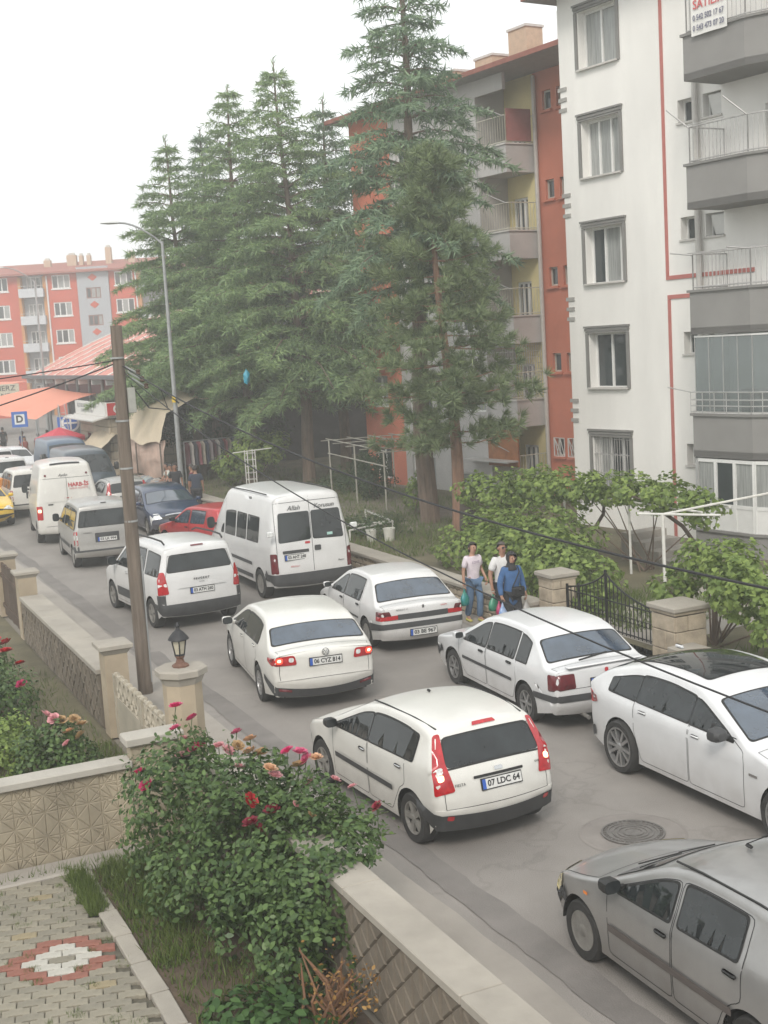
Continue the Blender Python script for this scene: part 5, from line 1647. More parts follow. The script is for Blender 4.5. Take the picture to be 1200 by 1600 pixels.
RIFTER = dict(w=.92, wb=2.785, r=.32, tw=.2, paint=WHITE, belt=((2.5, 1.10), (-.6, 1.16)), sill=.25, rim='five', tumble=.17, zm=.72, step=.12,
  front=(.15, .9), rear=(.05, .7),
  prof=[(3.48, .25, .05, .1, .06), (3.6, .45, .08, .14, .08), (3.6, .76, .1, .14, .08), (3.46, .97, .12, .1, .08), (2.6, 1.16, .06, .06, .06),
        (1.85, 1.72, .2, .05, .09), (1.35, 1.81, .3, .05, .1), (.2, 1.83, .3, .05, .1), (-.48, 1.80, .15, .05, .1), (-.60, 1.73, .1, .06, .1), (-.70, 1.14, .1, .07, .12), (-.73, .64, .06, .08, .1), (-.75, .44, .06, .08, .1), (-.66, .28, .05, .06, .06)],
  doors=[(1.42, 2.48), (.36, 1.40)], windows=[(1.44, 2.40, .05), (.44, 1.38, .05), (-.46, .32, .06)], wlow=.01,
  lids=[('hood', 3.1, 3.9), ('tailgate', 9.1, 11.15)],
  screens=[('windshield', 4.06, 4.95, .1, .12), ('rear_window', 9.12, 9.93, .16, .14)],
  patches=[('tail_light', '2rear', [(.72, .80), (.99, .78), (.98, 1.12), (.90, 1.28), (.78, 1.28)], M_RED, .012, .04),
           ('lamp_band', '2rear', [(.75, .96), (.96, .95), (.96, 1.02), (.76, 1.03)], M_CLEAR, .016, .02),
           ('bumper', 'rear', [(-1.18, .30), (1.18, .30), (1.18, .62), (1.0, .58), (-1.0, .58), (-1.18, .62)], M_PLAST, .016, .03),
           ('corner_guard', '2rear', [(.80, .56), (1.05, .56), (1.05, .78), (.80, .78)], M_PLAST, .014, .02),
           ('brake_lamp', 'rear', [(-.14, 1.735), (.14, 1.735), (.14, 1.76), (-.14, 1.76)], M_REDD, .014, .005),
           ('handle_bar', 'rear', [(-.55, .90), (.55, .90), (.50, .935), (-.50, .935)], WHITE, .03, .015),
           ('door_moulding', '2side', belt_strip(.45, 2.3, .42, .62), M_PLAST, .014, .03),
           ('headlight', '2front', [(.45, .84), (.8, .86), (1.05, .95), (.8, 1.0), (.45, .94)], M_CLEAR, .008, .04)],
  handles=[(1.56, 1.0), (.52, 1.02)], mirror=(2.28, 1.2, .2), mirror_h=.5, mirror_mat=M_RUB,
  plates=[(0, .82, '03 ATH 260')], texts=[(0, 1.06, 'PEUGEOT', .06, M_INK, dict(spacing=1.5, bold=.002)), (0, .99, 'RIFTER', .03, M_INK, dict(spacing=1.3))],
  tubes=[('roof_rail', [(1.4, .64, 1.80), (1.2, .66, 1.86), (.3, .67, 1.88), (-.25, .66, 1.87), (-.38, .65, 1.81)], .02, M_RUB, 2)])

CONNECT = dict(w=.89, wb=2.665, r=.31, tw=.19, paint=SILVER, belt=((2.5, 1.05), (-.6, 1.08)), sill=.26, rim='steel', tumble=.14, zm=.7, step=.14,
  front=(.14, .9), rear=(.03, .5),
  prof=[(3.4, .28, .05, .1, .06), (3.5, .45, .08, .12, .07), (3.5, .72, .1, .12, .07), (3.36, .95, .12, .08, .07), (2.7, 1.14, .06, .05, .06),
        (2.0, 1.70, .2, .05, .08), (1.5, 1.80, .3, .04, .08), (0, 1.82, .3, .04, .08), (-.52, 1.80, .1, .04, .08), (-.62, 1.74, .08, .05, .07), (-.71, 1.1, .08, .05, .07), (-.73, .64, .06, .05, .06), (-.76, .44, .05, .06, .06), (-.68, .32, .04, .05, .05)],
  doors=[(1.55, 2.6), (.45, 1.5)], windows=[(1.6, 2.45, .07), (.5, 1.45, .07), (-.5, .40, .07)],
  screens=[('windshield', 4.08, 4.93, .1, .12), ('rear_window', 9.12, 9.95, .08, .07)],
  patches=[('tail_light', '2rear', [(.80, .70), (.96, .70), (.96, .84), (.80, .84)], M_RED, .012, .02), ('tail_light', '2rear', [(.80, .98), (.96, .98), (.96, 1.08), (.80, 1.08)], M_RED, .012, .02),
           ('lamp_band', '2rear', [(.80, .85), (.96, .85), (.96, .97), (.80, .97)], M_CLEAR, .012, .02),
           ('bumper', 'rear', [(-1.16, .36), (1.16, .36), (1.16, .50), (-1.16, .50)], SILVER, .03, .03),
           ('bumper_gap', 'rear', [(-.85, .50), (.85, .50), (.85, .55), (-.85, .55)], M_PLAST, .012, .01),
           ('plate_recess', 'rear', [(-.33, .74), (.33, .74), (.33, 1.0), (-.33, 1.0)], M_PLAST, .008, .01),
           ('corner_guard', '2rear', [(.78, .36), (1.16, .36), (1.16, .66), (.78, .66)], M_PLAST, .014, .02),
           ('side_moulding', '2side', belt_strip(.45, 2.2, .50, .60), M_PLAST, .014, .02)],
  mirror=(2.35, 1.18, .2), mirror_h=.6, mirror_mat=M_RUB, plates=[(0, .82, '03 LK 994')], texts=[(.52, 1.02, 'CONNECT', .05, M_INK)],
  boxes=[('roof_lamp', (-.50, .0, 1.80), (.05, .16, .03), M_RUB)])

TRANSIT = dict(w=.98, wb=3.3, r=.34, tw=.22, paint=WHITE_WARM, belt=((3.3, 1.25), (-.9, 1.30)), sill=.33, rim='steel', tumble=.13, shoulder=.01, zm=.9, step=.16,
  front=(.16, 1.0), rear=(.03, .5), barrel=.03,
  prof=[(4.1, .3, .05, .12, .06), (4.22, .5, .1, .15, .1), (4.22, .8, .1, .15, .1), (4.1, 1.08, .15, .12, .1), (3.5, 1.32, .06, .08, .08),
        (2.7, 2.1, .15, .06, .1), (2.4, 2.48, .3, .05, .14), (1.8, 2.58, .4, .05, .14), (0, 2.60, .4, .04, .14), (-.72, 2.58, .15, .04, .14), (-.84, 2.50, .1, .05, .12), (-.90, 1.95, .05, .06, .10), (-.93, 1.3, .1, .05, .08), (-.95, .62, .06, .05, .08), (-.97, .42, .05, .06, .07), (-.9, .34, .04, .05, .05)],
  doors=[(2.3, 3.35)], windows=[(2.38, 3.2, .60)],
  screens=[('windshield', 4.1, 5.0, .16, .14)], lids=[('hood', 3.1, 3.9)],
  patches=[('tail_light', '2rear', [(.80, .82), (.99, .82), (.99, 1.26), (.80, 1.26)], M_RED, .012, .03),
           ('lit_lamp', 'rear', [(.84, 1.06), (.94, 1.06), (.94, 1.16), (.84, 1.16)], M_LIT, .016, .03),
           ('door_panel', '2rear', [(.04, 1.36), (.74, 1.36), (.68, 2.04), (.04, 2.04)], WHITE_WARM, .014, .04),
           ('marker_lamp', '2rear', [(.60, 2.17), (.67, 2.17), (.67, 2.24), (.60, 2.24)], M_REDD, .016, .035),
           ('roof_strip', 'rear', [(-.46, 2.52), (.46, 2.52), (.46, 2.565), (-.46, 2.565)], M_RUB, .016, .01),
           ('bumper', 'rear', [(-1.2, .38), (1.2, .38), (1.2, .56), (-1.2, .56)], WHITE_WARM, .03, .03),
           ('door_latch', 'rear', [(.46, 1.27), (.62, 1.27), (.62, 1.31), (.46, 1.31)], M_RUB, .014, .01),
           ('door_slot', 'rear', [(-.12, 1.45), (.10, 1.45), (.10, 1.475), (-.12, 1.475)], M_RED, .014, .005),
           ('bracket', 'rear', [(-.28, .93), (.02, .93), (.02, 1.02), (-.10, 1.10), (-.26, 1.10)], M_RUB, .02, .03)],
  seams_rear=[[(0, .60), (0, 2.12)], [(.86, 2.10), (-.86, 2.10)], [(.72, .60), (-.72, .60)]],
  mirror=(3.1, 1.5, .2), mirror_h=.8, mirror_mat=M_RUB, plates=[(0.02, .82, '35 M 2815')],
  texts=[(-.36, 1.86, 'HARB-İS', .17, M_REDINK, dict(bold=.006)), (-.36, 1.74, 'SAĞLIK HİZMETİ', .075, M_REDINK), (.1, 2.19, 'Aydın', .12, M_INK, dict(shear=.4))])

PALIO = dict(w=.81, wb=2.37, r=.285, tw=.175, paint=GREY, belt=((2.1, .88), (-.5, .97)), sill=.22, rim='steel', tumble=.30, handle_mat=M_RUB,
  front=(.2, 1.0), rear=(.10, .9), crease=(.62, .004),
  prof=[(2.92, .22, .05, .1, .06), (3.08, .36, .08, .14, .08), (3.09, .54, .08, .14, .08), (2.98, .70, .1, .12, .08), (2.72, .82, .2, .08, .06), (2.0, .97, .05, .05, .05),
        (1.22, 1.36, .2, .05, .07), (.8, 1.43, .3, .04, .08), (.1, 1.44, .3, .04, .08), (-.30, 1.38, .1, .05, .09), (-.54, 1.0, .1, .07, .11), (-.60, .62, .1, .1, .12), (-.62, .45, .08, .1, .1), (-.52, .24, .05, .08, .06)],
  doors=[(.98, 1.90), (.10, .96)], windows=[(1.02, 1.88, .045), (.17, .91, .045)], wlow=.01,
  lids=[('hood', 3.25, 4.85), ('tailgate', 9.1, 11.2)],
  screens=[('windshield', 5.05, 5.95, .10, .12), ('rear_window', 9.12, 9.9, .15, .15)],
  patches=[('front_bumper', 'front', [(-1.0, .25), (1.0, .25), (1.0, .50), (-1.0, .50)], M_PLAST, .014, .03),
           ('side_moulding', '2side', belt_strip(.20, 1.88, .50, .57), mat('moulding_brown', (.10, .085, .078), .6), .014, .015),
           ('headlight', '2front', [(.40, .62), (.78, .62), (.92, .70), (.80, .80), (.45, .76)], mat('headlight_yellowed', (.7, .6, .3), .15, coat=.6), .010, .04),
           ('side_indicator', '2side', [(2.20, .70), (2.27, .70), (2.27, .73), (2.20, .73)], M_AMBER, .012, .01),
           ('bumper', 'rear', [(-1.05, .25), (1.05, .25), (1.05, .50), (-1.05, .50)], M_PLAST, .012, .02),
           ('tail_light', '2rear', [(.56, .66), (.86, .66), (.86, .95), (.60, .95)], M_RED, .010, .03)],
  handles=[(1.10, .80), (.22, .84)], mirror=(1.72, 1.0, .17), mirror_mat=M_RUB, plates=[(0, .6, '03 DK 417')],
  boxes=[('antenna_base', (.95, 0, 1.43), (.08, .04, .03), M_RUB)],
  tubes=[('wiper', [(1.96, .42, 1.0), (1.86, .02, 1.055)], .007, M_RUB), ('wiper', [(1.96, -.02, 1.01), (1.87, -.36, 1.045)], .007, M_RUB),
         ('roof_gutter', [(1.15, .585, 1.355), (.8, .595, 1.385), (.1, .59, 1.39), (-.24, .56, 1.345)], .010, M_RUB, 2),
         ('antenna', [(.98, 0, 1.44), (.62, 0, 1.66)], .005, M_RUB)])

BMW = dict(w=.95, wb=3.07, r=.35, tw=.25, paint=WHITE_COLD, belt=((2.4, 1.0), (-.7, 1.06)), sill=.22, rim='low', tumble=.36, poke=.015, shoulder=.05,
  front=(.2, 1.1), rear=(.14, 1.0), crease=(.86, .014), arch=.04,
  prof=[(3.75, .2, .05, .12, .06), (3.93, .4, .08, .15, .08), (3.95, .62, .1, .15, .08), (3.8, .80, .15, .12, .08), (3.4, .93, .2, .08, .07), (2.5, 1.05, .05, .06, .06),
        (1.52, 1.47, .2, .06, .08), (1.0, 1.555, .3, .06, .1), (.2, 1.54, .4, .06, .1), (-.50, 1.33, .2, .06, .09), (-.82, 1.13, .06, .06, .08), (-.93, 1.04, .08, .1, .1), (-.97, .75, .08, .14, .12), (-.96, .5, .08, .14, .1), (-.85, .24, .05, .1, .06)],
  doors=[(1.42, 2.42), (.30, 1.40)], windows=[(1.40, 2.34, .04), (.33, 1.385, .04), (-.30, .315, .045)], wlow=.0,
  lids=[('hood', 3.3, 4.9)],
  screens=[('windshield', 5.06, 5.95, .11, .13, M_GLASSB), ('rear_window', 8.7, 9.9, .12, .12), ('glass_roof', 6.15, 8.3, .22, .22)],
  patches=[('tail_light', '2rear', [(.50, .84), (.95, .82), (1.15, .90), (1.05, 1.0), (.55, .98)], M_RED, .010, .05),
           ('side_badge', '2side', [(2.52, .70), (2.66, .70), (2.66, .73), (2.52, .73)], M_CHROME, .012, .01),
           ('window_chrome', '2side', belt_strip(-.1, 2.3, 1.035, 1.045), M_INK, .005, .003),
           ('headlight', '2front', [(.45, .70), (.9, .74), (1.25, .84), (.95, .88), (.5, .82)], M_CLEAR, .008, .04),
           ('bumper_lower', 'rear', [(-1.0, .26), (1.0, .26), (1.0, .38), (-1.0, .38)], M_PLAST, .010, .02)],
  handles=[(1.56, .90), (.50, .93)], mirror=(2.1, 1.08, .22), mirror_mat=M_PLAST, handle_mat=WHITE_COLD,
  boxes=[('shark_fin', (.05, 0, 1.56), (.16, .04, .05), WHITE_COLD)], plates=[(0, .70, '03 GT 535')])

def variant(base, **k):
    d = dict(base); d.update(k); return d

def repaint(base, old, new, **k):
    d = dict(base); d['paint'] = new
    d['patches'] = [tuple(new if q is old else q for q in p) for p in base['patches']]
    d.update(k); return d

UNO = repaint(PALIO, GREY, REDP, w=.78, tumble=.22, wb=2.36, rim='steel',
  prof=[(2.9, .22, .05, .06, .05), (3.0, .38, .06, .08, .05), (3.0, .56, .06, .08, .05), (2.93, .72, .06, .06, .05), (2.8, .78, .1, .05, .05), (2.0, .94, .05, .04, .04),
        (1.3, 1.37, .12, .04, .05), (.9, 1.42, .3, .04, .06), (-.2, 1.42, .2, .04, .06), (-.38, 1.38, .06, .04, .06), (-.60, .95, .06, .04, .06), (-.64, .62, .06, .05, .06), (-.66, .42, .06, .06, .06), (-.56, .24, .05, .05, .05)],
  glass=M_GLASSB, lids=[], handles=[(1.1, .8)], tubes=[], boxes=[],
  screens=[('windshield', 5.05, 5.95, .09, .10), ('rear_window', 9.12, 9.93, .10, .10, mat('pale_rear_glass', (.28, .29, .27), .12, var=.4, scale=3))], plates=[(0, .55, '03 E 5521')])
FOCUS = repaint(FIESTA, WHITE_WARM, NAVY, w=.90, wb=2.64, r=.315, plates=[], texts=[], windows=[(1.2, 2.15, .05), (.1, 1.1, .05)], doors=[(1.18, 2.2), (.16, 1.15)],
  lids=[('hood', 3.3, 4.85)], glass=M_GLASSB, handles=[(1.3, .86)], tubes=[], boxes=[], mirror=(2.05, 1.02, .18), mirror_mat=NAVY,
  prof=[(3.35, .20, .05, .14, .06), (3.5, .36, .08, .18, .08), (3.51, .54, .08, .18, .08), (3.42, .74, .1, .14, .08), (3.15, .87, .2, .08, .06), (2.4, 1.02, .05, .06, .05),
        (1.45, 1.42, .2, .06, .07), (.9, 1.495, .3, .05, .08), (.2, 1.5, .3, .05, .08), (-.40, 1.42, .10, .05, .09), (-.65, 1.08, .1, .07, .11), (-.72, .93, .1, .08, .12), (-.78, .62, .1, .1, .12), (-.79, .45, .08, .1, .1), (-.66, .24, .05, .08, .06)],
  patches=[('headlight', '2front', [(.52, .66), (.78, .68), (1.12, .80), (.92, .87), (.6, .82)], M_CLEAR, .010, .04),
           ('grille', 'front', [(-.5, .62), (.5, .62), (.55, .72), (-.55, .72)], M_RUB, .008, .03), ('grille_bar', 'front', [(-.42, .735), (.42, .735), (.42, .765), (-.42, .765)], M_CHROME, .012, .01),
           ('lower_grille', 'front', [(-.6, .32), (.6, .32), (.5, .5), (-.5, .5)], M_RUB, .008, .05)])
TAXI = repaint(FOCUS, NAVY, YELLOW, glass=M_GLASS, mirror_mat=YELLOW, boxes=[('taxi_sign', (.7, 0, 1.56), (.16, .5, .13), mat('taxi_sign', (.75, .7, .4), .4))],
  patches=[('headlight', '2front', [(.42, .70), (.75, .71), (1.15, .80), (.95, .86), (.55, .80)], M_CLEAR, .010, .03), ('headlight_shade', '2front', [(.30, .66), (.95, .67), (.95, .70), (.30, .70)], M_RUB, .010, .01),
           ('lower_grille', 'front', [(-.95, .34), (.95, .34), (.8, .48), (-.8, .48)], M_RUB, .010, .05), ('grille', 'front', [(-.4, .64), (.4, .64), (.45, .70), (-.45, .70)], M_RUB, .008, .03)])
NAVYVAN = repaint(TRANSIT, WHITE_WARM, SLATE, plates=[], texts=[], seams_rear=[], screens=[('windshield', 4.08, 5.0, .13, .12)], windows=[(2.38, 3.2, .55), (1.0, 2.2, .55)], mirror_mat=M_RUB,
  prof=[(4.1, .3, .05, .12, .06), (4.22, .5, .1, .15, .1), (4.22, .8, .1, .15, .1), (4.1, 1.08, .15, .12, .1), (3.55, 1.28, .06, .08, .08),
        (2.85, 2.0, .15, .06, .1), (2.5, 2.18, .3, .05, .14), (1.8, 2.22, .4, .05, .14), (0, 2.22, .4, .04, .14), (-.72, 2.20, .15, .04, .14), (-.84, 2.12, .1, .05, .12), (-.90, 1.7, .05, .06, .10), (-.93, 1.3, .1, .05, .08), (-.95, .62, .06, .05, .08), (-.97, .42, .05, .06, .07), (-.9, .34, .04, .05, .05)],
  patches=[('headlight', '2front', [(.5, .82), (.85, .84), (1.05, .98), (.85, 1.05), (.5, 1.0)], M_CLEAR, .010, .04), ('grille', 'front', [(-.45, .84), (.45, .84), (.45, 1.0), (-.45, 1.0)], M_RUB, .008, .03),
           ('front_bumper', 'front', [(-1.3, .34), (1.3, .34), (1.3, .68), (-1.3, .68)], M_PLAST, .014, .05)])
WHITEVAN = repaint(CONNECT, SILVER, WHITE, plates=[(0, .82, '03 KN 118')], texts=[])
WHITEVAN2 = repaint(CONNECT, SILVER, WHITE_WARM, plates=[(0, .82, '03 PA 327')], texts=[])
HATCH_SILVER = repaint(FIESTA, WHITE_WARM, SILVER, plates=[(0, .755, '03 HB 730')], texts=[])
SEDAN_FAR = repaint(R19, WHITE, WHITE_COLD, plates=[(0.02, .4, '06 BT 442')], texts=[], mirror_mat=WHITE_COLD)

# near vehicles, placed by the axle marks on the road
build_car('hatchback_car', PALIO, (6.84, 7.15), 1.1, 'dusty silver-grey hatchback cut off by the lower right corner', 'car')
build_car('hatchback_car', FIESTA, (6.83, 12.93), -2.5, 'off-white hatchback with tall red tail lights and grey lower bumper', 'car')
build_car('sports_saloon', BMW, (10.3, 13.5), 180.5, 'large white fastback car with dark panoramic glass roof at right edge', 'car')
build_car('saloon_car', TEMPRA, (10.32, 16.08), 3.0, 'white saloon with boot spoiler and dark red square tail lights beside the black gate', 'car')
build_car('saloon_car', JETTA, (7.4, 19.58), 7.5, 'cream-white saloon with glowing round brake lights in mid street', 'car')
build_car('saloon_car', R19, (10.32, 21.89), 5.0, 'white older saloon with black band between its tail lights', 'car')
build_car('minibus', MINIBUS, (10.48, 27.99), 0.5, 'tall white minibus with black script above its dark rear windows', 'minibus')
build_car('family_van', RIFTER, (7.42, 26.58), -4.0, 'white tall family car with roof rails and grey plastic bumpers', 'car')
build_car('panel_van', CONNECT, (7.6, 35.83), 3.5, 'silver compact van with wide dark rear window behind the wooden pole', 'van')
build_car('panel_van', TRANSIT, (7.72, 41.6), 6.0, 'tall cream van with red lettering on its windowless rear doors', 'van')
# the queue and the parked cars further up the street
build_car('hatchback_car', UNO, (11.0, 34.8), -15.0, 'small red hatchback parked ahead of the white minibus', 'car')
build_car('hatchback_car', FOCUS, (10.95, 42.7), 183.0, 'dark blue hatchback facing the camera behind the red car', 'car')
build_car('hatchback_car', HATCH_SILVER, (10.6, 45.6), 1.0, 'silver hatchback parked behind the dark blue car', 'car')
build_car('panel_van', NAVYVAN, (10.45, 53.6), 181.0, 'slate blue van facing the camera with a big windshield', 'van')
build_car('panel_van', repaint(NAVYVAN, SLATE, paint('pickup_blue', (.05, .09, .15), .2, .4), rim='steel'), (11.2, 61.5), 181.0, 'blue van roof showing just behind the slate blue van', 'van')
build_car('taxi', TAXI, (5.85, 50.0), 177.0, 'yellow taxi driving out at the left edge', 'taxi')
build_car('panel_van', WHITEVAN2, (7.95, 49.4), 1.0, 'white panel van queueing directly ahead of the cream lettered van', 'van')
build_car('panel_van', WHITEVAN, (8.1, 56.6), -2.0, 'white compact van in the queue with an orange top case beside it', 'van')
build_car('panel_van', repaint(CONNECT, SILVER, WHITE_COLD, plates=[(0, .82, '03 SB 611')], texts=[]), (8.55, 63.2), -2.0, 'white family van further up the queue, below the red parasol', 'van')
build_car('saloon_car', SEDAN_FAR, (10.3, 70.6), 176.0, 'white car with open-looking dark side window left of the parasol', 'car')
build_car('panel_van', repaint(CONNECT, SILVER, WHITE, plates=[(0, .82, '03 VT 205')], texts=[]), (9.3, 78.0), -4.0, 'white van at the far left edge of the queue', 'van')
build_car('saloon_car', repaint(R19, WHITE, paint('far_silver', (.5, .52, .53), .1), texts=[], plates=[]), (12.2, 105.0), 182.0, 'pale car far off under the orange canopies', 'car')
build_car('saloon_car', repaint(R19, WHITE, paint('cream', (.55, .53, .45), .1), texts=[], plates=[]), (14.1, 72.6), 175.0, 'cream car parked by the red parasol behind the blue van', 'car')
# ------------------------------------------------------------------ trees and plants
M_BARK = mat('conifer_bark', (0.17, 0.125, 0.095), 0.95, var=.35, scale=3, stretch=(3, 3, .6), bump=.5, bscale=10)
M_BARKP = mat('pine_bark', (0.26, 0.15, 0.10), 0.95, var=.35, scale=3, stretch=(3, 3, .6), bump=.5, bscale=10)
L_CEDAR = leaf_mat('cedar_needles', (0.075, 0.140, 0.072), (0.28, 0.385, 0.165), scale=.55)
L_CEDAR2 = leaf_mat('cedar_needles_blue', (0.080, 0.140, 0.100), (0.265, 0.36, 0.215), scale=.55)
L_PINE = leaf_mat('pine_needles', (0.090, 0.140, 0.068), (0.27, 0.335, 0.165), scale=.8)
L_ROSE = leaf_mat('rose_leaves', (0.026, 0.060, 0.021), (0.125, 0.195, 0.062), rough=.42, scale=2.5)
L_ROSE2 = leaf_mat('rose_leaves_far', (0.03, 0.066, 0.02), (0.13, 0.20, 0.06), rough=.5, scale=2)
L_VINE = leaf_mat('vine_leaves', (0.065, 0.115, 0.028), (0.28, 0.37, 0.10), scale=1.1, trans=.35)
L_SHRUB = leaf_mat('shrub_leaves', (0.014, 0.032, 0.014), (0.05, 0.085, 0.03), scale=1.2)
L_BROAD = leaf_mat('broad_leaves', (0.022, 0.05, 0.02), (0.085, 0.13, 0.05), scale=.8)
L_GRASS = leaf_mat('grass_blades', (0.045, 0.075, 0.016), (0.15, 0.20, 0.055), scale=2)
L_DRY = leaf_mat('dry_leaves', (0.14, 0.06, 0.02), (0.40, 0.24, 0.08), scale=3)

def unit(v): return v / np.maximum(np.linalg.norm(v, axis=-1, keepdims=True), 1e-9)

def blades(P, D, L, Wd, rng):
    """thin triangles: base points P, directions D, lengths L, widths Wd"""
    n = len(P)
    S_ = unit(np.cross(D, rng.normal(size=(n, 3))))
    V = np.empty((n, 3, 3))
    V[:, 0] = P + S_ * Wd[:, None] * .5
    V[:, 1] = P - S_ * Wd[:, None] * .5
    V[:, 2] = P + D * L[:, None]
    return V.reshape(-1, 3), np.arange(n * 3).reshape(-1, 3)

def leaves(P, Nn, size, rng, shape='oval'):
    """folded leaves: one outline per leaf, random spin about its normal"""
    n = len(P)
    Nn = unit(Nn)
    a = unit(np.cross(Nn, rng.normal(size=(n, 3)))); b = np.cross(Nn, a)
    if shape == 'oval': O = [(0, -.5, 0), (.30, -.1, .10), (.22, .28, .08), (0, .55, -.05), (-.22, .28, .08), (-.30, -.1, .10)]
    else: O = [(0, -.32, 0), (.42, -.42, .08), (.50, .05, .10), (.25, .20, .02), (0, .58, -.06), (-.25, .20, .02), (-.50, .05, .10), (-.42, -.42, .08)]
    k = len(O)
    V = np.empty((n, k, 3))
    for i, (x, y, z) in enumerate(O):
        V[:, i] = P + (a * x + b * y + Nn * z) * size[:, None]
    return V.reshape(-1, 3), np.arange(n * k).reshape(-1, k)

def branch_wood(mb, pts, r0, r1, n=5):
    m = len(pts)
    mb.tube(pts, [r0 + (r1 - r0) * i / (m - 1) for i in range(m)], n, cap=False)

def cedar(loc, height, rmax, z0, seed, label, material, lean=(0, 0), dens=1.0, name='cedar_tree', cone=.62, gap=1.0):
    rng = np.random.default_rng(seed)
    t = empty(name, loc, 0, label, 'tree', 'conifers behind the stone wall')
    wood = MB()
    zs = np.linspace(0, height, 14)
    cx = lean[0] * (zs / height) ** 1.6 + .07 * np.sin(zs * .9 + seed); cy = lean[1] * (zs / height) ** 1.6 + .07 * np.cos(zs * .8 + seed)
    branch_wood(wood, list(zip(cx, cy, zs)), .0155 * height + .02, .02, 9)
    tx = lambda z: np.array((np.interp(z, zs, cx), np.interp(z, zs, cy), z))
    Ps, Ds, Ls, Ws = [], [], [], []
    z = z0; az = rng.uniform(0, 6.28)
    while z < height - .25:
        f = (z - z0) / (height - z0)
        R_ = rmax * (1 - f ** (2 * (1 - cone) + .55)) * (.6 + .4 * min(1, f * 6 + .35)) * rng.uniform(.78, 1.12)
        R_ = max(R_, .32)
        nb = 4
        for _ in range(nb):
            az += 2.4 + rng.uniform(-.5, .5)
            L = R_ * rng.uniform(.72, 1.12)
            up = .42 + .40 * f + rng.uniform(-.12, .12)
            droop = .80 - .30 * f
            n = max(6, int(L / .13))
            s_ = np.linspace(0, 1, n)
            hd = np.array((math.cos(az), math.sin(az)))
            bx = tx(z)[None, :] + np.stack([hd[0] * s_ * L, hd[1] * s_ * L, (up * s_ - droop * s_ ** 2.1) * L * .62], 1)
            bx[:, :2] += np.cumsum(rng.normal(0, .012, (n, 2)), 0)
            if L > .8: branch_wood(wood, [tuple(p) for p in bx[::max(1, n // 5)]], .018 + .012 * L, .008, 4)
            side = np.array((-hd[1], hd[0], 0))
            hd3 = np.array((hd[0], hd[1], 0))
            # twigs on both sides, forming a drooping plate
            for sg in (-1, 1):
                st = s_[s_ > .14]; bp = bx[s_ > .14]
                tl = (.46 * L * (1 - st) + .24) * rng.uniform(.6, 1.15, len(st)) * (.4 + .6 * np.minimum(1, st * 3))
                td = unit(side[None] * sg * rng.uniform(.7, 1.0, (len(st), 1)) + hd3[None] * rng.uniform(.35, .9, (len(st), 1)) + np.array((0, 0, 1.)) * rng.uniform(-.30, .12, (len(st), 1)))
                m = max(3, int(np.ceil(tl.max() / .105)))
                q = np.linspace(.08, 1, m)
                pts = bp[:, None] + td[:, None] * (tl[:, None] * q[None])[..., None]
                pts[..., 2] -= .16 * (tl[:, None] * q[None]) ** 1.5 + .03
                pts = pts.reshape(-1, 3)
                dd = np.repeat(td, m, 0)
                keep = rng.random(len(pts)) < np.repeat(np.clip(tl / tl.max() + .25, 0, 1), m) * dens
                Ps.append(pts[keep]); Ds.append(dd[keep])
            tip = bx[-3:]; Ps.append(np.repeat(tip, 3, 0)); Ds.append(np.repeat(np.tile(hd3, (len(tip), 1)), 3, 0))
        z += (.32 + .14 * rng.random()) * gap
    # leader
    lz = np.linspace(height - .8, height + .1, 16); Ps.append(np.stack([np.interp(lz, zs, cx), np.interp(lz, zs, cy), lz], 1)); Ds.append(np.tile((0, 0, 1.), (16, 1)))
    P = np.concatenate(Ps); D = np.concatenate(Ds)
    P = np.repeat(P, 2, 0); D = np.repeat(D, 2, 0)
    n = len(P)
    P = P + rng.normal(0, .025, (n, 3))
    D = unit(D * .75 + rng.normal(0, .55, (n, 3)) + np.array((0, 0, -.28)))
    V, F = blades(P, D, rng.uniform(.17, .36, n), rng.uniform(.032, .062, n), rng)
    wood.build('trunk', M_BARK, t, True)
    tag(link_mesh('crown', np_mesh('crown', V, F, material), t), kind='stuff')
    return t, n

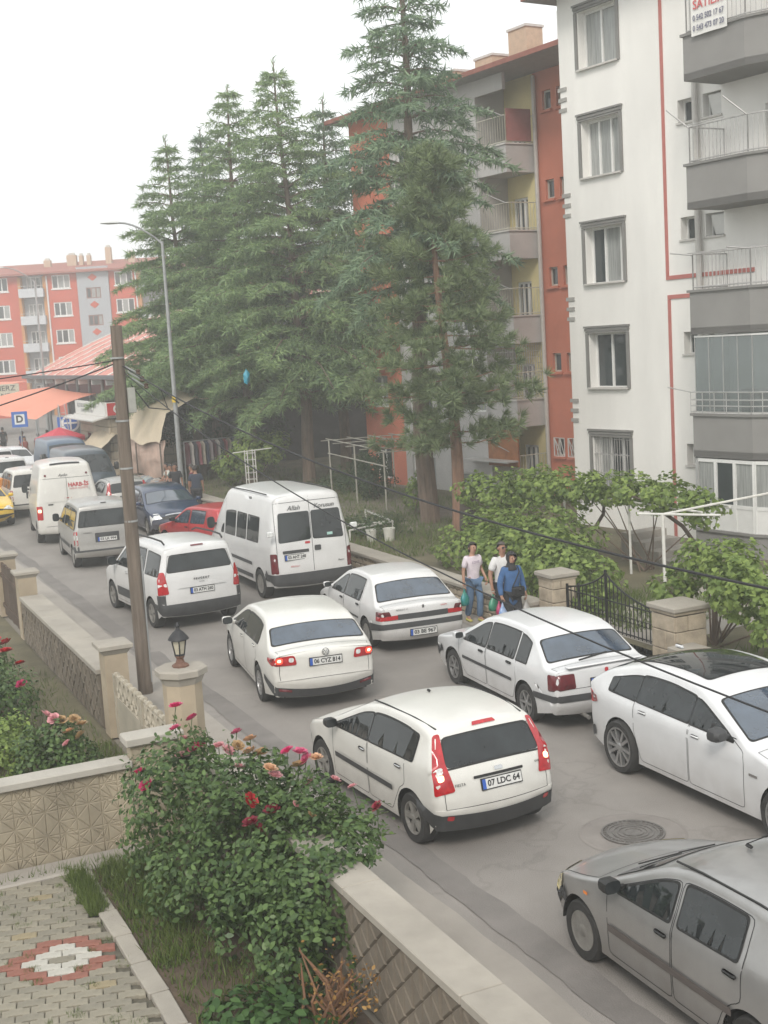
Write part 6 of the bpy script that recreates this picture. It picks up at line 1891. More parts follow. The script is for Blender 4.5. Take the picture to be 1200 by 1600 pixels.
def pine(loc, height, seed, label, lean=(0, 0)):
    rng = np.random.default_rng(seed)
    t = empty('pine_tree', loc, 0, label, 'tree', 'conifers behind the stone wall')
    wood = MB()
    zs = np.linspace(0, height, 12)
    cx = lean[0] * (zs / height) + .10 * np.sin(zs * .7); cy = lean[1] * (zs / height) + .08 * np.cos(zs * .6) - .08
    branch_wood(wood, list(zip(cx, cy, zs)), .20, .03, 9)
    Ps, Ds = [], []
    z = 2.5; az = 0.
    while z < height - .15:
        f = (z - 2.5) / (height - 2.5)
        R_ = 2.75 * (1 - f) ** .8 * (.7 + .3 * min(1, f * 4)) * rng.uniform(.6, 1.1) + .3
        for _ in range(4):
            az += 2.4 + rng.uniform(-.5, .5)
            L = R_ * rng.uniform(.65, 1.1); n = max(6, int(L / .27)); s_ = np.linspace(0, 1, n)
            hd = np.array((math.cos(az), math.sin(az)))
            b0 = np.array((np.interp(z, zs, cx), np.interp(z, zs, cy), z))
            bend = rng.uniform(.05, .40)
            bx = b0 + np.stack([hd[0] * s_ * L, hd[1] * s_ * L, (-.12 * s_ + bend * s_ ** 2) * L], 1)
            branch_wood(wood, [tuple(p) for p in bx[::2]], .014 + .010 * L, .008, 4)
            for i in range(1 if L < 1 else 2, n):
                k = 3 + int(rng.random() < .6)
                for _ in range(k):
                    o = bx[i] + rng.normal(0, .12 + .10 * s_[i], 3) * np.array((1, 1, .55)) + np.array((0, 0, .05))
                    m = 58
                    d = unit(rng.normal(0, .62, (m, 3)) + np.array((hd[0] * .8, hd[1] * .8, .5)))
                    Ps.append(np.tile(o, (m, 1)) + d * rng.uniform(0, .12, (m, 1))); Ds.append(d)
        z += rng.uniform(.30, .46)
    P = np.concatenate(Ps); D = np.concatenate(Ds); n = len(P)
    V, F = blades(P, D, rng.uniform(.15, .28, n), rng.uniform(.018, .034, n), rng)
    wood.build('trunk', M_BARKP, t, True)
    tag(link_mesh('crown', np_mesh('crown', V, F, L_PINE), t), kind='stuff')
    return t, n

tri = 0
for args in (
    ((18.3, 46.9, .3), 16.2, 5.4, 3.6, 11, 'tall pointed cedar in the middle of the cedar clump', L_CEDAR, (-.3, .3), .9),
    ((17.3, 51.0, .3), 16.0, 5.0, 3.4, 12, 'pointed cedar second from left in the cedar clump', L_CEDAR, (.1, .1), .85),
    ((20.2, 47.8, .3), 15.0, 3.6, 3.8, 13, 'slim cedar at the right of the cedar clump', L_CEDAR2, (.0, .1), .8),
    ((16.1, 54.6, .3), 14.6, 4.7, 3.9, 14, 'leftmost cedar leaning behind the street lamp', L_CEDAR, (-.4, .2), .9),
    ((17.0, 54.4, .3), 14.9, 3.2, 4.0, 16, 'thin cedar crowded behind the leftmost cedar', L_CEDAR2, (.3, .2), .8),
    ((16.75, 33.6, .35), 18.2, 3.5, 6.4, 15, 'tallest cedar, its top cut off by the picture, before the orange block', L_CEDAR2, (.25, .3), .85, 'cedar_tree', .62, 1.1)):
    _, n = cedar(*args); tri += n
_, n = pine((16.65, 31.5, .35), 10.6, 21, 'bushy pine with orange bark before the orange block', (-.35, .1)); tri += n

def cloud(ells, n, rng, shell=.72):
    """points through the outer part of a union of ellipsoids and their outward normals"""
    w = np.array([(e[3] * e[4] + e[4] * e[5] + e[3] * e[5]) for e in ells]); w = w / w.sum()
    pick = rng.choice(len(ells), n, p=w)
    E = np.array(ells)[pick]
    d = unit(rng.normal(size=(n, 3)))
    r_ = shell + (1 - shell) * rng.random(n) ** .6
    r_ = np.where(rng.random(n) < .25, rng.uniform(.3, 1.0, n), r_)
    wob = 1 + .16 * np.sin(d[:, 0] * 7 + E[:, 0] * 5) * np.cos(d[:, 2] * 6 + E[:, 1] * 3) + rng.normal(0, .05, n)
    P = E[:, :3] + d * E[:, 3:6] * (r_ * wob)[:, None]
    nz = sum(np.sin(P[:, 0] * a + P[:, 1] * b + P[:, 2] * c + k) for k, (a, b, c) in enumerate(((3.1, 2.3, 4.0), (-4.7, 5.2, 3.1), (7.9, -6.1, 8.3), (2.2, 7.3, -5.9))))
    keep = nz + rng.normal(0, .5, n) > -.75
    P = P + d * (np.maximum(nz, 0) * .09 * np.minimum(1, E[:, 3:6].mean(1)))[:, None]
    return P[keep], unit(d / E[:, 3:6])[keep]

def bush(name, label, cat, ells, n, size, material, seed, shape='oval', group=None, stems=8, root=None, stem_mat=None, droop=.35, zmin=.0):
    rng = np.random.default_rng(seed)
    c = np.array(ells)[:, :3].mean(0)
    root = root or (c[0], c[1], zmin)
    o = empty(name, root, 0, label, cat, group)
    P, Nn = cloud(ells, n, rng)
    ok = P[:, 2] > zmin + .03; P, Nn = P[ok], Nn[ok]
    Nn = unit(Nn + np.array((0, 0, .55)) + rng.normal(0, droop, Nn.shape))
    V, F = leaves(P - np.array(root), Nn, rng.uniform(size[0], size[1], len(P)), rng, shape)
    tag(link_mesh('foliage', np_mesh('foliage', V, F, material), o), kind='stuff')
    s_ = MB()
    for i in range(stems):
        e = ells[i % len(ells)]
        tgt = np.array(e[:3]) + rng.uniform(-.5, .5, 3) * np.array(e[3:6])
        b0 = np.array((rng.normal(0, .10), rng.normal(0, .10), 0))
        t = tgt - np.array(root); mid = (b0 + t) / 2 + rng.normal(0, .06, 3)
        s_.tube([tuple(b0), tuple(mid), tuple(t)], [.022, .015, .006], 5)
    s_.build('stems', stem_mat or M_BARK, o)
    return o

ROSE_MESH = {}
def rose_mesh(col, seed):
    key = (tuple(col), seed)
    if key in ROSE_MESH: return ROSE_MESH[key]
    rng = np.random.default_rng(seed)
    m = mat('petal_%d_%d' % (int(col[0] * 100), int(col[1] * 100)), col, .55, var=.3, scale=30)
    V, F = [], []
    for ring, (rad, tilt, k, sz) in enumerate(((.012, .15, 4, .03), (.022, .45, 5, .036), (.034, .85, 6, .042), (.042, 1.25, 6, .046))):
        for i in range(k):
            a = 2 * math.pi * (i + .5 * (ring % 2)) / k + rng.uniform(-.2, .2); tl = tilt + rng.uniform(-.15, .15)
            o = np.array((math.cos(a), math.sin(a), 0)); u = np.array((-math.sin(a), math.cos(a), 0))
            g = o * math.sin(tl) + np.array((0, 0, math.cos(tl)))
            n0 = len(V)
            for x, y in ((-.3, 0), (-.55, .5), (-.35, 1.0), (.35, 1.0), (.55, .5), (.3, 0)):
                c = o * rad * .4 + u * x * sz + g * y * sz + o * (.15 * sz * (abs(x) * 1.2))
                V.append(c)
            F.append(tuple(range(n0, n0 + 6)))
    me = raw_mesh('rose_flower', V, F, m)
    ROSE_MESH[key] = me
    return me
PINK, PALE, PEACH, RED_, HOT, FADED = (.55, .10, .20), (.60, .28, .30), (.58, .34, .20), (.42, .012, .02), (.55, .03, .14), (.40, .26, .13)

def flowers(bush_o, spots, seed, scale=1.0, lift=.0):
    """one rose per spot (world position, colour), with a stalk joined to the bush"""
    rng = np.random.default_rng(seed)
    root = Vector(bush_o.location)
    st = MB()
    for (p, col, s_) in spots:
        p = (p[0] + lift * .4, p[1] - lift * .5, p[2] + lift)
        o = link_mesh('rose_flower', rose_mesh(col, int(rng.integers(3))), bush_o, Vector(p) - root)
        o.rotation_euler = (rng.uniform(-.1, .9), rng.uniform(-.7, .2), rng.uniform(0, 6.28)); o.scale = (s_ * scale,) * 3
        q = Vector(p) - root
        st.tube([q, q + Vector((rng.uniform(-.06, .06), rng.uniform(-.02, .08), -.28))], .005, 4)
    st.build('flower_stalks', mat('green_stalk', (.06, .10, .03), .7), bush_o)

# big rose bush leaning over the street wall
rells = [(3.25, 13.35, .75, .55, .60, .75), (3.35, 12.85, 1.05, .60, .55, .65), (3.65, 12.35, 1.0, .60, .60, .62), (3.65, 11.75, .85, .62, .60, .62), (3.85, 11.25, .72, .60, .50, .55), (3.25, 12.1, .5, .55, .7, .5), (3.5, 11.0, .42, .55, .45, .45), (4.25, 11.75, 1.05, .42, .45, .32), (4.40, 11.2, 1.0, .42, .42, .34), (4.30, 10.75, .95, .34, .36, .36), (4.0, 10.6, .6, .42, .45, .5), (4.2, 11.55, .95, .5, .5, .42), (4.25, 11.0, .95, .48, .5, .38), (4.0, 10.9, .75, .5, .5, .5), (4.15, 12.1, 1.1, .42, .45, .32), (3.6, 10.5, .42, .5, .5, .5), (3.7, 10.15, .35, .4, .4, .42), (4.2, 12.55, 1.3, .30, .32, .22), (3.6, 13.35, 1.42, .25, .3, .28)]
rb = bush('rose_bush', 'large rose bush with pink, peach and red blooms against the street wall', 'rose bush', rells, 23000, (.036, .092), L_ROSE, 31, stems=26, root=(3.5, 12.2, 0), stem_mat=mat('cane', (.07, .09, .035), .7), droop=.55)
# long canes standing out of the bush
rng_ = np.random.default_rng(5)
cn = MB(); cp_, cnn = [], []
for (x, y, z) in ((3.49, 13.66, 1.80), (3.62, 13.5, 1.72), (3.9, 13.0, 1.62), (4.1, 12.75, 1.56), (4.44, 12.22, 1.46), (4.5, 12.0, 1.42), (4.75, 11.05, 1.18), (4.7, 11.3, 1.22), (4.55, 11.5, 1.3), (2.95, 13.2, 1.28), (4.3, 12.4, 1.58), (3.75, 13.3, 1.70), (4.85, 10.95, 1.25), (4.8, 10.7, 1.12), (4.65, 10.85, 1.3), (4.7, 11.7, 1.35), (4.45, 11.9, 1.5)):
    b = np.array((3.5 + (x - 3.5) * .45, 12.2 + (y - 12.2) * .5, .7)); e = np.array((x, y, z)); md = (b + e) / 2 + np.array((.08, -.02, .12))
    cn.tube([tuple(b - np.array((3.5, 12.2, 0))), tuple(md - np.array((3.5, 12.2, 0))), tuple(e - np.array((3.5, 12.2, 0)))], [.012, .009, .005], 5)
    for k in range(58):
        t = rng_.uniform(.15, .97); q = (1 - t) ** 2 * b + 2 * t * (1 - t) * md + t * t * e
        cp_.append(q + rng_.normal(0, .05, 3) - np.array((3.5, 12.2, 0))); cnn.append(rng_.normal(0, .5, 3) + np.array((0, 0, .8)))
cn.build('cane', MATS['cane'], rb)
V, F = leaves(np.array(cp_), np.array(cnn), rng_.uniform(.04, .075, len(cp_)), rng_, 'oval')
tag(link_mesh('cane_leaves', np_mesh('cane_leaves', V, F, L_ROSE2), rb), kind='stuff')
flowers(rb, [((3.49, 13.66, 1.82), HOT, 1.25), ((3.62, 13.5, 1.70), HOT, 1.1), ((3.42, 13.5, 1.62), PINK, 1.1), ((3.50, 13.45, 1.50), PALE, 1.1), ((3.55, 13.3, 1.40), PINK, 1.2), ((3.42, 13.3, 1.36), PALE, 1.2), ((3.60, 13.2, 1.48), HOT, 1.0),
    ((3.78, 13.1, 1.46), PALE, 1.1), ((3.85, 13.0, 1.42), PALE, 1.2), ((3.95, 12.95, 1.62), PINK, 1.0), ((4.05, 12.8, 1.56), PEACH, 1.2), ((4.00, 12.7, 1.46), PEACH, 1.3), ((4.12, 12.7, 1.42), FADED, 1.3), ((3.92, 12.85, 1.50), FADED, 1.1),
    ((4.40, 12.25, 1.50), PINK, 1.3), ((4.44, 12.18, 1.44), PINK, 1.2), ((4.52, 12.1, 1.46), PEACH, 1.1), ((4.36, 12.2, 1.38), FADED, 1.3), ((4.28, 12.3, 1.52), HOT, 1.2), ((4.40, 12.05, 1.22), PALE, 1.2), ((4.60, 11.8, 1.30), PALE, .9),
    ((2.93, 13.22, 1.30), HOT, 1.2), ((2.95, 13.10, 1.18), HOT, 1.2), ((3.78, 12.4, 1.42), PALE, 1.0), ((3.98, 12.0, 1.48), PEACH, 1.2), ((4.02, 12.0, 1.40), PALE, 1.2), ((3.70, 11.85, 1.25), RED_, 1.25), ((3.62, 11.65, 1.10), (.20, .01, .03), 1.3), ((3.70, 11.6, 1.02), (.20, .01, .03), 1.3), ((3.88, 11.75, 1.14), (.25, .015, .04), 1.3), ((4.05, 11.5, 1.24), PALE, .7), ((4.15, 11.35, 1.16), FADED, .8), ((4.72, 11.05, 1.22), (.25, .02, .04), 1.0), ((4.66, 11.5, 1.30), PALE, .8)], 3, 1.08, .08)
# young shoots and dry twigs at the bottom of the bed
bush('broadleaf_plant', 'low broad-leaved green plant at the bottom edge of the bed', 'plant', [(3.0, 10.05, .06, .4, .4, .2), (3.3, 9.7, .08, .45, .35, .22)], 900, (.07, .13), leaf_mat('dark_broad', (.018, .05, .014), (.07, .14, .035), scale=3), 33, stems=6, root=(3.2, 10.0, 0), droop=.4)
dry = bush('dried_shrub', 'dried brown twiggy shrub with withered leaves in front of the street wall', 'shrub', [(3.75, 9.75, .42, .10, .28, .30), (3.55, 9.6, .35, .2, .3, .22), (3.8, 9.3, .5, .12, .25, .25), (3.5, 9.95, .5, .05, .06, .26)], 520, (.022, .05), L_DRY, 34, stems=22, root=(3.6, 9.6, 0), stem_mat=mat('dry_twig', (.17, .09, .05), .9), droop=.9)
# neighbour's roses
nb = bush('rose_bush', 'dark green rose bush with faded peach blooms beside the cream gate', 'rose bush', [(2.80, 17.3, .55, .36, .38, .45), (2.9, 17.1, .30, .40, .4, .30), (2.6, 17.6, .35, .4, .4, .35)], 4200, (.05, .085), L_ROSE, 35, stems=10, root=(2.9, 17.5, 0), droop=.5)
flowers(nb, [((2.70, 17.35, 1.02), PALE, 1.5), ((2.76, 17.2, 1.0), PALE, 1.3), ((2.85, 17.2, .96), FADED, 1.4), ((3.02, 17.15, .96), FADED, 1.3), ((3.10, 17.05, .90), FADED, 1.3), ((3.05, 16.95, .78), FADED, 1.2), ((2.9, 16.95, .86), PEACH, 1.3), ((2.85, 16.9, .72), PALE, 1.0)], 5, 1.1)
nb = bush('rose_bush', 'rose bush with red blooms at the left picture edge by the dark wall', 'rose bush', [(2.5, 20.4, .5, .5, .7, .5), (2.1, 21.5, .6, .6, .9, .6), (2.6, 22.0, .6, .4, .9, .5)], 7000, (.055, .09), L_ROSE, 36, stems=12, root=(2.8, 20.8, 0), droop=.5)
flowers(nb, [((2.75, 22.4, 1.12), RED_, 1.6), ((2.9, 22.3, 1.05), RED_, 1.4), ((2.6, 22.1, 1.1), RED_, 1.3), ((2.8, 21.6, 1.05), RED_, 1.7), ((2.95, 21.2, .9), RED_, 1.3), ((2.5, 21.2, 1.05), RED_, 1.5), ((2.8, 20.2, .80), HOT, 1.3), ((2.5, 20.8, 1.0), PALE, 1.3)], 6, 1.2)
bush('garden_shrub', 'light green leafy shrub in the neighbouring yard at the left edge', 'shrub', [(2.0, 18.2, .32, .6, .7, .36), (1.6, 19.2, .4, .7, .8, .45), (2.3, 18.8, .36, .45, .6, .36)], 5000, (.05, .09), L_VINE, 37, stems=8, root=(2.0, 18.6, 0), droop=.5)

# vines on the right, sprawling over the wall and a pipe trellis
bush('grape_vine', 'bright green grape vine sprawling over the bank behind the three walkers', 'vine', [(14.3, 26.3, .75, .9, 1.2, .5), (14.2, 24.8, .95, 1.0, 1.2, .7), (14.4, 23.4, 1.0, .9, 1.2, .75), (14.0, 22.2, .95, .8, .9, .7), (14.0, 21.2, .8, .7, .7, .6), (15.1, 24.3, 1.2, .9, 1.4, .7), (13.5, 20.4, .55, .4, .6, .4), (15.2, 26.5, 1.1, .9, 1.2, .5)], 12500, (.07, .135), L_VINE, 41, 'vine', stems=14, root=(14.4, 23.8, .35), droop=.5, zmin=.35)
bush('grape_vine', 'grape vine roofing the pipe trellis under the white block', 'vine', [(16.2, 25.2, 2.15, .8, 1.4, .34), (16.5, 23.6, 2.2, .8, 1.2, .32), (16.7, 22.2, 2.15, .7, 1.0, .32), (16.2, 26.8, 2.0, .8, 1.0, .45), (16.9, 21.2, 1.95, .4, .5, .4), (15.8, 28.2, 1.8, .7, 1.0, .5)], 8500, (.07, .135), L_VINE, 42, 'vine', stems=9, root=(16.9, 23.2, .35), droop=.45, zmin=.35)
sm = bush('young_tree', 'young mulberry-like tree with a thin trunk above the right stone wall', 'tree', [(13.9, 17.3, 1.65, .55, .7, .45), (13.6, 16.3, 1.75, .55, .6, .5), (13.4, 17.7, 1.25, .35, .5, .3), (13.3, 15.6, 1.5, .45, .6, .55), (14.2, 16.5, 1.3, .5, .8, .4), (13.2, 14.9, 1.3, .35, .5, .45)], 4600, (.065, .125), L_VINE, 43, 'vine', stems=9, root=(13.85, 17.1, .35), droop=.5, zmin=.5)
MB().tube([(0, 0, 0), (.02, .03, .55), (-.05, -.1, 1.1)], [.06, .05, .035], 7).build('trunk', M_BARK, sm, True)
# shrubs under the conifers
bush('round_shrub', 'dark round evergreen shrub in front of the orange wall', 'shrub', [(17.9, 40.0, 1.25, .75, .75, .85), (17.9, 40.0, 1.7, .5, .5, .5)], 4200, (.06, .11), L_SHRUB, 44, stems=6, root=(17.9, 40.0, .35), zmin=.35)
bush('leafy_tree', 'dark leafy tree behind the grey lamp post', 'tree', [(16.5, 56.2, 3.0, 1.3, 1.4, 1.6), (15.7, 57.2, 3.4, 1.0, 1.2, 1.2), (17.6, 55.0, 2.6, 1.2, 1.3, 1.4), (18.6, 53.5, 2.3, 1.2, 1.5, 1.3), (15.3, 56.0, 2.6, .7, 1.0, .8)], 11000, (.10, .18), L_SHRUB, 45, stems=10, root=(16.6, 56.0, .3), zmin=.9)
bush('leafy_shrub', 'fresh green shrub beside the pale trellis posts', 'shrub', [(16.2, 48.0, 1.7, .8, .9, .8), (15.7, 48.8, 1.2, .7, .8, .6), (16.9, 47.2, 1.9, .6, .7, .6)], 4200, (.08, .14), L_VINE, 46, 'vine', stems=8, root=(16.2, 48.0, .3), zmin=.35)
bush('weed_patch', 'green weeds in the raised bed behind the minibus', 'plant', [(14.5, 32.4, .62, .9, .9, .32), (14.9, 33.5, .6, .8, .9, .3), (14.2, 34.5, .5, .6, .8, .25)], 3000, (.05, .10), L_BROAD, 47, stems=6, root=(14.5, 33.0, .35), zmin=.35)
bush('garden_shrub', 'green shrub by the base of the orange block left of the pines', 'shrub', [(18.3, 42.5, .75, .8, 1.0, .4), (18.9, 44.3, .8, .9, 1.0, .45), (17.6, 43.6, .6, .6, .8, .3)], 3600, (.06, .12), L_BROAD, 48, stems=6, root=(18.3, 43.0, .35), zmin=.35)
bush('leafy_tree', 'hazy green tree at the far left edge before the red block', 'tree', [(13.8, 118, 7.2, 2.2, 2.2, 2.0), (14.8, 118, 5.2, 2.0, 2.2, 2.0), (12.5, 118, 5.5, 2.2, 2.2, 2.2), (13.8, 118, 4.0, 2.5, 2.5, 1.6)], 7000, (.22, .4), L_BROAD, 49, stems=10, root=(13.8, 118, 0))
bush('climbing_vine', 'thin climbing vine against the foot of the orange block', 'vine', [(17.3, 35.6, 1.0, .3, .3, .5), (17.5, 35.2, 1.5, .35, .3, .35)], 500, (.07, .12), L_VINE, 50, 'vine', stems=4, root=(17.4, 35.5, .35), zmin=.35)

def grass(name, label, polys, n, h, seed, material=None, kind='stuff'):
    rng = np.random.default_rng(seed)
    Ps = []
    for (x0, x1, y0, y1, z, w) in polys:
        k = int(n * w)
        Ps.append(np.stack([rng.uniform(x0, x1, k), rng.uniform(y0, y1, k), np.full(k, z)], 1))
    P = np.concatenate(Ps); m = len(P)
    cl = .5 + .5 * np.sin(P[:, 0] * 9 + 3 * np.sin(P[:, 1] * 4)) * np.cos(P[:, 1] * 7)
    keep = rng.random(m) < .25 + .75 * cl; P = P[keep]; m = len(P)
    D = unit(rng.normal(0, .38, (m, 3)) + np.array((0, 0, 1.)))
    V, F = blades(P, D, rng.uniform(h[0], h[1], m), rng.uniform(.008, .016, m) * (h[1] / .18), rng)
    o = link_mesh(name, np_mesh(name, V, F, material or L_GRASS))
    return tag(o, label, 'grass', None, kind)
grass('bed_grass', 'grass growing along the edge of the flower bed', [(2.55, 3.2, 11.4, 14.2, .01, .5), (2.6, 3.4, 12.6, 14.3, .01, .4), (2.25, 2.45, 12.9, 14.1, .03, .3), (2.6, 3.8, 9.3, 11.5, .01, .25)], 9000, (.05, .20), 61)
grass('joint_grass', 'tufts of grass in the paving joints', [(x, x + w, y, y + w * .8, .03, .006 + w * .05) for x, y, w in [(rp.uniform(.2, 2.3), rp.uniform(10.2, 14.0), rp.uniform(.05, .22)) for _ in range(60)]], 6000, (.02, .07), 62)
grass('bank_grass', 'rough grass on the bank under the pines', [(12.95, 17.5, 28.5, 36, .35, .5), (14.5, 20, 36, 46, .35, .5), (13.2, 16, 18.5, 21.5, .35, .25), (13.0, 20, 40, 56, .35, .4), (13, 14.5, 8, 16.5, .35, .2)], 16000, (.08, .28), 63)
grass('yard_grass', 'grass in the neighbouring yard', [(0, 3.8, 16.2, 24, 0, .6), (3.3, 3.85, 15, 19, 0, .15)], 9000, (.06, .2), 64)
grass('foot_grass', 'weeds at the foot of the star relief wall', [(1.0, 3.0, 14.2, 14.36, .06, .06), (2.2, 2.5, 13.2, 14.3, .04, .3)], 3000, (.04, .14), 65)
# ------------------------------------------------------------------ poles, wires, signs
M_WOOD = mat('weathered_pole', (0.155, 0.125, 0.10), 0.95, var=.45, scale=2.5, stretch=(5, 5, .35), bump=.5, bscale=9)
M_GALV = mat('galvanised', (0.33, 0.34, 0.34), 0.5, .4, var=.2, scale=4)
M_WIRE = mat('wire', (0.02, 0.02, 0.022), 0.6)
wp = empty('utility_pole', (5.03, 21.4, 0), 0, 'weathered wooden utility pole standing at the left kerb', 'pole')
MB().tube([(0, 0, 0), (-.01, 0, 2.0), (.0, 0, 4.2), (.03, 0, 6.3)], [.125, .118, .108, .095], 12).build('pole_shaft', M_WOOD, wp, True)
MB().box((.17, -.05, 5.05), (.13, .12, .42), bev=.01).build('junction_box', mat('box_grey', (.33, .33, .30), .6, var=.15), wp)
for z in (5.75, 4.7, 3.9, 3.0): MB().lathe([(.118, z), (.118, z + .03)], 12).build('band', M_GALV, wp)
MB().tube([(.10, -.06, .2), (.105, -.06, 2.4)], .02, 6).build('conduit', M_GALV, wp)
for k in range(3):
    MB().tube([(.12 + .05 * k, 0, 5.62 - .1 * k), (.30 + .06 * k, -.1, 5.5 - .12 * k)], .012, 5).build('bracket_arm', M_GALV, wp)
    MB().lathe([(.02, 0), (.045, .02), (.03, .05), (.045, .08), (.015, .10)], 8, (.31 + .06 * k, -.1, 5.46 - .12 * k)).build('insulator', M_BROWN, wp, True)
MB().tube([(.2, 0, 5.3), (.45, -.1, 4.9), (.75, -.2, 4.85), (.62, -.3, 5.2), (.9, -.35, 4.95)], .012, 5).build('loose_cable', M_WIRE, wp)

def wire(name, a, b, sag, rad, label, n=28, power=1.0):
    a, b = Vector(a), Vector(b)
    P = []
    for i in range(n + 1):
        t = i / n; p = a + (b - a) * t; p.z -= sag * 4 * t * (1 - t) * power; P.append(p)
    o = MB().tube(P, rad, 6).build(name, M_WIRE, None, True)
    return tag(o, label, 'cable')
WIRES = [
 ('overhead_cable', (5.10, 21.3, 5.62), (6.77, 7.36, 3.70), .40, .0125, 'upper thick black cable crossing the picture to the right edge'),
 ('overhead_cable', (5.12, 21.3, 5.50), (6.08, 6.63, 3.0), .42, .009, 'lower thin black cable crossing in front of the cars'),
 ('overhead_cable', (4.95, 21.4, 5.72), (-6.0, 31.0, 5.3), .25, .010, 'upper cable running from the wooden pole to the left edge'),
 ('overhead_cable', (4.95, 21.4, 5.66), (-2.0, 33.0, 3.6), .25, .012, 'lower cable running from the wooden pole to the left edge')]
for w in WIRES: wire(*w)

def lamp_post(loc, h, arm, label, tagged=True, az=180, r0=.11):
    o = empty('street_lamp', loc, 0, label, 'street lamp', 'grey street lamps')
    MB().tube([(0, 0, 0), (0, 0, h * .5), (0, 0, h)], [r0, r0 * .75, r0 * .5], 10).build('post', M_GALV, o, True)
    d = Vector((math.cos(R(az)), math.sin(R(az)), 0))
    pts = [(0, 0, h - .1)]
    for k in range(1, 7):
        t = k / 6; pts.append(tuple(d * arm * t + Vector((0, 0, h + .9 * math.sin(t * math.pi / 2) * arm / 1.8 - .05))))
    MB().tube(pts, .035, 8).build('arm', M_GALV, o, True)
    e = Vector(pts[-1]) + d * .25
    hd = MB()
    rings = []
    for dx, w, hh in ((-.32, .03, .03), (-.2, .10, .06), (.1, .14, .075), (.32, .08, .04), (.4, .02, .02)):
        s_ = Vector((-d.y, d.x, 0)); c = e + d * dx
        rings += [c + s_ * w, c + Vector((0, 0, hh)), c - s_ * w, c - Vector((0, 0, hh * .7))]
    hd.add(rings, [(i * 4 + k, i * 4 + (k + 1) % 4, i * 4 + 4 + (k + 1) % 4, i * 4 + 4 + k) for i in range(4) for k in range(4)] + [(0, 1, 2, 3), (19, 18, 17, 16)])
    hd.build('lamp_head', mat('lamp_head', (.55, .56, .55), .4), o, True)
    MB().lathe([(r0 * 1.6, 0), (r0 * 1.6, .06), (r0 * 1.1, .1)], 10).build('foot', M_GALV, o)
    return o
l1 = lamp_post((13.15, 47.2, 0), 9.9, 1.55, 'grey street lamp post in front of the cedars', az=170)
MB().box((-.07, -.09, 4.05), (.02, .22, .22), .3).build('warning_plate', mat('yellow_plate', (.65, .45, .02), .6), l1)
l2 = lamp_post((15.4, 86.7, 0), 11.0, 1.9, 'grey street lamp post by the orange market canopy', az=175)

def sign_square(loc, rz, w, label, kind):
    o = empty('traffic_sign', loc, rz, label, 'sign')
    MB().tube([(0, .03, 0), (0, .03, 2.95)], .03, 8).build('post', M_GALV, o)
    z = 2.6
    MB().box((0, 0, z), (w, .02, w), bev=.0).build('board', mat('sign_blue', (.03, .12, .42), .45), o)
    MB().box((0, -.012, z), (w * .64, .012, w * .64)).build('white_panel', M_PVC, o)
    if kind == 'D':
        put_text('letter', 'D', w * .62, M_INK, o, (0, -.022, z), (1, 0, 0), (0, 0, 1), bold=.02)
    return o
SANG = R(-20)
sign_square((10.85, 69.2, .2), SANG, .82, 'blue square bus stop sign with a black letter D', 'D')
s2 = empty('traffic_sign', (12.5, 64.8, 0), SANG, 'round blue sign with white cross and blue square sign behind the parasol', 'sign')
MB().tube([(.1, .04, 0), (.1, .04, 2.95)], .03, 8).build('post', M_GALV, s2)
MB().box((-.22, .02, 2.55), (.62, .02, .78)).build('square_board', MATS['sign_blue'], s2)
MB().box((-.20, .005, 2.52), (.40, .012, .50)).build('square_panel', M_PVC, s2)
MB().lathe([(.001, -.03), (.44, -.03), (.44, -.01), (.001, -.01)], 32, (.12, 0, 2.62), 'Y').build('white_disc', M_PVC, s2)
MB().lathe([(.001, -.042), (.34, -.042), (.34, -.031)], 32, (.12, 0, 2.62), 'Y', False).build('blue_disc', MATS['sign_blue'], s2)
MB().box((.12, -.05, 2.62), (.66, .012, .09)).build('cross_bar', M_PVC, s2); MB().box((.12, -.052, 2.62), (.09, .012, .66)).build('cross_bar', M_PVC, s2)

# parasol
M_PARR = mat('parasol_red', (.50, .05, .075), .8, var=.15, scale=3)
pa = empty('parasol', (11.7, 63.0, 0), .2, 'red market parasol with white print beside the queue', 'parasol')
MB().tube([(0, 0, 0), (0, 0, 2.5)], .025, 8).build('pole', M_GALV, pa)
n = 8; V = [(0, 0, 2.55)]
for k in range(n):
    a = 2 * math.pi * k / n; V.append((1.28 * math.cos(a), 1.28 * math.sin(a), 2.06))
for k in range(n):
    a = 2 * math.pi * (k + .5) / n; V.append((.62 * math.cos(a), .62 * math.sin(a), 2.27))
for k in range(n): V.append((V[1 + k][0], V[1 + k][1], 1.88))
F = []
for k in range(n):
    j = (k + 1) % n
    F += [(0, 1 + k, 1 + n + k), (0, 1 + n + k, 1 + j), (1 + n + k, 1 + k, 1 + j), (1 + k, 1 + 2 * n + k, 1 + 2 * n + j, 1 + j)]
MB().add(V, F).build('canopy', M_PARR, pa)
for k in range(n):
    a = 2 * math.pi * (k + .5) / n; c = 1.20 * math.cos(math.pi / n)
    p = Vector((math.cos(a) * (c + .02), math.sin(a) * (c + .02), 1.97)); t = Vector((-math.sin(a), math.cos(a), 0))
    q = [p - t * .3 - Vector((0, 0, .04)), p + t * .3 - Vector((0, 0, .04)), p + t * .3 + Vector((0, 0, .04)), p - t * .3 + Vector((0, 0, .04))]
    MB().add(q, [(0, 1, 2, 3)]).build('white_print', M_PVC, pa)

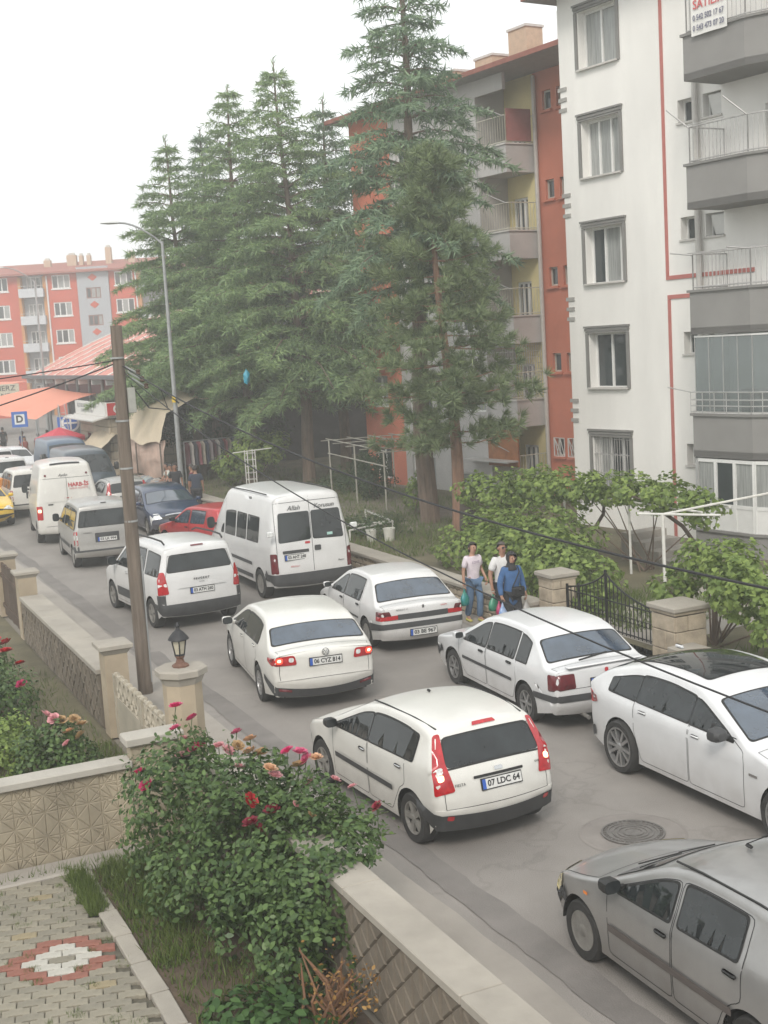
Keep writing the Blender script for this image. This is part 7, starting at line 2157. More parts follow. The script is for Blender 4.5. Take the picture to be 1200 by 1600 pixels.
# ------------------------------------------------------------------ market
M_STRIPEA = mat('roof_salmon', (.55, .20, .16), .6, var=.08, scale=.5)
M_STRIPEB = mat('roof_cream', (.72, .64, .54), .6, var=.06, scale=.5)
mk = empty('market_hall', (16.0, 56.5, 0), 0, 'large market hall with salmon and cream striped sheet roof', 'building')
def roofz(x): return 5.0 + 4.4 * math.sin(min(1, x / 15) * math.pi / 2) if x <= 15 else 5.0 + 4.4 * math.sin(max(0, (30 - x) / 15) * math.pi / 2)
nb_ = 12
for i in range(nb_):
    y0 = i * 3.05
    wide = [(y0, y0 + 2.65, M_STRIPEA, 'roof_sheet'), (y0 + 2.65, y0 + 3.05, M_STRIPEB, 'roof_rib')]
    for a, b, m, nm in wide:
        V, F = [], []
        for k in range(13):
            x = -.9 + 30.9 * k / 12
            for (yy, dz) in ((a, 0), (b, 0)): V.append((x, yy, roofz(max(x, -.9)) + (.04 if m is M_STRIPEB else 0)))
        F = [(2 * k, 2 * k + 1, 2 * k + 3, 2 * k + 2) for k in range(12)]
        MB().add(V, F).build(nm, m, mk)
L_ = nb_ * 3.05
MB().box((-.9, L_ / 2, 4.72), (.16, L_, .22)).build('gutter', mat('dark_gutter', (.10, .10, .11), .6), mk)
MB().box((.6, L_ / 2, 4.05), (.06, L_, 1.1)).build('fascia', mat('wine_sheet', (.17, .055, .065), .7, var=.1), mk)
for i in range(11):
    MB().box((-.6, i * 3.5 + .4, 4.45), (.5, .12, .3)).build('bracket', M_PVC, mk)
    MB().tube([(.5, i * 3.5 + .4, 0), (.5, i * 3.5 + .4, 4.6)], .09, 8).build('column', M_GALV, mk)
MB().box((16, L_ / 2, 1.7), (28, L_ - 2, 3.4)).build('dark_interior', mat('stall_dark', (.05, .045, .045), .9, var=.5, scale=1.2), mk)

M_CANOPY = mat('canopy_salmon', (.66, .25, .165), .8, var=.07, scale=.8)
def canopy(corners, label, sag=.18):
    o = empty('market_canopy', (corners[0][0], corners[0][1], 0), 0, label, 'canopy', 'salmon canvas canopies')
    c = [Vector(p) - Vector((corners[0][0], corners[0][1], 0)) for p in corners]
    n = 9; V, F = [], []
    for i in range(n):
        for j in range(n):
            u, v = i / (n - 1), j / (n - 1)
            p = (c[0] * (1 - u) + c[1] * u) * (1 - v) + (c[3] * (1 - u) + c[2] * u) * v
            V.append((p.x, p.y, p.z - sag * 4 * u * (1 - u) * .5 + sag * math.sin(v * math.pi)))
    F = [(i * n + j, (i + 1) * n + j, (i + 1) * n + j + 1, i * n + j + 1) for i in range(n - 1) for j in range(n - 1)]
    link_mesh('cloth', raw_mesh('cloth', V, F, M_CANOPY, True), o)
    for p in c: MB().tube([(p.x, p.y, 0), (p.x, p.y, p.z)], .05, 6).build('pole', M_GALV, o)
    return o
canopy([(9.6, 82.0, 3.2), (12.0, 71.0, 2.65), (15.9, 73.3, 3.75), (15.1, 83.6, 4.1)], 'nearest salmon canvas canopy over the market street')
canopy([(10.0, 104, 3.6), (13.8, 103, 3.6), (18.4, 108, 4.2), (12, 115, 4.5)], 'salmon canvas canopy further back at the left edge')
sg = empty('shop_sign', (14.9, 99.0, 0), R(-12), 'cream shop sign with dark lettering above the canopies', 'sign')
MB().box((-.9, .05, 3.62), (3.4, .08, 1.15)).build('board', mat('sign_cream', (.50, .46, .36), .7), sg)
put_text('lettering', 'KACMERZ', .55, M_INK, sg, (-.8, -.01, 3.88), (1, 0, 0), (0, 0, 1), width=2.6)
put_text('lettering', 'ECZANE', .42, M_INK, sg, (-.9, -.01, 3.36), (1, 0, 0), (0, 0, 1), width=2.0)
for x in (-2.4, .6): MB().tube([(x, .1, 0), (x, .1, 4.2)], .05, 6).build('post', M_GALV, sg)

# stone kiosk with white sign box and flag
ks = empty('stone_kiosk', (13.05, 64.5, 0), 0, 'cream stone kiosk with a white sign box and a red flag panel', 'building')
M_KST = mat('kiosk_stone', (.45, .38, .29), .9, var=.2, scale=2, bump=.15)
# wall faces: street side x=0 from y=-6.3 to 0, near side y=-6.3
MB().box((1.55, -3.15, 1.5), (3.0, 6.2, 3.0)).build('wall_core', M_MORTAR, ks)
for j in range(8):
    z = .19 + j * .37
    k = 0
    y = -6.3 + (.0 if j % 2 else -.0)
    cuts = [-6.3 + (.45 if j % 2 else .0)] + [-6.3 + (.45 if j % 2 else 0) + .9 * q for q in range(1, 8)]
    cuts = sorted({-6.3, *[c for c in cuts if -6.3 < c < 0], 0.0})
    for a, b in zip(cuts[:-1], cuts[1:]):
        if b - a > .1: MB().box((.05, (a + b) / 2, z), (.12, b - a - .025, .345), bev=.015).build('stone_block', M_KST, ks)
    xc = sorted({0.11, 3.1, *[.11 + (.4 if j % 2 else .8) + .8 * q for q in range(4) if .11 + (.4 if j % 2 else .8) + .8 * q < 3]})
    for a, b in zip(xc[:-1], xc[1:]): MB().box(((a + b) / 2, -6.25, z), (b - a - .025, .12, .345), bev=.015).build('stone_block', M_KST, ks)
MB().box((1.5, -3.15, 3.06), (3.5, 6.7, .10)).build('roof_slab', M_SILL, ks)
MB().box((-.10, -3.2, 3.42), (.14, 6.6, .62)).build('sign_box', mat('sign_white', (.62, .61, .58), .6, var=.06), ks)
MB().box((1.4, -6.55, 3.42), (3.0, .14, .62)).build('sign_box', MATS['sign_white'], ks)
put_text('lettering', 'İLÇE BELEDİYE BAŞKANLIĞI', .26, mat('sign_grey_ink', (.22, .22, .22), .7), ks, (-.18, -2.6, 3.52), (0, -1, 0), (0, 0, 1), width=4.2)
put_text('lettering', 'ZABITA NOKTASI', .2, MATS['sign_grey_ink'], ks, (-.18, -2.6, 3.28), (0, -1, 0), (0, 0, 1), width=2.6)
fl = MB().box((.55, -6.64, 3.42), (1.3, .03, .56)).build('flag_panel', mat('flag_red', (.50, .03, .035), .6), ks)
def crescent(parent, c, s_):
    P = []
    for k in range(25):
        a = R(40 + 280 * k / 24); P.append((c[0] + s_ * math.cos(a), c[2] + s_ * math.sin(a)))
    for k in range(25):
        a = R(320 - 280 * k / 24); P.append((c[0] + s_ * .25 + s_ * .8 * math.cos(a) * .95, c[2] + s_ * .8 * math.sin(a) * .95))
    v, t = fill2d(P, s_)
    MB().add([(x, c[1], z) for x, z in v], t).build('crescent', M_PVC, parent)
    Q = []
    for k in range(10):
        a = R(90 + 36 * k) + .3; rr = s_ * (.42 if k % 2 == 0 else .17); Q.append((c[0] + s_ * 1.15 + rr * math.cos(a), c[2] + rr * math.sin(a)))
    v, t = fill2d(Q, s_)
    MB().add([(x, c[1], z) for x, z in v], t).build('star', M_PVC, parent)
crescent(fl, (.36, -6.662, 3.42), .19)
put_text('lettering', 'İLÇE', .3, M_PVC, fl, (.95, -6.662, 3.42), (1, 0, 0), (0, 0, 1))
MB().box((-.06, -2.2, 1.4), (.03, .55, 1.6)).build('slit_window', M_PANE, ks)
MB().hexa([(-.8, -6.6, 2.9), (-.1, -6.6, 3.05), (-.1, -.2, 3.05), (-.8, -.2, 2.9)], [(-.8, -6.6, 2.96), (-.1, -6.6, 3.11), (-.1, -.2, 3.11), (-.8, -.2, 2.96)]).build('awning', M_SILL, ks)
M_LAD = M_STEEL
ld_ = empty('folding_ladder', (12.2, 63.9, 0), .2, 'grey ladder leaning on the kiosk behind the signs', 'ladder')
for x in (-.2, .2): MB().tube([(x, -.3, 0), (x * .8, .35, 3.6)], .025, 5).build('ladder_rail', M_STEEL, ld_)
for k in range(10):
    t = (k + .7) / 11; MB().tube([(-.2 + .04 * t, -.3 + .65 * t, 3.6 * t), (.2 - .04 * t, -.3 + .65 * t, 3.6 * t)], .016, 5).build('rung', M_STEEL, ld_)

# tarpaulin stalls between kiosk and lamp post
M_TARP = mat('beige_tarp', (.62, .52, .38), .85, var=.14, scale=.7, detail=7)
M_TARP2 = mat('pink_tarp', (.56, .40, .32), .85, var=.2, scale=1.5, detail=7)
def tarp(name, loc, grid, label, material, cat='stall', poles=()):
    o = empty(name, loc, 0, label, cat, 'tarpaulin stalls')
    n = len(grid); m = len(grid[0])
    # bicubic-ish refinement with wrinkles
    G = np.array(grid, float); N = 6
    V, F = [], []
    U = (n - 1) * N + 1; W_ = (m - 1) * N + 1
    rng = np.random.default_rng(len(label))
    for i in range(U):
        for j in range(W_):
            a, b = i / N, j / N; i0, j0 = min(int(a), n - 2), min(int(b), m - 2); fa, fb = a - i0, b - j0
            p = (G[i0, j0] * (1 - fa) + G[i0 + 1, j0] * fa) * (1 - fb) + (G[i0, j0 + 1] * (1 - fa) + G[i0 + 1, j0 + 1] * fa) * fb
            p = p + np.array((.05, .05, .06)) * math.sin(i * 1.1 + j * .5) * math.cos(j * .8) + rng.normal(0, .012, 3)
            V.append(p)
    F = [(i * W_ + j, (i + 1) * W_ + j, (i + 1) * W_ + j + 1, i * W_ + j + 1) for i in range(U - 1) for j in range(W_ - 1)]
    link_mesh('cloth', raw_mesh('cloth', V, F, material, True), o)
    for p in poles: MB().tube([(p[0], p[1], 0), p], .035, 6).build('pole', M_WOOD, o)
    return o
tarp('market_stall', (13.4, 50.5, 0), [[(-.1, 0, 2.2), (.3, .2, 3.4), (1.6, .3, 3.9), (3.4, .4, 3.6)], [(-.3, 3.2, 2.1), (.2, 3.2, 3.6), (1.6, 3.3, 4.2), (3.4, 3.4, 3.8)], [(-.2, 6.8, 2.3), (.2, 6.8, 3.8), (1.6, 6.8, 4.25), (3.4, 6.8, 3.9)]], 'beige tarpaulin stall stretched between kiosk and lamp post', M_TARP, poles=[(-.1, 0, 2.2), (-.3, 3.2, 2.1), (-.2, 6.8, 2.3), (3.4, .4, 3.6)])
tarp('market_stall', (13.2, 50.3, 0), [[(.2, .2, .7), (.2, .2, 1.5), (.35, .3, 2.3)], [(.1, 3.0, .7), (0, 3.0, 1.5), (.1, 3.0, 2.3)], [(.2, 6.6, .7), (.1, 6.6, 1.5), (.1, 6.6, 2.4)]], 'faded pink cloth hung along the front of the beige stall', M_TARP2)
tarp('market_stall', (12.7, 57.5, 0), [[(-.5, 0, 1.5), (.5, .2, 2.3), (1.2, .3, 2.2)], [(-.6, 2.0, 1.4), (.4, 2.0, 2.5), (1.2, 2.0, 2.4)], [(-.5, 4.0, 1.5), (.4, 4, 2.3), (1.2, 4.0, 2.2)]], 'small beige tarpaulin shelter in front of the kiosk', M_TARP, poles=[(-.5, 0, 1.5), (-.6, 2.0, 1.4), (-.5, 4, 1.5)])
# goods laid on the wall top
gd = random.Random(9)
GC = [(.45, .43, .38), (.30, .33, .36), (.36, .30, .26), (.50, .48, .44), (.18, .20, .22), (.32, .38, .40)]
for i in range(9):
    y = 49.6 + i * .42; x = 13.05 + gd.uniform(-.05, .1)
    rng = np.random.default_rng(100 + i)
    V = []; n = 9
    for a in range(n):
        for b in range(n):
            u, v = a / (n - 1) - .5, b / (n - 1) - .5
            h = .14 * (1 - (2 * abs(u)) ** 3) * (1 - (2 * abs(v)) ** 3) * (1 + .35 * math.sin(a * 1.7 + i) * math.cos(b * 1.9)) + .002
            V.append((u * .55, v * .46, h))
    F = [(a * n + b, (a + 1) * n + b, (a + 1) * n + b + 1, a * n + b + 1) for a in range(n - 1) for b in range(n - 1)]
    o = link_mesh('folded_cloth', raw_mesh('folded_cloth', V, F, mat('cloth_%d' % (i % 6), GC[i % 6], .9, var=.2, scale=8), True), None, (x, y, .625), gd.uniform(-.4, .4))
    tag(o, ['first', 'second', 'third', 'fourth', 'fifth', 'sixth', 'seventh', 'eighth', 'ninth'][i] + ' ' + ['cream', 'blue-grey', 'brown', 'white', 'charcoal', 'pale blue'][i % 6] + ' cloth pile along the stone wall counting from the lamp post', 'cloth', 'cloth piles on the wall')
# hanging clothes rack
rk = empty('clothes_rack', (14.6, 51.6, .35), .2, 'rack of hanging clothes right of the lamp post', 'clothes rack')
for x in (0, 2.6): MB().tube([(x, 0, 0), (x, 0, 1.75)], .025, 6).build('upright', M_GALV, rk)
MB().tube([(0, 0, 1.75), (2.6, 0, 1.75)], .025, 6).build('rail', M_GALV, rk)
HC = [(.10, .03, .04), (.45, .42, .40), (.06, .06, .08), (.30, .10, .12), (.40, .36, .30), (.05, .06, .10), (.35, .30, .32)]
for i in range(14):
    x = .12 + i * .18
    P = []
    for k, (w, z) in enumerate(((.05, 1.72), (.22, 1.60), (.20, 1.2), (.24, .75))):
        P += [(x - .03, -w, z), (x + .03, -w, z), (x + .03, w, z), (x - .03, w, z)]
    F = [(k * 4 + a, k * 4 + (a + 1) % 4, k * 4 + 4 + (a + 1) % 4, k * 4 + 4 + a) for k in range(3) for a in range(4)] + [(12, 13, 14, 15)]
    MB().add(P, F).build('garment', mat('garment_%d' % (i % 7), HC[i % 7], .9, var=.2), rk)
# white awning far behind the cedars
tn = empty('white_awning', (29.8, 66.0, 0), R(-20), 'white market awning glimpsed between the cedar trunks', 'awning')
MB().hexa([(-4, -3, 1.75), (3, -3, 1.75), (3, 3, 2.6), (-4, 3, 2.6)], [(-4, -3, 2.0), (3, -3, 2.0), (3, 3, 2.9), (-4, 3, 2.9)]).build('cloth', mat('awning_white', (.72, .72, .70), .8), tn)
for x, y in ((-3.9, -2.9), (2.9, -2.9), (-3.9, 2.9), (2.9, 2.9)): MB().tube([(x, y, 0), (x, y, 1.9)], .04, 6).build('pole', M_GALV, tn)
MB().box((-.5, .5, .7), (6.5, 4.5, 1.1)).build('goods_table', mat('stall_goods', (.14, .11, .10), .9, var=.6, scale=2.5), tn)

# pipe pergola beside the cedars and pale trellis posts
M_PIPEW = mat('white_pipe', (.34, .325, .28), .6, var=.25, scale=5)
pg = empty('pipe_pergola', (16.6, 36.2, .35), R(-7.5), 'white pipe pergola between the cedars and the orange block', 'pergola')
for x, y in ((0, 0), (0, 3.3), (0, 6.6), (2.4, 0), (2.4, 3.3), (2.4, 6.6)): MB().tube([(x, y, 0), (x, y, 2.0)], .028, 6).build('post', M_PIPEW, pg)
for x in (0, .8, 1.6, 2.4): MB().tube([(x, -.4, 2.02), (x, 7.0, 2.02)], .018, 6).build('purlin', M_PIPEW, pg)
for y in (0, 1.65, 3.3, 4.95, 6.6): MB().tube([(-.3, y, 1.98), (2.7, y, 1.98)], .016, 6).build('crossbar', M_PIPEW, pg)
MB().tube([(0, -.2, 1.55), (0, 6.8, 1.5)], .022, 6).build('side_rail', M_PIPEW, pg)
M_PIPEW = mat('white_pipe_bright', (.62, .61, .57), .6, var=.15, scale=5)
tr = empty('pipe_trellis', (15.55, 20.72, .35), 0, 'white pipe trellis with one free post under the vine by the white block', 'trellis')
MB().tube([(0, 0, 0), (0, 0, 1.66)], .035, 7).build('post', M_PIPEW, tr)
MB().tube([(-.25, .5, 1.66), (.55, -1.1, 1.70)], .024, 6).build('crossbar', M_PIPEW, tr)
MB().tube([(0, 0, 1.67), (2.6, -.2, 1.85)], .024, 6).build('crossbar', M_PIPEW, tr)
for y in (2.4, 5.0): MB().tube([(.9, y, 0), (.9, y, 1.6)], .03, 6).build('post', M_PIPEW, tr)
MB().tube([(.9, -.1, 1.62), (.9, 6.5, 1.60)], .024, 6).build('purlin', M_PIPEW, tr); MB().tube([(1.6, -.1, 1.66), (1.6, 6.5, 1.62)], .024, 6).build('purlin', M_PIPEW, tr)
vt = empty('vine_trunk', (16.95, 22.4, .35), 0, 'twisted dark vine trunk in front of the white block', 'vine')
MB().tube([(.5, -.6, 0), (.45, -.55, .5), (.15, -.3, 1.1), (-.3, .2, 1.6), (-.5, .6, 1.75)], [.06, .05, .045, .04, .03], 7).build('stem', M_BROWN, vt, True)
MB().tube([(-.5, 2.4, 0), (-.55, 2.3, .6), (-.3, 2.0, 1.2), (-.6, 1.5, 1.7)], [.05, .045, .04, .03], 7).build('stem', M_BROWN, vt, True)
# raised-bed rail, buckets, stump
for (x, y, s_) in ((14.05, 31.75, 1.0), (14.45, 31.45, 1.08)):
    o = empty('paint_bucket', (x, y, .35), .4, 'white paint bucket %s beside the raised bed' % ('nearer the minibus' if x < 14.2 else 'on the pine side'), 'bucket')
    MB().lathe([(.12 * s_, 0), (.15 * s_, .30 * s_), (.158 * s_, .30 * s_), (.158 * s_, .33 * s_), (.14 * s_, .33 * s_), (.12 * s_, .10)], 18, cap=False).build('pail', mat('bucket_white', (.58, .57, .52), .5, var=.15, scale=6), o, True)
    MB().tube([(-.15 * s_, 0, .3), (-.08, .1, .16), (.08, .1, .16), (.15 * s_, 0, .3)], .005, 4).build('handle', M_STEEL, o)
rb_ = empty('bed_rail', (13.6, 32.2, .35), 0, 'low pale pipe edging round the raised bed', 'edging')
MB().tube([(0, 0, .30), (1.6, .6, .32), (2.0, 3.4, .32)], .028, 6).build('rail', M_PIPEW, rb_); MB().tube([(-.1, 1.5, .22), (1.9, 1.3, .22)], .024, 6).build('rail', M_PIPEW, rb_)
for p in ((0, 0), (1.6, .6), (2.0, 3.4)): MB().tube([(p[0], p[1], 0), (p[0], p[1], .32)], .028, 6).build('post', M_PIPEW, rb_)
st_ = empty('tree_stump', (16.1, 29.9, .35), 0, 'dark cut tree stump beside the pine trunk', 'stump')
MB().tube([(0, 0, -.05), (0, .02, .6), (.03, .02, 1.15)], [.28, .24, .23], 11).build('stem', mat('stump_bark', (.07, .055, .045), .95, var=.4, scale=5, bump=.6), st_, True)
tw = empty('lattice_tower', (14.9, 44.4, .35), 0, 'pale lattice trellis post beside the green shrub', 'trellis')
for x, y in ((0, 0), (.3, 0), (0, .3), (.3, .3)): MB().tube([(x, y, 0), (x, y, 1.75)], .022, 5).build('leg', M_PIPEW, tw)
for k in range(7): MB().tube([(0, 0, .2 + k * .24), (.3, 0, .2 + k * .24), (.3, .3, .2 + k * .24), (0, .3, .2 + k * .24), (0, 0, .2 + k * .24)], .010, 4).build('rung', M_PIPEW, tw)
MB().tube([(-.5, .15, 1.7), (1.0, .15, 1.75)], .02, 5).build('top_bar', M_PIPEW, tw)
pb_ = link_mesh('plastic_bag', raw_mesh('plastic_bag', [(0, 0, .3), (-.12, .02, .1), (.12, -.02, .12), (-.1, .05, -.2), (.11, .02, -.16), (0, -.1, -.05), (.02, .1, 0), (0, 0, -.28)], [(0, 1, 5), (0, 5, 2), (0, 2, 6), (0, 6, 1), (1, 3, 5), (5, 4, 2), (2, 4, 6), (6, 3, 1), (3, 7, 5), (5, 7, 4), (4, 7, 6), (6, 7, 3)], mat('turquoise_bag', (.03, .30, .42), .4, var=.3, scale=12)), None, (15.3, 45.0, 4.75))
tag(pb_, 'turquoise plastic bag caught in the middle cedar', 'bag')
# ------------------------------------------------------------------ people
def skin_mesh(name, nodes, edges, material, sub=2, root=None, extra=None):
    names = list(nodes)
    me = bpy.data.meshes.new(name)
    me.from_pydata([nodes[n][0] for n in names], [(names.index(a), names.index(b)) for a, b in edges], [])
    o = bpy.data.objects.new(name, me)
    o.modifiers.new('skin', 'SKIN')
    if not me.skin_vertices: 
        bm = bmesh.new(); bm.from_mesh(me); bm.verts.layers.skin.verify(); bm.to_mesh(me); bm.free()
    for i, n in enumerate(names):
        r_ = nodes[n][1]
        me.skin_vertices[0].data[i].radius = r_ if hasattr(r_, '__len__') else (r_, r_)
        me.skin_vertices[0].data[i].use_root = (n == (root or names[0]))
    s_ = o.modifiers.new('sub', 'SUBSURF'); s_.levels = sub; s_.render_levels = sub
    out = evaluated_mesh(o)
    if extra and extra.v:
        bm = bmesh.new(); bm.from_mesh(out)
        vs = [bm.verts.new(v) for v in extra.v]
        for f in extra.f:
            try: bm.faces.new([vs[i] for i in f])
            except ValueError: pass
        bm.to_mesh(out); bm.free()
    out.materials.clear(); out.materials.append(material)
    for p in out.polygons: p.material_index = 0
    out.shade_smooth()
    return out

SKIN = mat('skin', (.40, .225, .155), .6, var=.12, scale=10)
SKIN2 = mat('skin_tan', (.33, .175, .115), .6, var=.12, scale=10)
M_HAIR = mat('dark_hair', (.018, .013, .011), .6, var=.3, scale=30)
M_SHOE = mat('shoe_dark', (.03, .03, .035), .7)

def person(loc, heading, H, label, shirt, trouser, pose=None, sleeves='short', hair='short', skin=None, shoe=None, tunic=False, build=1.0, fingers=False, group=None, shirt_name='shirt'):
    """standing / walking figure, local +Y forward, scaled from 1.70 m. pose: dict of joint overrides"""
    k = H / 1.70; b = build; skin = skin or SKIN
    o = empty('person', loc, R(-heading), label, 'person', group)
    J = dict(pelvis=(0, 0, .94), waist=(0, .01, 1.07), chest=(0, 0, 1.25), neck0=(0, -.005, 1.41), neck=(0, 0, 1.475), chin=(0, .025, 1.535), head=(0, .018, 1.605), crown=(0, .0, 1.672),
             shL=(-.165, 0, 1.375), elL=(-.225, -.02, 1.12), wrL=(-.235, .04, .885), haL=(-.232, .065, .80),
             shR=(.165, 0, 1.375), elR=(.225, -.02, 1.12), wrR=(.235, .04, .885), haR=(.232, .065, .80),
             hipL=(-.085, 0, .89), knL=(-.095, .02, .49), anL=(-.095, -.02, .09), toL=(-.10, .13, .035),
             hipR=(.085, 0, .89), knR=(.095, .02, .49), anR=(.095, -.02, .09), toR=(.10, .13, .035))
    J.update(pose or {})
    Rr = dict(pelvis=(.150 * b, .105 * b), waist=(.130 * b, .095 * b), chest=(.155 * b, .105 * b), neck0=(.085, .07), neck=.052, chin=(.062, .07), head=(.074, .092), crown=(.052, .062),
              shL=.062 * b, elL=.041 * b, wrL=.028, haL=(.022, .04), shR=.062 * b, elR=.041 * b, wrR=.028, haR=(.022, .04),
              hipL=.092 * b, knL=.060 * b, anL=.040, toL=(.042, .03), hipR=.092 * b, knR=.060 * b, anR=.040, toR=(.042, .03))
    E = [('pelvis', 'waist'), ('waist', 'chest'), ('chest', 'neck0'), ('neck0', 'neck'), ('neck', 'chin'), ('chin', 'head'), ('head', 'crown'), ('chest', 'shL'), ('shL', 'elL'), ('elL', 'wrL'), ('wrL', 'haL'), ('chest', 'shR'), ('shR', 'elR'), ('elR', 'wrR'), ('wrR', 'haR'),
         ('pelvis', 'hipL'), ('hipL', 'knL'), ('knL', 'anL'), ('anL', 'toL'), ('pelvis', 'hipR'), ('hipR', 'knR'), ('knR', 'anR'), ('anR', 'toR')]
    sc = lambda p: tuple(c * k for c in p)
    def nd(names, grow=0.0, over=None):
        d = {}
        for n in names:
            r_ = Rr[n]; r_ = r_ if hasattr(r_, '__len__') else (r_, r_)
            g = (over or {}).get(n, grow)
            d[n] = (sc(J[n]), tuple((q + g) * k for q in r_))
        return d
    ex = MB()
    # nose, ears, fingers
    hc = Vector(sc(J['head']))
    ex.tube([hc + Vector((0, .088, .012)) * k, hc + Vector((0, .112, -.022)) * k], [.010 * k, .017 * k], 6)
    for s_ in (-1, 1): ex.lathe([(.004, -.012 * k), (.028 * k, -.006 * k), (.028 * k, .006 * k), (.004, .012 * k)], 8, tuple(hc + Vector((s_ * .076, -.004, -.008)) * k), 'Y')
    for s_, w, h in ((-1, 'wrL', 'haL'), (1, 'wrR', 'haR')):
        wv, hv = Vector(sc(J[w])), Vector(sc(J[h])); d = (hv - wv).normalized(); f = Vector((0, 1, 0))
        f = (f - d * f.dot(d)).normalized(); inn = Vector((-s_, 0, 0))
        for i, ln in enumerate((.062, .072, .068, .052)):
            bs = hv + f * (.030 - .020 * i) * k + d * .018 * k
            ex.tube([bs, bs + d * ln * .55 * k + inn * .012 * k, bs + d * ln * .85 * k + inn * .038 * k], [.0095 * k, .0085 * k, .007 * k], 6)
        ts = wv + (hv - wv) * .45 + f * .028 * k
        ex.tube([ts, ts + f * .030 * k + d * .025 * k, ts + f * .034 * k + d * .060 * k + inn * .012 * k], [.011 * k, .010 * k, .008 * k], 6)
    link_mesh('body', skin_mesh('body', nd(J), E, skin, 2, 'pelvis', ex), o)
    # eyes and mouth
    fc = MB()
    for s_ in (-1, 1): fc.lathe([(.001, .004 * k), (.012 * k, 0), (.001, -.004 * k)], 8, tuple(hc + Vector((s_ * .030, .090, .018)) * k), 'Y')
    fc.build('eyes', M_INK, o)
    MB().box(tuple(hc + Vector((0, .086, -.052)) * k), (.042 * k, .012 * k, .010 * k)).build('mouth', mat('lips', (.30, .09, .08), .6), o)
    # clothes
    top = ['chest', 'waist', 'pelvis', 'neck0', 'shL', 'shR', 'elL', 'elR'] + (['wrL', 'wrR'] if sleeves == 'long' else [])
    te = [('chest', 'waist'), ('waist', 'pelvis'), ('chest', 'neck0'), ('chest', 'shL'), ('shL', 'elL'), ('chest', 'shR'), ('shR', 'elR')] + ([('elL', 'wrL'), ('elR', 'wrR')] if sleeves == 'long' else [])
    t = nd(top, .020)
    t['neck0'] = (sc((J['neck0'][0], J['neck0'][1], J['neck0'][2] + .008)), (.082 * k, .072 * k))
    if sleeves == 'short':
        for e, s_ in (('elL', 'shL'), ('elR', 'shR')):
            p = Vector(J[s_]).lerp(Vector(J[e]), .78); t[e] = (sc(p), (.066 * b * k, .066 * b * k))
    if tunic:
        t['hem'] = (sc((J['pelvis'][0], J['pelvis'][1], .62)), (.185 * b * k, .150 * b * k)); te.append(('pelvis', 'hem'))
        t['pelvis'] = (t['pelvis'][0], (.178 * b * k, .135 * b * k))
    else:
        t['hem'] = (sc((J['pelvis'][0], J['pelvis'][1], J['pelvis'][2] - .08)), (.172 * b * k, .125 * b * k)); te.append(('pelvis', 'hem'))
    link_mesh(shirt_name, skin_mesh(shirt_name, t, te, shirt, 2, 'chest'), o)
    tr_ = nd(['pelvis', 'hipL', 'knL', 'anL', 'hipR', 'knR', 'anR'], .016, dict(anL=.034, anR=.034, knL=.022, knR=.022))
    link_mesh('trousers', skin_mesh('trousers', tr_, [('pelvis', 'hipL'), ('hipL', 'knL'), ('knL', 'anL'), ('pelvis', 'hipR'), ('hipR', 'knR'), ('knR', 'anR')], trouser, 2, 'pelvis'), o)
    for s_ in 'LR':
        a, t_ = Vector(sc(J['an' + s_])), Vector(sc(J['to' + s_])); d = (t_ - a); d.z = 0
        if d.length < 1e-3: d = Vector((0, .1, 0))
        d.normalize(); bz = min(a.z - .05 * k, t_.z)
        sh = dict(h=(tuple(Vector((a.x, a.y, bz + .005)) - d * .05 * k), (.046 * k, .044 * k)), m=(tuple(Vector((a.x, a.y, bz)) + d * .07 * k), (.050 * k, .036 * k)), t=(tuple(Vector((a.x, a.y, bz - .008)) + d * .18 * k), (.046 * k, .026 * k)))
        link_mesh('shoe', skin_mesh('shoe', sh, [('h', 'm'), ('m', 't')], shoe or M_SHOE, 2, 'h'), o)
    # hair or scarf: shell round the head, open at the face
    def shell_head(name, grow, face, material, low):
        V, F = [], []
        nu, nv = 20, 12
        for j in range(nv + 1):
            th_ = math.pi * j / nv * low
            for i in range(nu):
                ph = 2 * math.pi * i / nu
                x, y, z = math.sin(th_) * math.sin(ph), math.sin(th_) * math.cos(ph), math.cos(th_)
                V.append(hc + Vector((x * (.084 + grow), y * (.102 + grow) - .008, z * (.105 + grow) + .012)) * k)
        for j in range(nv):
            for i in range(nu):
                ph = 2 * math.pi * (i + .5) / nu; th_ = math.pi * (j + .5) / nv * low
                fy, fz = math.sin(th_) * math.cos(ph), math.cos(th_)
                if fy > face[0] and fz < face[1]: continue
                F.append((j * nu + i, j * nu + (i + 1) % nu, (j + 1) * nu + (i + 1) % nu, (j + 1) * nu + i))
        link_mesh(name, raw_mesh(name, V, F, material, True), o)
    if hair == 'short': shell_head('hair', .010, (.15, .62), M_HAIR, .62)
    elif hair == 'tied':
        shell_head('hair', .012, (.22, .60), M_HAIR, .66)
        MB().tube([tuple(hc + Vector((0, -.10, .02)) * k), tuple(hc + Vector((0, -.15, -.02)) * k), tuple(hc + Vector((0, -.15, -.12)) * k)], [.035 * k, .04 * k, .02 * k], 8).build('hair_tail', M_HAIR, o, True)
    elif hair == 'balding': shell_head('hair', .006, (-.25, .55), mat('grey_hair', (.06, .05, .045), .7), .60)
    elif hair == 'cap': shell_head('cap', .014, (.15, .45), mat('cap_cloth', (.07, .065, .06), .9), .52)
    elif hair == 'scarf':
        sm_ = mat('black_scarf', (.014, .013, .015), .8, var=.3, scale=12)
        shell_head('headscarf', .024, (.50, .58), sm_, .93)
        nk = Vector(sc(J['neck']))
        MB().lathe([(.070 * k, .05 * k), (.095 * k, -.02 * k), (.13 * k, -.085 * k), (.12 * k, -.10 * k)], 16, tuple(nk), 'Z', False).build('scarf_drape', sm_, o, True)
    return o

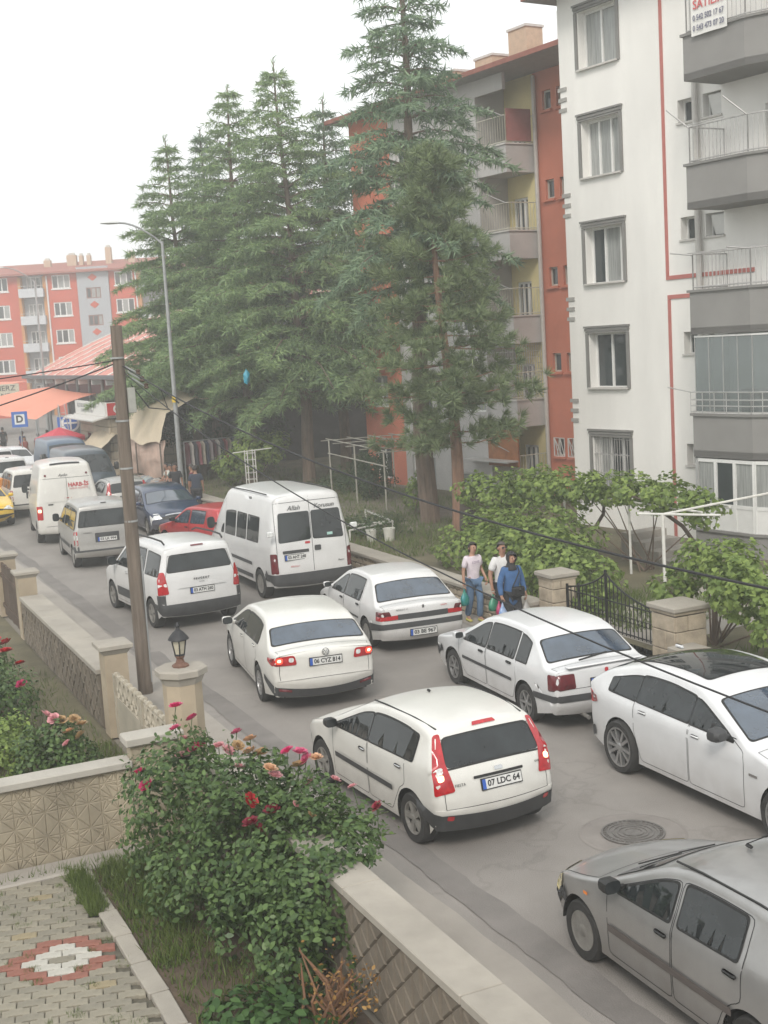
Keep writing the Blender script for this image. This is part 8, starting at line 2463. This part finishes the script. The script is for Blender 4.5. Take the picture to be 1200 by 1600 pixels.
def carrier_bag(loc, h, w, material, label, rz=0.0, drop=.0):
    """knotted plastic carrier: full sack, gathered neck, two handle loops. loc is the grip point"""
    o = empty('carrier_bag', (loc[0], loc[1], loc[2] - h), rz, label, 'bag', 'carrier bags held by the walkers')
    V, F = [], []; n = 16
    for j, (z, r_) in enumerate(((0, .02), (.02, .62), (.10, .92), (.28, 1.0), (.45, .90), (.62, .62), (.76, .34), (.88, .20), (1.0, .10))):
        for i in range(n):
            a = 2 * math.pi * i / n; wob = 1 + .07 * math.sin(3 * a + z * 9) + .05 * math.sin(7 * a - z * 5)
            V.append((math.cos(a) * w / 2 * r_ * wob, math.sin(a) * w * .33 * r_ * wob, z * h))
    F = [(j * n + i, j * n + (i + 1) % n, (j + 1) * n + (i + 1) % n, (j + 1) * n + i) for j in range(8) for i in range(n)] + [tuple(range(n - 1, -1, -1))]
    link_mesh('sack', raw_mesh('sack', V, F, material, True), o)
    return o

WHT = mat('white_tee', (.62, .61, .60), .9, var=.08, scale=9)
LILAC = mat('lilac_tee', (.62, .55, .59), .9, var=.10, scale=9)
JEANS = mat('blue_jeans', (.10, .17, .28), .9, var=.25, scale=7)
BLUET = mat('denim_tunic', (.045, .115, .26), .9, var=.2, scale=7)
DARKT = mat('dark_trousers', (.025, .026, .03), .9, var=.2)
girl = person((12.16, 22.52, .012), 178, 1.62, 'young walker in pale lilac tee and blue jeans beside the white saloon', LILAC, JEANS,
    dict(shL=(-.165, 0, 1.375), elL=(-.24, -.08, 1.14), wrL=(-.27, .06, .93), haL=(-.27, .09, .85), elR=(.225, -.02, 1.12), wrR=(.25, .02, .89), haR=(.25, .03, .80), knL=(-.09, .10, .50), anL=(-.09, .05, .09), toL=(-.09, .2, .04), knR=(.09, -.01, .49), anR=(.09, -.16, .11), toR=(.10, -.03, .035), chin=(-.012, .03, 1.535), head=(-.012, .022, 1.605)), hair='tied', shoe=mat('yellow_shoe', (.50, .46, .12), .7), build=.92)
put_text('lettering', 'LOVE', .075, mat('tee_print', (.22, .16, .24), .8), girl, (0, .137, 1.245), (-1, 0, 0), (0, 0, 1), width=.17)
man = person((12.20, 21.38, .012), 180, 1.76, 'balding man in white tee and glasses walking behind the woman in blue', WHT, DARKT,
    dict(elR=(.26, -.03, 1.12), wrR=(.27, .05, .90), haR=(.27, .07, .82)), hair='balding', skin=SKIN2, build=1.12)
hm = Vector((0, .018, 1.605)) * (1.76 / 1.7)
gl = MB()
for s_ in (-1, 1): gl.box((hm.x + s_ * .034, hm.y + .100, hm.z + .018), (.050, .008, .034))
gl.box((hm.x, hm.y + .100, hm.z + .024), (.02, .008, .006)); gl.build('glasses', M_INK, man)
woman = person((12.06, 20.82, .012), 184, 1.64, 'woman in blue tunic and black headscarf with a black shoulder bag', BLUET, DARKT,
    dict(elR=(.25, -.02, 1.10), wrR=(.26, .06, .88), elL=(-.25, -.03, 1.11), wrL=(-.27, .04, .90), haL=(-.27, .06, .82), knL=(-.09, .08, .5), anL=(-.09, .06, .09), toL=(-.09, .2, .04), head=(-.015, .022, 1.605)), sleeves='long', hair='scarf', tunic=True, build=1.08, shirt_name='tunic')
hb = empty('shoulder_bag', (12.06, 20.82, .012), R(-184), 'black shoulder bag across the blue tunic', 'bag')
k_ = 1.64 / 1.7
MB().box((-.04, .20, .93), (.27, .08, .19), bev=.03).build('pouch', mat('black_leather', (.015, .015, .016), .4), hb, True)
MB().box((-.06, .245, .975), (.05, .01, .02)).build('clasp', M_CHROME, hb)
MB().tube([(.09, .20, 1.0), (.0, .19, 1.15), (-.10, .15, 1.30), (-.13, .02, 1.40), (-.10, -.13, 1.28), (.0, -.16, 1.1)], .012, 5).build('strap', MATS['black_leather'], hb)

def hand_world(p, which):
    m = Matrix.Rotation(p.rotation_euler.z, 4, 'Z')
    return Vector(p.location) + m @ Vector(which)
g1 = hand_world(girl, Vector((.25, .03, .76)) * (1.62 / 1.7)); carrier_bag(g1 + Vector((0, 0, .0)), .36, .24, mat('blue_green_bag', (.02, .24, .34), .35, var=.5, scale=5, col2=(.03, .22, .13)), 'blue-green carrier bag in the hand of the walker in lilac', .4)
m1 = hand_world(man, Vector((.27, .07, .77)) * (1.76 / 1.7)); carrier_bag(m1, .34, .24, mat('green_bag', (.05, .26, .16), .35, var=.3, scale=6), 'green carrier bag held by the man in the white tee', .2)
carrier_bag(m1 + Vector((.07, -.10, -.10)), .32, .20, mat('pink_bag', (.55, .06, .17), .35, var=.3, scale=6), 'pink carrier bag hanging next to the green one', .9)
w1_ = hand_world(woman, Vector((.26, .09, .77)) * (1.64 / 1.7)); carrier_bag(w1_, .36, .20, mat('blue_clear_bag', (.10, .22, .48), .3, var=.6, scale=9, col2=(.5, .55, .62)), 'blue and white carrier bag in front of the pink one', .2)
w2_ = hand_world(woman, Vector((-.27, .06, .77)) * (1.64 / 1.7)); carrier_bag(w2_, .34, .18, mat('grey_bag', (.42, .41, .39), .35, var=.3, scale=6), 'pale grey carrier bag in the far hand of the woman in blue', .2)

# people further up the street
def seated(loc, heading, label, shirt, trouser, hair='short', lean=.0):
    P = dict(pelvis=(0, 0, .14), waist=(0, .02 + lean * .3, .28), chest=(0, .04 + lean, .46), neck0=(0, .05 + lean * 1.3, .62), neck=(0, .06 + lean * 1.4, .685), chin=(0, .09 + lean * 1.5, .745), head=(0, .085 + lean * 1.5, .815), crown=(0, .07 + lean * 1.5, .882),
             shL=(-.165, .05 + lean, .585), elL=(-.22, .16 + lean, .36), wrL=(-.12, .36, .26), haL=(-.09, .42, .24), shR=(.165, .05 + lean, .585), elR=(.22, .16 + lean, .36), wrR=(.12, .36, .26), haR=(.09, .42, .24),
             hipL=(-.09, .05, .12), knL=(-.12, .45, .10), anL=(-.12, .44, -.34), toL=(-.12, .58, -.40), hipR=(.09, .05, .12), knR=(.12, .45, .10), anR=(.12, .42, -.34), toR=(.12, .56, -.40))
    return person(loc, heading, 1.70, label, shirt, trouser, P, hair=hair, skin=SKIN2)

WALLZ = .625
seated((13.25, 48.35, WALLZ - .02), 262, 'man in green shirt sitting on the stone wall left of the lamp post', mat('green_shirt', (.08, .15, .12), .9), DARKT, 'cap', .08)
seated((13.3, 47.75, WALLZ - .02), 258, 'man in beige shirt sitting on the stone wall beside the lamp post', mat('beige_shirt', (.42, .33, .23), .9), DARKT, 'cap', .10)
seated((13.25, 49.05, WALLZ - .02), 265, 'man in white shirt sitting furthest along the stone wall', mat('offwhite_shirt', (.5, .49, .45), .9), DARKT, 'short', .06)
person((12.75, 43.9, .012), 20, 1.76, 'man in dark navy tee seen from behind beyond the red car', mat('navy_tee', (.03, .04, .065), .9), DARKT, skin=SKIN2, build=1.15)
person((13.0, 45.2, .012), 300, 1.70, 'person in dark red top talking beside the man in navy', mat('dark_red_top', (.16, .03, .035), .9), DARKT, hair='cap', skin=SKIN2)
person((12.6, 46.0, .012), 190, 1.72, 'person in black facing the man in navy', mat('black_top', (.02, .02, .024), .9), DARKT, hair='short', skin=SKIN2)
person((9.5, 68.0, 0), 100, 1.68, 'person in white shirt and red cap beside the white car up the street', mat('offwhite_shirt', (.5, .49, .45), .9), mat('brick_trousers', (.22, .08, .06), .9), hair='short', skin=SKIN2)
person((11.4, 66.0, 0), 200, 1.70, 'person in purple top standing by the parasol pole', mat('purple_top', (.07, .03, .07), .9), DARKT, hair='scarf')
person((6.7, 53.6, 0), 0, 1.70, 'person in grey shirt at the left edge behind the taxi', mat('grey_shirt', (.25, .27, .30), .9), DARKT, skin=SKIN2)
for i, (x, y, c) in enumerate(((11.5, 72.5, (.30, .06, .04)), (12.6, 74.5, (.05, .05, .06)), (12.2, 77.5, (.06, .09, .25)), (11.1, 80.0, (.35, .33, .34)), (13.4, 76.0, (.10, .04, .05)), (11.9, 83.0, (.07, .06, .06)))):
    person((x, y, 0), 150 + 40 * i, 1.68 + .02 * i, ['shopper in brick red top below the D sign', 'shopper in black at the market mouth', 'shopper in blue at the market mouth', 'pale shirted shopper at the far left edge', 'shopper in maroon near the lamp post', 'shopper in dark brown behind the D sign'][i], mat('shopper_top_%d' % i, c, .9), DARKT, hair='short', skin=SKIN2, group='shoppers at the market mouth')
# courier scooter rider with orange top case at the left edge
tc_ = empty('delivery_scooter', (7.05, 52.2, 0), R(0), 'delivery scooter with orange top case behind the taxi', 'scooter')
for y in (-.6, .6):
    w_ = MB().lathe([(.16, -.05), (.25, -.05), (.27, 0), (.25, .05), (.16, .05)], 20, axis='Y', cap=False).build('wheel', M_TYRE, tc_, True); w_.location = (0, y, .27); w_.rotation_euler = (0, 0, math.pi / 2)
MB().tube([(0, -.6, .3), (0, -.25, .45), (0, .2, .35), (0, .45, .75), (0, .6, .3)], [.06, .12, .10, .07, .04], 8).build('frame', M_RUB, tc_, True)
MB().box((0, -.3, .72), (.26, .6, .14), bev=.04).build('seat', M_RUB, tc_, True)
MB().box((0, .50, .75), (.34, .10, .5), bev=.04).build('leg_shield', mat('scooter_red', (.4, .04, .04), .4), tc_, True)
MB().tube([(-.32, .42, 1.05), (0, .48, 1.02), (.32, .42, 1.05)], .02, 6).build('handlebar', M_RUB, tc_)
MB().box((0, -.68, 1.12), (.46, .46, .46), bev=.04).build('top_case', mat('orange_case', (.62, .25, .06), .6, var=.15), tc_, True)
# ------------------------------------------------------------------ haze: a closed box of thin pale air round everything
hz = MB().box((50, 110, 14.9), (300, 320, 32.2)).build('haze', bpy.data.materials.new('haze_air'))
hm_ = hz.data.materials[0]; hm_.use_nodes = True
t_ = hm_.node_tree; t_.nodes.clear()
o_ = t_.nodes.new('ShaderNodeOutputMaterial'); v_ = t_.nodes.new('ShaderNodeVolumePrincipled')
v_.inputs['Color'].default_value = (.97, .985, .975, 1); v_.inputs['Density'].default_value = .0028; v_.inputs['Anisotropy'].default_value = .2
v_.inputs['Density Attribute'].default_value = ''; v_.inputs['Temperature Attribute'].default_value = ''; v_.inputs['Color Attribute'].default_value = ''
hm_.cycles.homogeneous_volume = True
t_.links.new(v_.outputs['Volume'], o_.inputs['Volume'])
tag(hz, kind='stuff')
